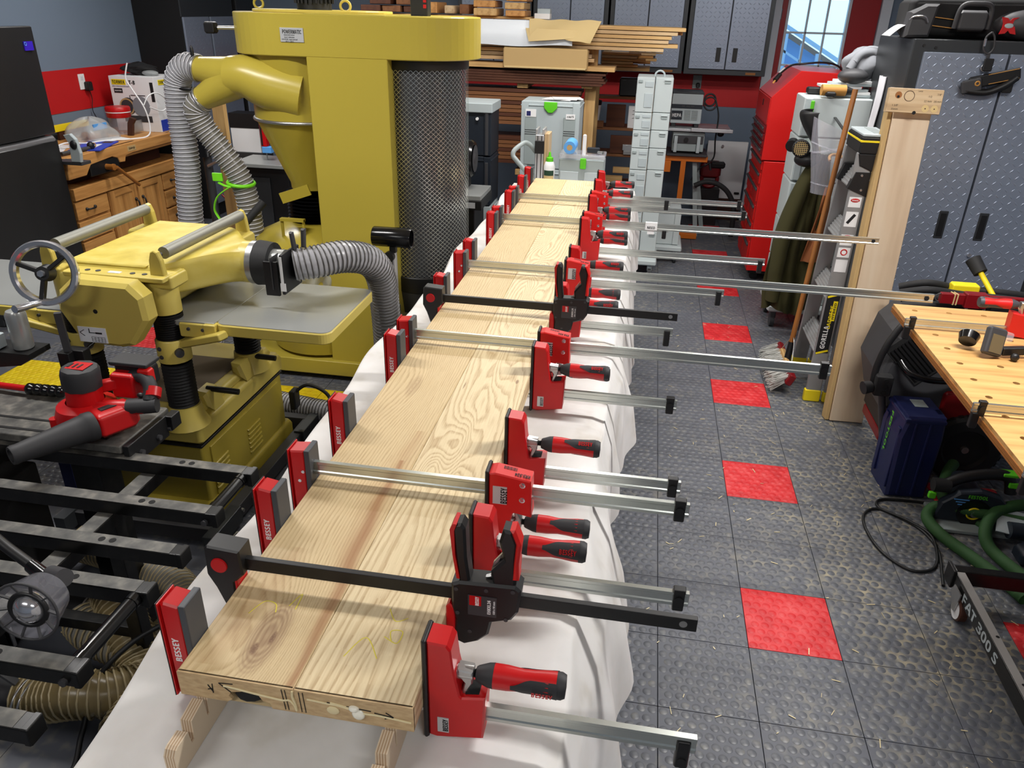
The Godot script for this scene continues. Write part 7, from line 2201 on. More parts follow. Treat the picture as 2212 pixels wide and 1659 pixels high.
	part("tube", MB.new().hose([V(-0.02, 0.50, 0.0), V(0.08, 0.54, 0.0), V(0.20, 0.52, 0.0), V(0.30, 0.44, 0.0), V(0.36, 0.30, 0.0), V(0.37, 0.05, 0.0)], 0.021, 0.012, 0.003, 12), M.rubber, vh)
	var rt := thing("red_power_tool", "dark red power tool hanging behind the black vacuum hose", "power tool", V(0.66, 0.40, -7.90))
	part("body", MB.new().box(V(0.0, 0.14, 0), V(0.20, 0.16, 0.12), 0.03), M.red_dark, rt)
	part("grip_loop", MB.new().ring(V(0.0, 0.05, 0.02), V(0, 0, 1), 0.075, 0.02, 24, 8), M.red_dark, rt)
	part("grip", MB.new().box(V(0.06, 0.19, 0.03), V(0.14, 0.06, 0.09), 0.015), M.black, rt)
	part("tool_stand", MB.new().box(V(0.0, -0.22, 0), V(0.22, 0.36, 0.12), 0.004), M.black, rt)
	var lp := thing("low_cupboard", "white low cupboard door with a round knob against the back wall", "cupboard", V(0.815, 0, -8.12))
	part("door", MB.new().box(V(0, 0.50, 0), V(0.39, 0.56, 0.03), 0.003), M.white, lp)
	part("plinth", MB.new().box(V(0, 0.11, -0.01), V(0.39, 0.22, 0.05), 0.003), M.wood_dark, lp)
	part("knob", MB.new().cyl(V(-0.05, 0.735, 0.015), V(-0.05, 0.735, 0.035), 0.013, -1, 14), M.steel, lp)
	part("bolt", MB.new().box(V(0.15, 0.28, 0.02), V(0.05, 0.02, 0.02), 0.003), M.black, lp)
	# bandsaw behind the hoses
	var bs := thing("bandsaw", "bandsaw with red blade guard and blue guide behind the hoses", "bandsaw", V(-3.05, 0, -6.05))
	part("table", MB.new().box(V(0.0, 0.735, 0.02), V(0.46, 0.03, 0.40), 0.004), M.cast, bs)
	part("blade_guard", MB.new().box(V(0.0, 1.07, 0.03), V(0.05, 0.42, 0.05), 0.004), M.red, bs)
	part("scale_strip", MB.new().box(V(-0.012, 1.07, 0.056), V(0.014, 0.40, 0.004)), M.ink, bs)
	part("blade_guide", MB.new().box(V(0.02, 0.835, 0.03), V(0.08, 0.05, 0.06), 0.005), M.blue_sky, bs)
	part("blade", MB.new().box(V(0.01, 0.785, 0.04), V(0.006, 0.09, 0.012)), M.steel, bs)
	part("frame_column", MB.new().box(V(0.20, 0.90, -0.25), V(0.14, 1.8, 0.14), 0.008), M.black, bs)
	part("upper_arm", MB.new().box(V(0.05, 1.36, -0.16), V(0.36, 0.14, 0.24), 0.01), M.black, bs)
	part("base", MB.new().box(V(0.0, 0.35, -0.06), V(0.42, 0.70, 0.34), 0.006), M.black, bs)
	part("base_door", MB.new().box(V(-0.05, 0.40, 0.118), V(0.20, 0.45, 0.012), 0.003), M.cab_dark, bs)
	part("handle", MB.new().box(V(-0.12, 0.55, 0.13), V(0.02, 0.06, 0.015), 0.003), M.steel, bs)
	var pb := thing("product_box", "white product box with black print behind the bandsaw table", "box", V(-3.40, 0.74, -6.45))
	part("box", MB.new().box(V(0, 0.10, 0), V(0.26, 0.20, 0.16), 0.002), M.white, pb)
	part("black_band", MB.new().box(V(0, 0.26, 0), V(0.27, 0.12, 0.17), 0.003), M.black, pb)
	part("box_shelf", MB.new().box(V(0, -0.37, 0), V(0.30, 0.74, 0.2), 0.003), M.cab_dark, pb)
	var fp := thing("pole_stand", "dark pole with a round black head behind the left clear hose", "stand", V(-3.42, 0, -5.75))
	part("pole", MB.new().cyl(V(0, 0.02, 0), V(0, 0.92, 0), 0.034, -1, 18), M.charcoal, fp)
	part("round_head", MB.new().cyl(V(-0.02, 0.94, 0.05), V(0.06, 0.92, 0.10), 0.13, 0.11, 26), M.black_gloss, fp)
	part("side_arm", MB.new().cyl(V(0.03, 0.74, 0.05), V(0.16, 0.80, 0.08), 0.014, -1, 10), M.steel, fp)
	part("round_foot", MB.new().cyl(V(0, 0.0, 0), V(0, 0.03, 0), 0.16, 0.15, 26), M.black, fp)
	for i in 3:
		var cbl := thing("red_cable", "%s of the three red cables beside the dark pole stand" % ["leftmost", "middle one", "rightmost"][i], "cable", V(-3.25 + 0.03 * i, 0.0, -5.70), 0.0, "red cables by the pole stand")
		part("cord", MB.new().tube(MB.smooth([V(-0.06, 0.52, 0), V(0.05, 0.42 - 0.03 * i, 0.02), V(0.10, 0.30, 0.0), V(0.16, 0.16 - 0.02 * i, 0.03), V(0.22, 0.012, 0.02)], 6), 0.007, 6), M.red_dark, cbl)

# ---------- right side: chest, coat, ladder, cabinet ----------
func build_right() -> void:
	# red roll cabinet with top chest
	var t := thing("tool_chest", "tall red rolling tool chest with sloped lid below the door window", "tool chest", V(1.18, 0, -6.46))
	var zs := -0.36
	var ze := 0.36
	var b := MB.new()
	b.box(V(0.01, 0.51, 0), V(0.60, 0.85, 0.72), 0.006)
	part("lower_cabinet", b, M.red_chest, t)
	b = MB.new()
	b.prism([Vector2(-0.31, 0.942), Vector2(-0.31, 1.385), Vector2(-0.135, 1.568), Vector2(0.22, 1.555), Vector2(0.30, 1.50), Vector2(0.30, 0.942)], zs, ze, 0.004)
	part("top_chest", b, M.red_chest, t)
	part("kick", MB.new().box(V(0.01, 0.075, 0), V(0.56, 0.03, 0.68), 0.003), M.black, t)
	for s in [[-0.22, -0.28], [-0.22, 0.28], [0.24, 0.28]]: part("caster", MB.new().cyl(V(s[0], 0.03, s[1] - 0.015), V(s[0], 0.03, s[1] + 0.015), 0.03, -1, 16), M.black, t)
	part("lid_panel", MB.new().box(V(-0.3115, 1.285, 0), V(0.008, 0.18, 0.70), 0.002), M.red_chest, t)
	part("lock", MB.new().box(V(-0.317, 1.32, 0.02), V(0.006, 0.045, 0.02), 0.002), M.black, t)
	part("drawer_bay", MB.new().box(V(-0.3105, 1.075, 0), V(0.006, 0.22, 0.68)), M.red_dark, t)
	for r in 4:
		for c in [-0.17, 0.17]:
			var d := part("drawer", MB.new().box(V(-0.316, 1.155 - 0.052 * r, c), V(0.012, 0.046, 0.31), 0.003), M.red_dark, t)
			part("drawer_pull", MB.new().box(V(-0.328, 1.165 - 0.052 * r, c), V(0.016, 0.018, 0.30), 0.005), M.charcoal, d)
	for q in [[0.895, 0.075], [0.80, 0.09], [0.68, 0.12], [0.54, 0.13], [0.40, 0.13], [0.23, 0.18]]:
		var wide: bool = q[0] > 0.75
		for c in ([0.0] if wide else [-0.17, 0.17]):
			var d := part("drawer", MB.new().box(V(-0.294, q[0], c), V(0.012, q[1] - 0.012, 0.66 if wide else 0.31), 0.003), M.red_chest, t)
			part("drawer_pull", MB.new().box(V(-0.306, q[0] + q[1] * 0.3, c), V(0.018, 0.022, 0.64 if wide else 0.30), 0.006), M.charcoal, d)
	part("side_handle", MB.new().bar(V(-0.13, 0.735, 0.368), V(-0.02, 0.730, 0.368), 0.015, 0.020), mat("pink_handle", Color(0.85, 0.35, 0.36), 0.4), t)
	part("side_socket", MB.new().box(V(0.20, 0.69, 0.362), V(0.07, 0.04, 0.006), 0.002), M.black, t)
	part("warning_label", MB.new().box(V(0.22, 0.93, 0.361), V(0.06, 0.07, 0.003)), M.white, t)
	part("warning_label", MB.new().box(V(0.22, 0.945, 0.3625), V(0.06, 0.03, 0.003)), M.red_dark, t)
	var pc := thing("power_lead", "black power lead with brass plug pins lying over the red chest's lid", "cable", V(1.05, 1.575, -6.30))
	part("cord", MB.new().tube(MB.smooth([V(-0.12, -0.04, 0.02), V(-0.06, 0.018, 0.06), V(0.02, 0.035, 0.10), V(0.16, 0.045, 0.06), V(0.28, 0.02, 0.0), V(0.36, -0.06, -0.02), V(0.37, -0.14, 0.0)], 8), 0.007, 8), M.cable, pc)
	part("plug", MB.new().cyl(V(-0.12, -0.045, 0.02), V(-0.155, -0.085, 0.06), 0.015, 0.018, 12), M.black, pc)
	part("pin", MB.new().bar(V(-0.155, -0.085, 0.06), V(-0.168, -0.105, 0.075), 0.012, 0.005), M.cork, pc)
	part("paper_tag", MB.new().at(rot(V(0, 0, 1), 46.0, V(-0.105, -0.02, -0.02))).box(Vector3.ZERO, V(0.05, 0.003, 0.09)), M.white, pc)
	# wheeled stack of pale cases behind the coat
	var dl := thing("dolly", "white wheeled dolly under the coat and pale cases", "dolly", V(1.13, 0, -5.28))
	part("platform", MB.new().box(V(0, 0.14, 0), V(0.42, 0.05, 0.40), 0.016), M.sys_white, dl)
	part("inner_recess", MB.new().box(V(-0.05, 0.166, 0.10), V(0.2, 0.004, 0.12), 0.001), M.sys_gray, dl)
	for s in [[-0.16, 0.14], [0.16, 0.14], [-0.16, -0.14]]:
		var cw := part("caster", MB.new().cyl(V(s[0] - 0.014, 0.045, s[1]), V(s[0] + 0.014, 0.045, s[1]), 0.045, -1, 20), M.charcoal, dl)
		part("fork", MB.new().box(V(s[0], 0.088, s[1]), V(0.04, 0.06, 0.06), 0.008), M.charcoal, cw)
	var y := 0.166
	var hh := [0.27, 0.27, 0.27, 0.27, 0.235]
	for i in 5:
		var c := thing("pale_case", ["pale grey tool case at the foot of the stack behind the coat", "pale grey tool case second from the foot behind the coat", "pale grey case with green latch in the middle of the stack behind the coat", "pale grey case with green latch just under the top of the stack behind the coat", "topmost pale case behind the face shield, with a lime latch"][i], "tool case", V(1.13, y, -5.30), 0.0, "pale cases stacked beside the red chest")
		part("shell", MB.new().box(V(0, hh[i] * 0.5, 0), V(0.40, hh[i] - 0.004, 0.30), 0.008), M.sys_white, c)
		part("rib", MB.new().box(V(-0.17, hh[i] * 0.5, 0.152), V(0.04, hh[i] - 0.02, 0.008), 0.002), M.sys_gray, c)
		part("latch", MB.new().box(V(-0.150, hh[i] - 0.07, 0.158), V(0.022, 0.10, 0.010), 0.004), M.green, c)
		y += hh[i]
	# stack of magazines and grey cloth bag on top
	var g := "magazines stacked on the pale cases"
	for i in 6:
		var o := solo("magazine", ["magazine at the bottom of the pile beside the broom handle", "second magazine from the bottom of the pile on the pale cases", "third magazine from the bottom of the pile on the pale cases", "fourth magazine of the pile, sticking out over the red chest", "small magazine second from the top of the pile", "topmost small magazine of the pile under the grey bag"][i], "magazine", MB.new().box(Vector3.ZERO, V(0.22 - 0.02 * (i % 3), 0.0145, 0.24 - 0.01 * i), 0.001), M.white if i % 2 else M.sys_gray, g)
		o.position = V(1.20 + [0.0, 0.01, 0.0, -0.05, 0.01, 0.03][i], 1.4895 + 0.015 * i, -5.33)
		o.rotation.y = [0.1, 0.05, 0.12, 0.02, 0.2, 0.25][i]
	solo("paper_pad", "pad of white papers beside the magazine pile", "paper pad", MB.new().at(rot(Vector3.UP, 10.0, V(1.365, 1.510, -5.30))).box(Vector3.ZERO, V(0.09, 0.055, 0.20), 0.002), M.white)
	var bag := thing("grey_bag", "bunched grey cloth bag on top of the magazine pile", "bag", V(1.27, 1.575, -5.36))
	part("cloth", MB.new().sheet(func(u: float, v: float) -> Vector3:
		var a := TAU * u
		var p := PI * v
		var k := 1.0 + 0.16 * sin(a * 3.0 + p * 3.0) + 0.09 * sin(a * 7.0)
		return V(0.11 * sin(p) * cos(a) * k, 0.09 - 0.09 * cos(p) * (1.0 + 0.1 * sin(a * 4.0)), 0.09 * sin(p) * sin(a) * k), 34, 14), M.gray_cloth, bag)
	part("fold", MB.new().tube(MB.smooth([V(-0.09, 0.06, 0.08), V(-0.04, 0.14, 0.06), V(0.04, 0.155, 0.04), V(0.10, 0.12, 0.05)], 6), 0.026, 10), M.gray_cloth, bag)
	part("fold", MB.new().tube(MB.smooth([V(-0.07, 0.10, 0.08), V(0.0, 0.17, 0.04), V(0.09, 0.165, 0.02)], 6), 0.02, 10), M.gray_cloth, bag)
	solo("hat", "dark grey cap under the grey cloth bag", "cap", MB.new().ball(V(1.20, 1.60, -5.24), V(0.09, 0.045, 0.06), 16, 9), M.charcoal)
	var rag := thing("white_rag", "white rag hanging down the side of the tall cabinet", "rag", V(1.315, 1.42, -5.0))
	part("cloth", MB.new().sheet(func(u: float, v: float) -> Vector3:
		return V(-0.005 - 0.018 * v + 0.012 * sin(u * 9.0), 0.20 - 0.62 * v, lerpf(-0.07, 0.05, u) * (1.0 - 0.4 * v) + 0.01 * sin(v * 9.0)), 12, 16, 0.004), M.white_cloth, rag)
	# coat: olive with tan lining, hanging from the case stack
	var ct := thing("work_coat", "olive work coat with tan lining hanging over the pale cases", "coat", V(1.04, 0.0, -5.02))
	part("coat_body", MB.new().sheet(func(u: float, v: float) -> Vector3:
		var w := lerpf(0.10, 0.36, smoothstep(0.0, 0.75, v)) * (1.0 - 0.12 * smoothstep(0.8, 1.0, v))
		var x := (u - 0.5) * w - 0.04 * smoothstep(0.0, 0.6, v) + 0.03
		var f := 0.022 * sin(u * 17.0 + v * 2.0) * smoothstep(0.05, 0.5, v) + 0.012 * sin(u * 31.0 - v * 7.0) + 0.014 * sin(v * 13.0 + u * 5.0)
		return V(x, lerpf(1.18, 0.17, v) + 0.02 * sin(u * 8.0) * v, 0.05 * sin(PI * u) + f), 40, 40, 0.010), M.olive, ct)
	part("hanger", MB.new().bar(V(0.0, 1.175, 0.02), V(0.03, 1.19, -0.14), 0.02, 0.008), M.olive, ct)
	part("sleeve", MB.new().tube(MB.smooth([V(-0.02, 1.12, 0.03), V(-0.08, 0.92, 0.05), V(-0.125, 0.68, 0.05), V(-0.13, 0.46, 0.045), V(-0.12, 0.24, 0.04)], 6), [0.035, 0.040, 0.045, 0.05, 0.054, 0.057, 0.06, 0.062, 0.064, 0.066, 0.067, 0.068, 0.068, 0.068, 0.067, 0.066, 0.066, 0.064, 0.063, 0.062, 0.062, 0.061, 0.060, 0.06, 0.058], 14, true, 0.7), M.olive, ct)
	part("lining", MB.new().sheet(func(u: float, v: float) -> Vector3:
		var w := lerpf(0.03, 0.13, v)
		return V(0.085 + (u - 0.5) * w - 0.015 * v, lerpf(0.99, 0.52, v), 0.075 + 0.012 * sin(u * 9.0 + v * 4.0)), 12, 18, 0.006), M.tan, ct)
	# respirator hood and face shield hung in front of the stack
	var rs := thing("respirator", "black respirator hood with a round filter cup hanging at the case stack", "respirator", V(0.94, 1.22, -4.97))
	part("hood", MB.new().sheet(func(u: float, v: float) -> Vector3:
		var a := lerpf(-0.25, 2.1, u)
		var p := lerpf(-1.25, 1.25, v)
		return V(0.075 - 0.135 * sin(a) * cos(p) * 0.9, -0.01 + 0.21 * sin(a * 0.75) * 0.98, -0.02 + 0.10 * sin(p)), 18, 14, 0.006), M.black, rs)
	part("filter_cup", MB.new().lathe(V(-0.022, -0.005, 0.045), V(-0.15, 0.0, 1.0), [Vector2(0, -0.05), Vector2(0.045, -0.05), Vector2(0.05, 0.0), Vector2(0.052, 0.02), Vector2(0.044, 0.024), Vector2(0.042, 0.012), Vector2(0, 0.012)], 26), M.black, rs)
	for k in range(-3, 4):
		part("grid_bar", MB.new().bar(V(-0.022 + 0.011 * k - 0.003, -0.005 - sqrt(0.0018 - 0.000121 * k * k), 0.062), V(-0.022 + 0.011 * k - 0.003, -0.005 + sqrt(0.0018 - 0.000121 * k * k), 0.062), 0.0028, 0.003, Vector3.BACK), M.kraft_light, rs)
		part("grid_bar", MB.new().bar(V(-0.025 - sqrt(0.0018 - 0.000121 * k * k), -0.005 + 0.011 * k, 0.062), V(-0.025 + sqrt(0.0018 - 0.000121 * k * k), -0.005 + 0.011 * k, 0.062), 0.0028, 0.003, Vector3.BACK), M.kraft_light, rs)
	part("second_cup", MB.new().cyl(V(-0.062, 0.01, -0.01), V(-0.075, 0.0, 0.03), 0.036, -1, 20), M.black, rs)
	part("chin_piece", MB.new().ball(V(0.03, -0.075, 0.01), V(0.075, 0.045, 0.06), 16, 10), M.black, rs)
	var fs := thing("face_shield", "clear plastic face shield with a tan headband hanging on the ladder side", "face shield", V(1.065, 1.17, -4.86))
	part("visor", MB.new().sheet(func(u: float, v: float) -> Vector3:
		var a := lerpf(-1.35, 1.35, u)
		var r := lerpf(0.125, 0.095, smoothstep(0.25, 1.0, v))
		return V(r * sin(a) + 0.03 * v, 0.185 - 0.38 * v - 0.05 * sin(a) * (1.0 - v), r * cos(a) * 0.9), 26, 18, 0.0025), M.clear_plastic, fs)
	for v in [0.32, 0.86]:
		var pp: Array = []
		for i in 17:
			var a := lerpf(-1.35, 1.35, i / 16.0)
			var r := lerpf(0.127, 0.097, smoothstep(0.25, 1.0, v))
			pp.append(V(r * sin(a) + 0.03 * v, 0.185 - 0.38 * v - 0.05 * sin(a) * (1.0 - v), r * cos(a) * 0.9))
		part("visor_bead", MB.new().tube(pp, 0.004, 6), M.clear_plastic, fs)
	part("hanging_strap", MB.new().bar(V(0.05, 0.17, 0.04), V(0.06, 0.20, -0.292), 0.015, 0.006), M.black, fs)
	part("headband", MB.new().ring(V(0.05, 0.0, 0.04), V(0.2, 0.9, 0.5), 0.05, 0.009, 26, 6, 0.0, PI), M.cork, fs)
	part("side_knob", MB.new().cyl(V(0.118, 0.085, 0.02), V(0.128, 0.080, 0.06), 0.028, -1, 20), M.black, fs)
	part("crown_strap", MB.new().tube(MB.smooth([V(0.11, 0.09, 0.03), V(0.06, 0.075, 0.07), V(-0.06, 0.05, 0.085), V(-0.10, 0.04, 0.05)], 6), 0.006, 6), M.clear_plastic, fs)
	var yt := thing("yellow_tool", "black and olive cordless tool lying on the cases behind the visor", "power tool", V(1.10, 1.482, -5.20))
	part("body", MB.new().cyl(V(-0.08, 0.04, 0.03), V(0.06, 0.04, 0.02), 0.032, -1, 16), M.cork, yt)
	part("nose", MB.new().cyl(V(0.06, 0.04, 0.02), V(0.10, 0.035, 0.02), 0.026, 0.018, 14), M.black, yt)
	part("grip", MB.new().box(V(-0.03, 0.02, 0.06), V(0.06, 0.03, 0.05), 0.01), M.black, yt)
	var bt := thing("black_battery", "small black charger sitting on top of the pale case stack", "charger", V(1.02, 1.482, -5.36))
	part("shell", MB.new().box(V(0, 0.02, 0), V(0.10, 0.04, 0.07), 0.008), M.black, bt)
	# ladder standing closed beside the cabinet
	var l := thing("step_ladder", "aluminium step ladder with yellow feet standing closed by the tall cabinet", "ladder", V(1.06, 0, -4.22))
	for e in [[0.205, "near"], [-0.205, "far"]]:
		var z: float = e[0] if e[0] > 0 else -0.25
		var zt: float = 0.205 if e[0] > 0 else -0.04
		var r := part("front_rail", MB.new().bar(V(-0.012, 0.04, z), V(-0.012, 1.34, zt), 0.024, 0.078, V(1, 0, 0), 0.004), M.alu_dull, l)
		part("back_rail", MB.new().bar(V(0.068, 0.03, z), V(0.055, 1.30, zt), 0.022, 0.045, V(1, 0, 0), 0.004), M.alu_dull, l)
		part("rubber_foot", MB.new().box(V(-0.014, 0.035, z), V(0.088, 0.07, 0.036), 0.006), M.yellow_bright, l)
		part("rubber_foot", MB.new().box(V(0.068, 0.030, z), V(0.055, 0.06, 0.034), 0.006), M.yellow_bright, l)
		part("hinge_plate", MB.new().prism([Vector2(-0.065, 1.17), Vector2(0.04, 1.13), Vector2(0.075, 1.20), Vector2(0.06, 1.25), Vector2(-0.04, 1.25)], zt - 0.016, zt + 0.018, 0.002), M.black, l)
		if z > 0:
			for q in [[-0.01, 1.235], [0.035, 1.215], [0.0, 1.165]]: part("rivet", MB.new().cyl(V(q[0], q[1], z + 0.018), V(q[0], q[1], z + 0.022), 0.007, 0.005, 12), M.steel, r)
			for q in [[1.105, 0.05, "white"], [1.02, 0.075, "white"], [0.915, 0.055, "white"], [0.85, 0.05, "white"], [0.78, 0.065, "white"]]:
				var lb := part("warning_label", MB.new().box(V(-0.014, q[0], z + 0.0135), V(0.058, q[1], 0.0015)), M[q[2]], r)
				lb.set_meta("label", "printed warning label")
			for q in [[1.108, 0.018], [0.925, 0.018]]:
				part("danger_oval", MB.new().ball(V(-0.014, q[0] + 0.006, z + 0.0145), V(0.022, 0.010, 0.002), 16, 6), M.red, r)
				words("lettering", "DANGER", 0.006, 0.030, fr(V(-0.014, q[0] + 0.006, z + 0.0168), V(1, 0, 0), V(0, 0, 1)), M.white, r)
			part("pictogram", MB.new().ring(V(-0.014, 0.852, z + 0.0145), V(0, 0, 1), 0.014, 0.003, 20, 5), M.red, r)
			part("pictogram", MB.new().bar(V(-0.03, 1.0, z + 0.0145), V(0.0, 1.045, z + 0.0145), 0.014, 0.002, Vector3.BACK), M.ink, r)
			var bl := part("brand_label", MB.new().box(V(-0.014, 0.46, z + 0.0135), V(0.064, 0.33, 0.0015)), M.ink, r)
			for q in [0.30, 0.62]: part("yellow_stripe", MB.new().at(rot(V(0, 0, 1), 20.0, V(-0.014, q, z + 0.0148))).box(Vector3.ZERO, V(0.062, 0.010, 0.0015)), M.yellow_bright, bl)
			words("lettering", "GORILLA", 0.024, 0.13, fr(V(-0.018, 0.385, z + 0.0146), V(0, 1, 0), V(0, 0, 1)), M.white, bl)
			words("lettering", "LADDERS", 0.018, 0.13, fr(V(-0.010, 0.50, z + 0.0146), V(0, 1, 0), V(0, 0, 1)), M.yellow_bright, bl)
			part("yellow_stripe", MB.new().box(V(0.002, 0.535, z + 0.0146), V(0.022, 0.11, 0.0015)), M.yellow_bright, bl)
			words("lettering", "HYBRID", 0.012, 0.09, fr(V(0.002, 0.535, z + 0.0156), V(0, 1, 0), V(0, 0, 1)), M.ink, bl)
	for yy in [0.31, 0.62, 0.93, 1.20]:
		var f: float = yy / 1.34
		var za: float = lerpf(-0.25, -0.04, f) + 0.012
		var zl := 0.193 - za
		var zm := (0.193 + za) * 0.5
		var st := part("step", MB.new().at(rot(V(0, 0, 1), 62.0, V(-0.01, yy, zm))).box(Vector3.ZERO, V(0.10, 0.022, zl), 0.004), M.alu_dull, l)
		for k in 6: part("tread_line", MB.new().at(rot(V(0, 0, 1), 62.0, V(-0.01, yy, zm))).box(V(-0.04 + 0.016 * k, 0.0125, 0), V(0.006, 0.004, zl)), M.alu, st)
	part("top_cap", MB.new().box(V(0.02, 1.375, 0.083), V(0.135, 0.085, 0.29), 0.01), M.black, l)
	part("cap_skirt", MB.new().prism([Vector2(-0.045, 1.335), Vector2(0.085, 1.335), Vector2(0.03, 1.255), Vector2(-0.03, 1.28)], 0.19, 0.225, 0.004), M.black, l)
	part("cap_stripe", MB.new().box(V(0.02, 1.394, 0.083), V(0.139, 0.010, 0.294), 0.002), M.yellow_bright, l)
	part("cap_tray", MB.new().box(V(0.02, 1.421, 0.083), V(0.125, 0.014, 0.28), 0.005), M.sys_gray, l)
	part("tray_slot", MB.new().box(V(0.035, 1.4285, 0.083), V(0.045, 0.003, 0.20), 0.001), M.sys_gray_dark, l)
	# broom
	var br := thing("push_broom", "push broom with wooden handle and white bristles leaning by the ladder", "broom", V(0.925, 0, -4.30))
	part("handle", MB.new().cyl(V(0.02, 0.17, 0.0), V(0.155, 1.575, -0.30), 0.0145, -1, 14), M.wood_handle, br)
	part("socket", MB.new().cyl(V(0.012, 0.09, 0.02), V(0.025, 0.22, -0.01), 0.021, 0.017, 14), M.black, br)
	part("wire_brace", MB.new().tube(MB.smooth([V(0.0, 0.12, -0.13), V(0.03, 0.25, 0.0), V(0.02, 0.10, 0.13)], 8), 0.003, 6), M.steel, br)
	part("head_block", MB.new().at(rot(V(0, 0, 1), -24.0, V(0.0, 0.10, 0.02))).box(Vector3.ZERO, V(0.035, 0.065, 0.46), 0.008), M.pine_z, br)
	for s in [-0.19, 0.20]: part("red_end", MB.new().at(rot(V(0, 0, 1), -24.0, V(0.0, 0.10, 0.02))).box(V(0, 0, s), V(0.037, 0.067, 0.11), 0.008), M.red_dark, br)
	var bst := MB.new()
	var rng := RandomNumberGenerator.new()
	rng.seed = 5
	for i in 420:
		var z := rng.randf_range(-0.23, 0.25)
		var o := rng.randf_range(-0.028, 0.028)
		var a := V(-0.010 + o * 0.4, 0.10 + o, z)
		bst.bar(a, a + V(-0.085 + rng.randf_range(-0.012, 0.012), -0.045 + rng.randf_range(-0.02, 0.02), rng.randf_range(-0.02, 0.02)), 0.0035, 0.0035)
	var bs := part("bristles", bst, M.bristle, br)
	bs.set_meta("kind", "stuff")
	# leaning timber with a drilled block on its top
	var ta := V(1.185, 0.0, -3.80)
	var tb := V(1.205, 1.53, -4.00)
	var tm := thing("leaning_timber", "pale wide timber plank leaning against the tall cabinet", "timber", ta)
	var ax := (tb - ta).normalized()
	var fw := V(0.07, 0, 1)
	var keep := Transform3D(Basis(ax.cross(fw).normalized() * -1.0, ax, (ax.cross(fw).normalized() * -1.0).cross(ax)), Vector3.ZERO)
	if keep.basis.x.x < 0: keep.basis.x = -keep.basis.x
	keep.basis.z = keep.basis.x.cross(keep.basis.y)
	var Lt := (tb - ta).length()
	part("face_plank", MB.new().at(keep).box(V(0, Lt * 0.5 + 0.002, 0.0), V(0.170, Lt, 0.036), 0.003), M.timber_y, tm)
	part("edge_strip", MB.new().at(keep).box(V(-0.097, Lt * 0.5 + 0.002, -0.02), V(0.022, Lt, 0.06), 0.004), M.kraft, tm)
	var blk := thing("drilled_block", "maple block with drilled test holes and pencil notes on the leaning timber", "wood block", tb + V(-0.015, 0.055, 0.045))
	blk.basis = keep.basis
	part("block", MB.new().box(V(0, 0, 0), V(0.238, 0.105, 0.036), 0.003), M.maple_x, blk)
	part("hole", MB.new().cyl(V(-0.078, 0.022, 0.0172), V(-0.078, 0.022, 0.0186), 0.015, -1, 22), M.wood_handle, blk)
	part("hole", MB.new().cyl(V(-0.078, 0.015, 0.0182), V(-0.078, 0.015, 0.0192), 0.006, -1, 14), M.black_matte, blk)
	part("ring_groove", MB.new().ring(V(-0.030, 0.020, 0.0182), V(0, 0, 1), 0.022, 0.0014, 30, 5), M.wood_dark, blk)
	for q in [0.050, 0.090]:
		part("hole", MB.new().cyl(V(q, -0.030, 0.0172), V(q, -0.030, 0.0187), 0.016, -1, 22), M.kraft_light, blk)
		part("hole", MB.new().cyl(V(q, -0.030, 0.0182), V(q, -0.030, 0.0194), 0.003, -1, 10), M.wood_dark, blk)
	part("hole", MB.new().cyl(V(0.005, -0.050, 0.016), V(0.005, -0.050, 0.0188), 0.008, -1, 16), M.black_matte, blk)
	for q in [["1 3/8\"", -0.085, -0.022], ["35mm", -0.085, -0.038], ["Lamp", 0.015, 0.042], ["-1/2", 0.06, 0.022], ["7/8\"", 0.10, 0.032], ["22 mm", 0.055, 0.002], ["20 mm", 0.098, 0.002]]:
		words("lettering", q[0], 0.008, 0.0, fr(V(q[1], q[2], 0.0184), V(1, 0.03, 0), V(0, 0, 1)), M.ink, blk, false)
	# tall cabinet with tread-plate doors
	var c := thing("storage_cabinet", "tall grey steel cabinet with two tread-plate doors at the right", "cabinet", V(1.79, 0, -4.95))
	part("carcass", MB.new().box(V(0, 0.915, 0), V(0.94, 1.83, 0.69), 0.006), M.cab_dark, c)
	for s in [-1.0, 1.0]:
		var d := part("door", MB.new().box(V(s * 0.207 - 0.005, 0.925, 0.356), V(0.405, 1.69, 0.024), 0.004), M.plate, c)
		tread(d, V(s * 0.207 - 0.005, 0.925, 0.3685), V(1, 0, 0), V(0, 0, 1), 0.385, 1.67, 0.0335)
		part("handle_recess", MB.new().box(V(s * 0.105 - 0.008, 0.89, 0.369), V(0.048, 0.155, 0.008), 0.003), M.cab_dark, d)
		part("handle_slot", MB.new().box(V(s * 0.105 - 0.008, 0.89, 0.3738), V(0.030, 0.13, 0.003), 0.001), M.black, d)
	part("lock", MB.new().cyl(V(0.075, 0.73, 0.368), V(0.075, 0.73, 0.380), 0.011, -1, 14), M.chrome, c)
	for q in [[-0.36, 1.79], [-0.40, 1.75], [-0.42, 1.80]]: part("bolt", MB.new().cyl(V(q[0], q[1], 0.345), V(q[0], q[1], 0.352), 0.007, -1, 10), M.black, c)
	# tool bags and belt on the cabinet
	var tbg := thing("tool_bag", "black tool bag with a red crossed emblem on top of the tall cabinet", "tool bag", V(1.72, 1.832, -4.78))
	part("bag_body", MB.new().box(V(0.0, 0.10, -0.05), V(0.86, 0.20, 0.26), 0.04), M.black_matte, tbg)
	part("side_pouch", MB.new().prism([Vector2(-0.44, 0.0), Vector2(-0.32, 0.005), Vector2(-0.30, 0.16), Vector2(-0.36, 0.16), Vector2(-0.43, 0.12)], 0.02, 0.12, 0.012), M.charcoal, tbg)
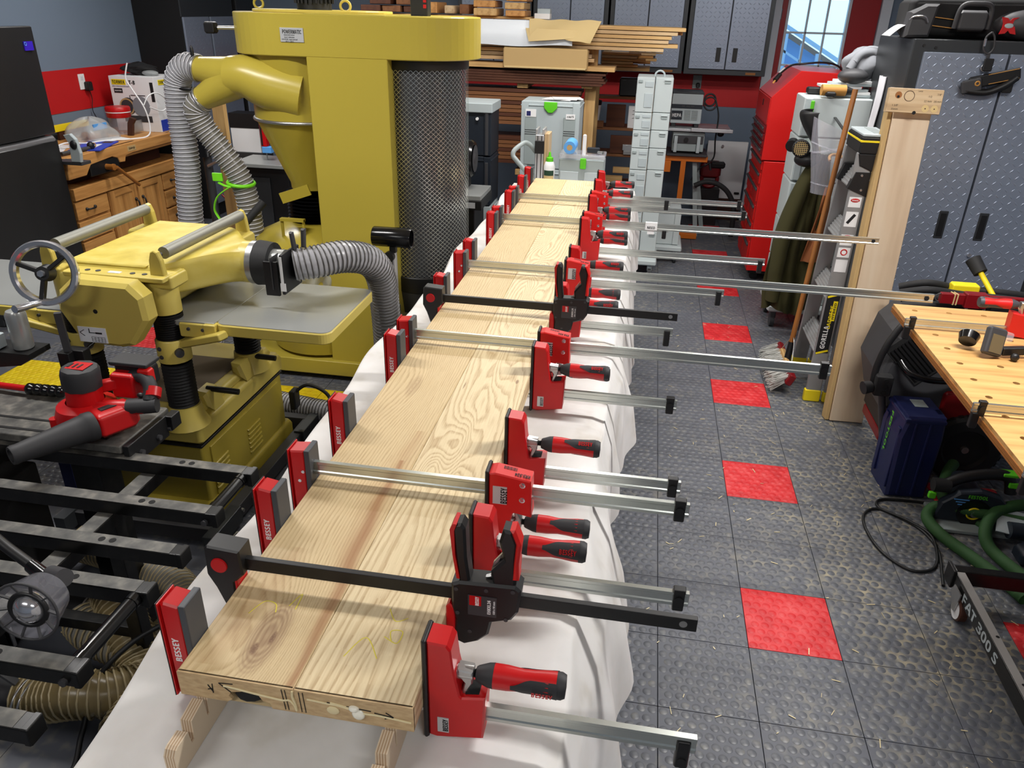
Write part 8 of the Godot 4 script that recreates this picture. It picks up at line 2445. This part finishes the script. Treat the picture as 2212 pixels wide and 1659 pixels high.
	part("wire_hook", MB.new().tube(MB.smooth([V(-0.435, 0.085, 0.13), V(-0.42, 0.10, 0.15), V(-0.37, 0.10, 0.15), V(-0.345, 0.075, 0.135)], 6), 0.004, 8), M.chrome, tbg)
	part("pouch_flap", MB.new().box(V(-0.13, 0.085, 0.115), V(0.15, 0.10, 0.05), 0.02), M.charcoal, tbg)
	part("pouch_rim", MB.new().tube(MB.smooth([V(-0.21, 0.05, 0.12), V(-0.20, 0.15, 0.135), V(-0.13, 0.165, 0.14), V(-0.06, 0.15, 0.135), V(-0.05, 0.05, 0.12)], 6), 0.012, 8), M.charcoal, tbg)
	for yy in [0.05, 0.09]: part("strap_piping", MB.new().bar(V(-0.31, yy + 0.01, 0.092), V(-0.21, yy, 0.092), 0.003, 0.004), M.cork, tbg)
	part("front_pouch", MB.new().ball(V(0.18, 0.075, 0.06), V(0.20, 0.075, 0.09), 22, 12), M.charcoal, tbg)
	var em := MB.new()
	em.prism([Vector2(-0.040, 0.040), Vector2(-0.012, 0.036), Vector2(0.0, 0.022), Vector2(0.012, 0.036), Vector2(0.040, 0.040), Vector2(0.030, 0.010), Vector2(0.030, -0.010), Vector2(0.040, -0.040), Vector2(0.012, -0.036), Vector2(0.0, -0.022), Vector2(-0.012, -0.036), Vector2(-0.040, -0.040), Vector2(-0.030, -0.010), Vector2(-0.030, 0.010)], 0.0, 0.004)
	var emb := inst("emblem", em.commit(), M.red, tbg, Transform3D(Basis(V(1, 0, 0), -0.12), V(0.045, 0.068, 0.128)))
	part("emblem_oval", MB.new().ball(V(0, 0, 0.004), V(0.022, 0.012, 0.003), 18, 6), M.sys_gray, emb)
	solo("white_paper", "white paper sticking out under the tool bag on the cabinet", "paper", MB.new().sheet(func(u: float, v: float) -> Vector3: return V(1.22 + 0.13 * u, 1.836 + 0.045 * sin(PI * u * 0.8) + 0.02 * u, -4.86 + 0.16 * v), 10, 4, 0.002), M.white)
	var hk := thing("carabiner", "steel carabiner clipped to the tool bag above the cabinet doors", "carabiner", V(1.665, 1.80, -4.566))
	part("ring", MB.new().tube(MB.smooth([V(0.0, 0.07, 0), V(-0.022, 0.045, 0), V(-0.020, -0.005, 0), V(0.005, -0.03, 0), V(0.026, -0.005, 0), V(0.018, 0.045, 0), V(0.0, 0.07, 0)], 6), 0.005, 8), M.charcoal, hk)
	part("gate", MB.new().cyl(V(-0.022, 0.04, 0.002), V(-0.020, 0.005, 0.002), 0.006, -1, 10), M.chrome, hk)
	part("strap", MB.new().box(V(0.012, -0.055, 0), V(0.016, 0.06, 0.006), 0.002), M.charcoal, hk)
	part("ring", MB.new().ring(V(0.012, -0.095, 0), V(0, 0, 1), 0.018, 0.004, 20, 6), M.chrome, hk)
	var bl2 := thing("tool_belt", "black padded tool belt hanging in front of the cabinet doors", "tool belt", V(1.70, 1.645, -4.548))
	part("belt", MB.new().at(rot(V(0, 0, 1), 14.0)).box(V(0.03, 0.005, 0.0), V(0.24, 0.060, 0.02), 0.008), M.black, bl2)
	part("belt_end", MB.new().at(rot(V(0, 0, 1), 14.0)).box(V(-0.08, -0.008, 0.012), V(0.10, 0.068, 0.02), 0.010), M.charcoal, bl2)
	part("eyelet", MB.new().at(rot(V(0, 0, 1), 14.0)).ring(V(-0.055, 0.0, 0.023), V(0, 0, 1), 0.010, 0.004, 18, 6), M.cork, bl2)
	part("under_loop", MB.new().tube(MB.smooth([V(-0.10, -0.05, 0.005), V(0.0, -0.055, 0.01), V(0.08, -0.02, 0.01), V(0.13, 0.02, 0.005)], 6), 0.018, 8), M.black, bl2)
	part("tab", MB.new().box(V(-0.02, 0.075, 0.0), V(0.045, 0.06, 0.014), 0.004), M.black, bl2)
	for yy in [0.025, -0.020]: part("piping", MB.new().at(rot(V(0, 0, 1), 14.0)).bar(V(0.0, yy + 0.005, 0.011), V(0.14, yy + 0.005, 0.011), 0.002, 0.003), M.cork, bl2)
	part("hanging_flap", MB.new().box(V(0.10, -0.02, 0.0), V(0.05, 0.07, 0.016), 0.006), M.black, bl2)

# ---------- right foreground ----------
func build_right_front() -> void:
	# perforated assembly table with clamps
	var t := thing("assembly_table", "perforated plywood assembly table top at the right edge", "table", V(1.5, 0, -2.2))
	var top := MB.new()
	var outer := PackedVector2Array([Vector2(-0.46, -0.9), Vector2(0.9, -0.9), Vector2(0.9, 0.66), Vector2(-0.46, 0.66)])
	# the top is cut into cells round its holes so that the holes go right through
	var P := 0.126
	var R := 0.0105
	var nx := 10
	var nz := 12
	var ox := -0.46
	var oz := -0.9
	for i in nx + 1:
		for j in nz + 1:
			var a := Vector2(ox + i * P, -(oz + j * P))
			var w := minf(P, 0.9 - a.x)
			var h := minf(P, 0.66 - (oz + j * P))
			if w < 0.003 or h < 0.003: continue
			var holed := w >= P - 0.001 and h >= P - 0.001 and i < 6
			var y0 := 0.866
			var y1 := 0.900
			if not holed:
				top.box(V(a.x + w * 0.5, (y0 + y1) * 0.5, -a.y + h * 0.5), V(w, y1 - y0, h))
				continue
			var c := V(a.x + P * 0.5, 0, -a.y + P * 0.5)
			var k := 16
			for s in k:
				var t0 := TAU * s / k
				var t1 := TAU * (s + 1) / k
				var q: Array = []
				for tt in [t0, t1]:
					var d := V(cos(tt), 0, sin(tt))
					q.append(c + d * R)
					q.append(c + d * (P * 0.5 / maxf(absf(d.x), absf(d.z))))
				for yy in [[y1, Vector3.UP], [y0, Vector3.DOWN]]:
					var up := V(0, yy[0], 0)
					top.quad(q[0] + up, q[1] + up, q[3] + up, q[2] + up, yy[1])
				top.quad(q[0] + V(0, y0, 0), q[2] + V(0, y0, 0), q[2] + V(0, y1, 0), q[0] + V(0, y1, 0), -(q[0] - c).normalized())
			top.quad(c + V(-P * 0.5, y0, -P * 0.5), c + V(-P * 0.5, y0, P * 0.5), c + V(-P * 0.5, y1, P * 0.5), c + V(-P * 0.5, y1, -P * 0.5), Vector3.LEFT)
			top.quad(c + V(-P * 0.5, y0, -P * 0.5), c + V(P * 0.5, y0, -P * 0.5), c + V(P * 0.5, y1, -P * 0.5), c + V(-P * 0.5, y1, -P * 0.5), Vector3.FORWARD)
	part("perforated_top", top, M.ply_x, t)
	part("edge_ply", MB.new().box(V(-0.4615, 0.883, -0.12), V(0.003, 0.010, 1.56)), M.wood_handle, t)
	part("edge_ply", MB.new().box(V(-0.4615, 0.871, -0.12), V(0.003, 0.006, 1.56)), M.wood_handle, t)
	for q in [[0.55, -0.7], [0.55, 0.5]]: part("leg", MB.new().box(V(q[0], 0.433, q[1]), V(0.06, 0.866, 0.06), 0.004), M.black, t)
	# clamps lying on the table, bars pointing left
	var zc := [[-2.83, "red bar clamp lying on the assembly table, its head by the far edge"], [-2.15, "bar clamp lying across the assembly table over the middle of its left edge"], [-1.80, "bar clamp whose end shows at the nearest part of the assembly table edge"]]
	for e in zc:
		var c := thing("bar_clamp", e[1], "clamp", V(1.34, 0.924, e[0]), 0.0, "bar clamps on the assembly table")
		inst("bar", bar_mesh(-0.335, 0.42, false), M.zinc, c, Transform3D(Basis(V(1, 0, 0), 0.0), Vector3.ZERO))
		inst("end_stop", kc.stop, M.black, c, Transform3D(Basis(), V(-0.310, 0, 0)))
		var tip := part("end_foot", MB.new().box(V(-0.322, -0.040, 0.0), V(0.022, 0.050, 0.018), 0.003), M.black, c)
		var hd := inst("sliding_head", kc.head, M.red_light, c, Transform3D(Basis(V(0, 1, 0), PI), V(0.10, 0.024, 0)))
		inst("head_pad", kc.pad, M.black, c, Transform3D(Basis(V(0, 1, 0), PI), V(0.10, 0.024, 0)))
		inst("bracket", kc.bracket, M.steel, c, Transform3D(Basis(V(0, 1, 0), PI), V(0.10, 0.024, 0)))
		inst("handle", kc.handle, M.red_light, c, Transform3D(Basis(V(0, 1, 0), PI), V(0.022, 0.098, 0)))
		inst("grip_collar", kc.collar, M.pad, c, Transform3D(Basis(V(0, 1, 0), PI), V(0.022, 0.098, 0)))
		inst("grip", kc.grip, M.pad, c, Transform3D(Basis(V(0, 1, 0), PI), V(0.022, 0.098, 0)))
	solo("pine_offcut", "square pine offcut standing behind the red clamp head", "wood block", MB.new().box(V(1.515, 0.95, -2.94), V(0.09, 0.10, 0.08), 0.003), M.pine_x)
	# small action camera with its mount
	var d := thing("action_camera", "small grey action camera with screen on a folding mount on the table", "camera", V(1.225, 0.902, -2.62))
	var tl := Transform3D(Basis(V(0, 1, 0), 0.35) * Basis(V(1, 0, 0), -0.35) * Basis(V(0, 0, 1), -0.30), V(0, 0.052, 0))
	part("body", MB.new().at(tl).box(Vector3.ZERO, V(0.072, 0.095, 0.03), 0.008), M.charcoal, d)
	part("screen", MB.new().at(tl).box(V(0, -0.008, 0.0155), V(0.048, 0.062, 0.002)), M.screen, d)
	part("lens_side", MB.new().at(tl).box(V(0.05, 0.03, -0.01), V(0.04, 0.03, 0.03), 0.005), M.clear_plastic, d)
	part("suction_cup", MB.new().cyl(V(-0.055, 0.045, -0.06), V(-0.065, 0.03, -0.04), 0.034, 0.028, 20), M.black_gloss, d)
	part("mount_arm", MB.new().bar(V(0.03, 0.02, 0.0), V(0.11, 0.025, -0.01), 0.025, 0.03, Vector3.UP, 0.006), M.black, d)
	part("mount_arm", MB.new().bar(V(0.11, 0.028, -0.01), V(0.18, 0.014, 0.02), 0.022, 0.026, Vector3.UP, 0.005), M.charcoal, d)
	part("mount_screw", MB.new().ball(V(0.065, 0.013, 0.03), V(0.014, 0.014, 0.012), 12, 8), M.black, d)
	# generator-like machine under the table
	var g := thing("generator", "black and red wheeled machine with vent grille behind the blue case", "generator", V(1.55, 0, -3.62))
	var hood := MB.new()
	hood.prism([Vector2(-0.36, 0.30), Vector2(-0.41, 0.47), Vector2(-0.37, 0.66), Vector2(-0.30, 0.74), Vector2(0.38, 0.74), Vector2(0.42, 0.62), Vector2(0.42, 0.30)], -0.10, 0.27, 0.03)
	part("hood", hood, M.charcoal, g)
	part("skirt", MB.new().box(V(0.02, 0.24, 0.08), V(0.70, 0.14, 0.34), 0.01), M.black, g)
	part("red_body", MB.new().box(V(0.10, 0.31, 0.24), V(0.44, 0.24, 0.10), 0.015), M.red_dark, g)
	part("red_frame", MB.new().box(V(0.0, 0.145, 0.08), V(0.66, 0.05, 0.30), 0.006), M.red_dark, g)
	for k in 7: part("vent_slat", MB.new().bar(V(-0.385 + 0.012 * k, 0.60 + 0.012 * k, 0.278), V(-0.25 + 0.012 * k, 0.47 + 0.012 * k, 0.278), 0.010, 0.008, V(0, 0, 1)), M.black, g)
	part("vent_frame", MB.new().at(rot(V(0, 0, 1), -44.0, V(-0.28, 0.575, 0.272))).box(Vector3.ZERO, V(0.23, 0.15, 0.008), 0.003), M.black_matte, g)
	part("carry_bar", MB.new().tube(MB.smooth([V(-0.34, 0.56, 0.28), V(-0.30, 0.52, 0.32), V(-0.20, 0.50, 0.33), V(-0.06, 0.50, 0.30)], 6), 0.015, 12), M.black_gloss, g)
	part("tow_tube", MB.new().tube(MB.smooth([V(0.05, 0.73, 0.16), V(-0.15, 0.765, 0.24), V(-0.33, 0.755, 0.27), V(-0.40, 0.66, 0.28), V(-0.43, 0.53, 0.28), V(-0.43, 0.42, 0.28)], 8), 0.015, 12), M.black, g)
	var wl := part("wheel", MB.new().lathe(V(0.02, 0.165, 0.26), V(0, 0, 1), [Vector2(0.08, 0.0), Vector2(0.145, 0.0), Vector2(0.163, 0.012), Vector2(0.165, 0.045), Vector2(0.150, 0.062), Vector2(0.10, 0.065), Vector2(0.09, 0.05), Vector2(0, 0.048)], 36), M.rubber, g)
	part("wheel_hub", MB.new().cyl(V(0.02, 0.165, 0.305), V(0.02, 0.165, 0.325), 0.016, -1, 12), M.steel, wl)
	for k in 30:
		var a := TAU * k / 30
		part("tread_block", MB.new().at(rot(V(0, 0, 1), rad_to_deg(a), V(0.02, 0.165, 0.288))).box(V(0.163, 0, 0), V(0.008, 0.020, 0.040)), M.black, wl)
	part("plug_block", MB.new().box(V(-0.395, 0.445, 0.30), V(0.075, 0.10, 0.05), 0.008), M.rubber, g)
	for k in 3: part("plug_socket", MB.new().cyl(V(-0.390, 0.475 - 0.030 * k, 0.323), V(-0.390, 0.475 - 0.030 * k, 0.329), 0.011, -1, 14), M.black_matte, g)
	part("plug", MB.new().cyl(V(-0.44, 0.43, 0.30), V(-0.475, 0.425, 0.31), 0.026, 0.030, 16), M.rubber, g)
	part("support_leg", MB.new().cyl(V(-0.39, 0.42, 0.29), V(-0.29, 0.0, 0.29), 0.016, -1, 10), M.charcoal, g)
	part("rear_leg", MB.new().box(V(0.25, 0.06, 0.0), V(0.05, 0.12, 0.05)), M.black, g)
	for i in 4:
		var h := thing("black_hose", ["black air hose lying nearest on the machine's hood", "second black air hose looped over the machine's hood", "third black air hose running behind the table clamp", "farthest black air hose by the cabinet doors"][i], "hose", V(1.25 + 0.02 * i, 0.775, -3.45 - 0.09 * i), 0.0, "black hoses on the machine")
		part("tube", MB.new().tube(MB.smooth([V(-0.05, 0.0, -0.02), V(0.06, 0.02 + 0.006 * i, 0.01), V(0.22, 0.012, -0.02), V(0.38, 0.016, 0.01), V(0.55, 0.0, -0.01)], 6), 0.016, 10), M.rubber, h)
	var rc := thing("red_bar_tool", "dark red steel bar tool with rubber bands lying behind the table", "bar tool", V(1.37, 0.845, -3.40))
	part("beam", MB.new().box(V(0.20, 0, 0), V(0.50, 0.045, 0.03), 0.003), M.red_dark, rc)
	part("slider", MB.new().box(V(0.09, 0.0, 0.005), V(0.09, 0.065, 0.05), 0.005), M.red_dark, rc)
	part("slider", MB.new().box(V(0.115, 0.0, 0.028), V(0.022, 0.05, 0.022), 0.003), M.red_dark, rc)
	for q in [0.06, 0.13]: part("bolt", MB.new().cyl(V(q, -0.03, 0.02), V(q, -0.045, 0.02), 0.007, -1, 8), M.steel, rc)
	for q in [0.0, 0.012]: part("rubber_band", MB.new().at(rot(V(0, 1, 0), 12.0, V(q, 0, 0))).box(Vector3.ZERO, V(0.005, 0.050, 0.036), 0.001), M.kraft_light, rc)
	part("wire_nose", MB.new().ring(V(-0.05, 0.0, 0), V(0, 0, 1), 0.018, 0.003, 16, 6), M.charcoal, rc)
	part("bar_rest", MB.new().box(V(0.2, -0.052, 0), V(0.08, 0.06, 0.03)), M.black, rc)
	var yw := thing("yellow_wand", "yellow tool with a black rubber head leaning on the cabinet doors", "tool", V(1.56, 0.77, -3.80))
	part("shaft", MB.new().cyl(V(0.10, 0.0, 0.14), V(0.045, 0.10, 0.02), 0.012, -1, 12), M.yellow_bright, yw)
	part("rubber_head", MB.new().cyl(V(0.05, 0.09, 0.03), V(0.02, 0.14, -0.02), 0.030, 0.034, 16), M.rubber, yw)
	part("yellow_body", MB.new().box(V(-0.03, 0.03, 0.10), V(0.12, 0.05, 0.06), 0.008), M.yellow_bright, yw)
	# blue tool case
	var bc := thing("blue_case", "dark blue plastic tool case standing on the floor by the wheel", "tool case", V(1.29, 0, -3.20))
	bc.rotation.y = 0.06
	part("shell", MB.new().prism([Vector2(-0.085, 0.0), Vector2(0.085, 0.0), Vector2(0.088, 0.30), Vector2(0.080, 0.405), Vector2(-0.075, 0.405), Vector2(-0.095, 0.30)], -0.12, 0.10, 0.012), M.blue_case, bc)
	part("seam_band", MB.new().box(V(-0.003, 0.385, -0.01), V(0.172, 0.022, 0.226), 0.006), M.blue_case, bc)
	for q in [-0.04, 0.02]: part("front_rib", MB.new().box(V(q, 0.20, 0.101), V(0.012, 0.36, 0.008), 0.003), M.blue_case, bc)
	part("side_rib", MB.new().box(V(-0.090, 0.19, 0.07), V(0.012, 0.30, 0.03), 0.004), M.blue_case, bc)
	part("side_rib", MB.new().box(V(-0.090, 0.19, -0.08), V(0.012, 0.30, 0.03), 0.004), M.blue_case, bc)
	part("lid_label", MB.new().box(V(0.01, 0.4065, -0.04), V(0.055, 0.002, 0.07)), M.sys_gray_dark, bc)
	part("latch_notch", MB.new().box(V(0.07, 0.39, 0.03), V(0.03, 0.03, 0.05), 0.003), M.navy, bc)
	words("lettering", "FESTOOL", 0.020, 0.20, fr(V(-0.0965, 0.27, -0.02), V(0, -1, 0), V(-1, 0, 0)), M.green, bc)
	# wheeled steel frame
	var f := thing("wheeled_trolley", "black wheeled steel frame lettered FAT 300 S at the lower right", "frame", V(1.26, 0, -2.2))
	part("side_rail", MB.new().box(V(0.012, 0.105, 0.26), V(0.035, 0.062, 0.98), 0.004), M.black_steel, f)
	part("end_rail", MB.new().box(V(0.36, 0.105, -0.245), V(0.72, 0.062, 0.040), 0.004), M.black_steel, f)
	part("end_cap", MB.new().box(V(-0.008, 0.105, -0.245), V(0.012, 0.075, 0.065), 0.003), M.black, f)
	part("dust_film", MB.new().box(V(0.012, 0.1368, 0.26), V(0.028, 0.0012, 0.96)), M.hose_dust_pale, f)
	words("lettering", "FAT 300 S", 0.036, 0.30, fr(V(-0.0062, 0.105, 0.03), V(0, 0, 1), V(-1, 0, 0)), M.sys_gray, f)
	for z in [0.10, 0.30, 0.42]: part("rail_hole", MB.new().cyl(V(0.018, 0.1366, z), V(0.018, 0.1378, z), 0.006, -1, 10), M.black_matte, f)
	var cw := part("caster_wheel", MB.new().lathe(V(-0.012, 0.043, -0.13), V(1, 0, 0), [Vector2(0, 0.0), Vector2(0.018, 0.0), Vector2(0.030, 0.003), Vector2(0.038, 0.0)], 26), M.white, f)
	part("tyre", MB.new().lathe(V(-0.012, 0.043, -0.13), V(1, 0, 0), [Vector2(0.036, -0.001), Vector2(0.043, 0.003), Vector2(0.043, 0.026), Vector2(0.036, 0.030)], 26), M.wood_dark, cw)
	part("fork_plate", MB.new().prism([Vector2(-0.03, 0.03), Vector2(0.03, 0.03), Vector2(0.04, 0.0), Vector2(0.0, -0.055), Vector2(-0.02, -0.05)], -0.002, 0.002).at(Transform3D()), M.steel, cw)
	(cw.get_child(1) as Node3D).transform = Transform3D(Basis(V(0, 0, -1), V(0, 1, 0), V(1, 0, 0)), V(-0.016, 0.085, -0.145))
	part("caster_wheel", MB.new().cyl(V(0.62, 0.043, -0.26), V(0.65, 0.043, -0.26), 0.043, -1, 22), M.black, f)
	# circular saw and green hose on the floor
	var s := thing("track_saw", "black circular saw with green trigger and round blade guard on the floor", "circular saw", V(1.50, 0, -3.02))
	part("base_plate", MB.new().box(V(0.03, 0.012, 0.06), V(0.34, 0.018, 0.20), 0.004), M.sys_gray_dark, s)
	part("blade_guard", MB.new().prism([Vector2(-0.15, 0.025), Vector2(-0.13, 0.11), Vector2(-0.07, 0.165), Vector2(0.01, 0.18), Vector2(0.09, 0.16), Vector2(0.15, 0.10), Vector2(0.165, 0.025)], 0.06, 0.10, 0.006), M.navy, s)
	part("blade", MB.new().cyl(V(0.0, 0.075, 0.10), V(0.0, 0.075, 0.104), 0.065, -1, 32), M.black_gloss, s)
	part("blade_ring", MB.new().ring(V(0.0, 0.075, 0.105), V(0, 0, 1), 0.026, 0.004, 24, 6), M.yellow_bright, s)
	part("arbor_bolt", MB.new().cyl(V(0.0, 0.075, 0.104), V(0.0, 0.075, 0.114), 0.014, -1, 14), M.steel, s)
	words("lettering", "FESTOOL", 0.016, 0.075, fr(V(0.0, 0.153, 0.1012), V(1, 0, 0), V(0, 0, 1)), M.green, s)
	for k in 4: part("vent_line", MB.new().box(V(-0.06 + 0.01 * k, 0.135 - 0.012 * k, 0.1005), V(0.06, 0.004, 0.002)), M.blue_sky, s)
	part("motor", MB.new().cyl(V(0.0, 0.10, 0.06), V(0.0, 0.10, -0.10), 0.06, -1, 22), M.navy, s)
	part("handle", MB.new().tube(MB.smooth([V(-0.13, 0.16, 0.05), V(-0.05, 0.20, 0.03), V(0.06, 0.225, 0.02), V(0.13, 0.215, 0.02), V(0.15, 0.15, 0.03)], 6), 0.024, 12), M.black, s)
	part("front_knob", MB.new().cyl(V(-0.165, 0.165, 0.05), V(-0.10, 0.165, 0.05), 0.030, -1, 16), M.rubber, s)
	part("green_button", MB.new().box(V(0.125, 0.236, 0.02), V(0.06, 0.014, 0.05), 0.004), M.green, s)
	part("green_button", MB.new().box(V(0.145, 0.195, 0.045), V(0.04, 0.025, 0.014), 0.004), M.green, s)
	part("green_tab", MB.new().box(V(-0.165, 0.125, 0.07), V(0.03, 0.03, 0.02), 0.004), M.green, s)
	var gh := thing("green_hose", "green sleeved dust hose looping on the floor by the saw", "hose", V(1.40, 0.0, -2.85))
	part("loop", MB.new().hose([V(0.10, 0.14, -0.36), V(0.05, 0.13, -0.28), V(0.02, 0.075, -0.20), V(0.06, 0.030, -0.14), V(0.12, 0.030, -0.10), V(0.16, 0.028, -0.05)], 0.023, 0.006, 0.0016, 14), M.hose_green, gh)
	part("loop", MB.new().hose([V(0.42, 0.075, -0.03), V(0.30, 0.075, -0.05), V(0.14, 0.080, -0.07), V(0.0, 0.075, -0.10), V(-0.05, 0.055, -0.10), V(-0.075, 0.035, -0.05), V(-0.05, 0.030, 0.05), V(0.02, 0.028, 0.17), V(0.09, 0.028, 0.30), V(0.13, 0.028, 0.40)], 0.023, 0.006, 0.0016, 14), M.hose_green, gh)
	part("loop", MB.new().hose([V(0.40, 0.11, -0.12), V(0.28, 0.12, -0.10), V(0.18, 0.10, -0.06), V(0.13, 0.06, 0.0), V(0.115, 0.032, 0.08), V(0.14, 0.028, 0.18), V(0.20, 0.028, 0.30), V(0.24, 0.028, 0.38)], 0.023, 0.006, 0.0016, 14), M.hose_green, gh)
	var js := thing("router_base", "pale blue base plate of a dark power tool under the green hose", "power tool", V(1.66, 0, -2.86))
	part("base_plate", MB.new().prism([Vector2(-0.10, -0.03), Vector2(0.08, -0.06), Vector2(0.11, -0.02), Vector2(0.08, 0.05), Vector2(0.0, 0.07), Vector2(-0.08, 0.04)], 0.0, 0.006).home(), M.sys_gray, js)
	(js.get_child(0) as Node3D).transform = Transform3D(Basis(V(1, 0, 0), deg_to_rad(-62)), V(0, 0.07, 0))
	part("motor", MB.new().cyl(V(-0.05, 0.065, 0.02), V(0.09, 0.060, 0.02), 0.035, -1, 18), M.navy, js)
	part("tool_body", MB.new().box(V(0.05, 0.035, 0.14), V(0.22, 0.07, 0.10), 0.02), M.navy, js)
	for q in [[-0.02, 0.192], [0.03, 0.192]]: part("green_mark", MB.new().box(V(q[0], 0.045, q[1]), V(0.022, 0.022, 0.006), 0.002), M.green, js)
	var kc2 := thing("floor_cable", "black power cord lying in a loop on the floor beside the blue case", "cable", V(1.18, 0.0, -2.82))
	part("cord", MB.new().tube(MB.smooth([V(0.30, 0.006, -0.25), V(0.10, 0.006, -0.25), V(0.0, 0.006, -0.235), V(-0.02, 0.006, -0.17), V(0.08, 0.012, -0.08), V(0.14, 0.012, 0.02), V(0.10, 0.006, 0.20), V(0.0, 0.006, 0.25), V(-0.085, 0.006, 0.16), V(-0.115, 0.006, 0.02), V(-0.10, 0.006, -0.10), V(-0.03, 0.006, -0.16), V(0.06, 0.006, -0.10), V(0.12, 0.006, -0.02), V(0.14, 0.006, 0.10), V(0.11, 0.006, 0.24), V(0.09, 0.006, 0.32)], 8), 0.006, 8), M.cable, kc2)
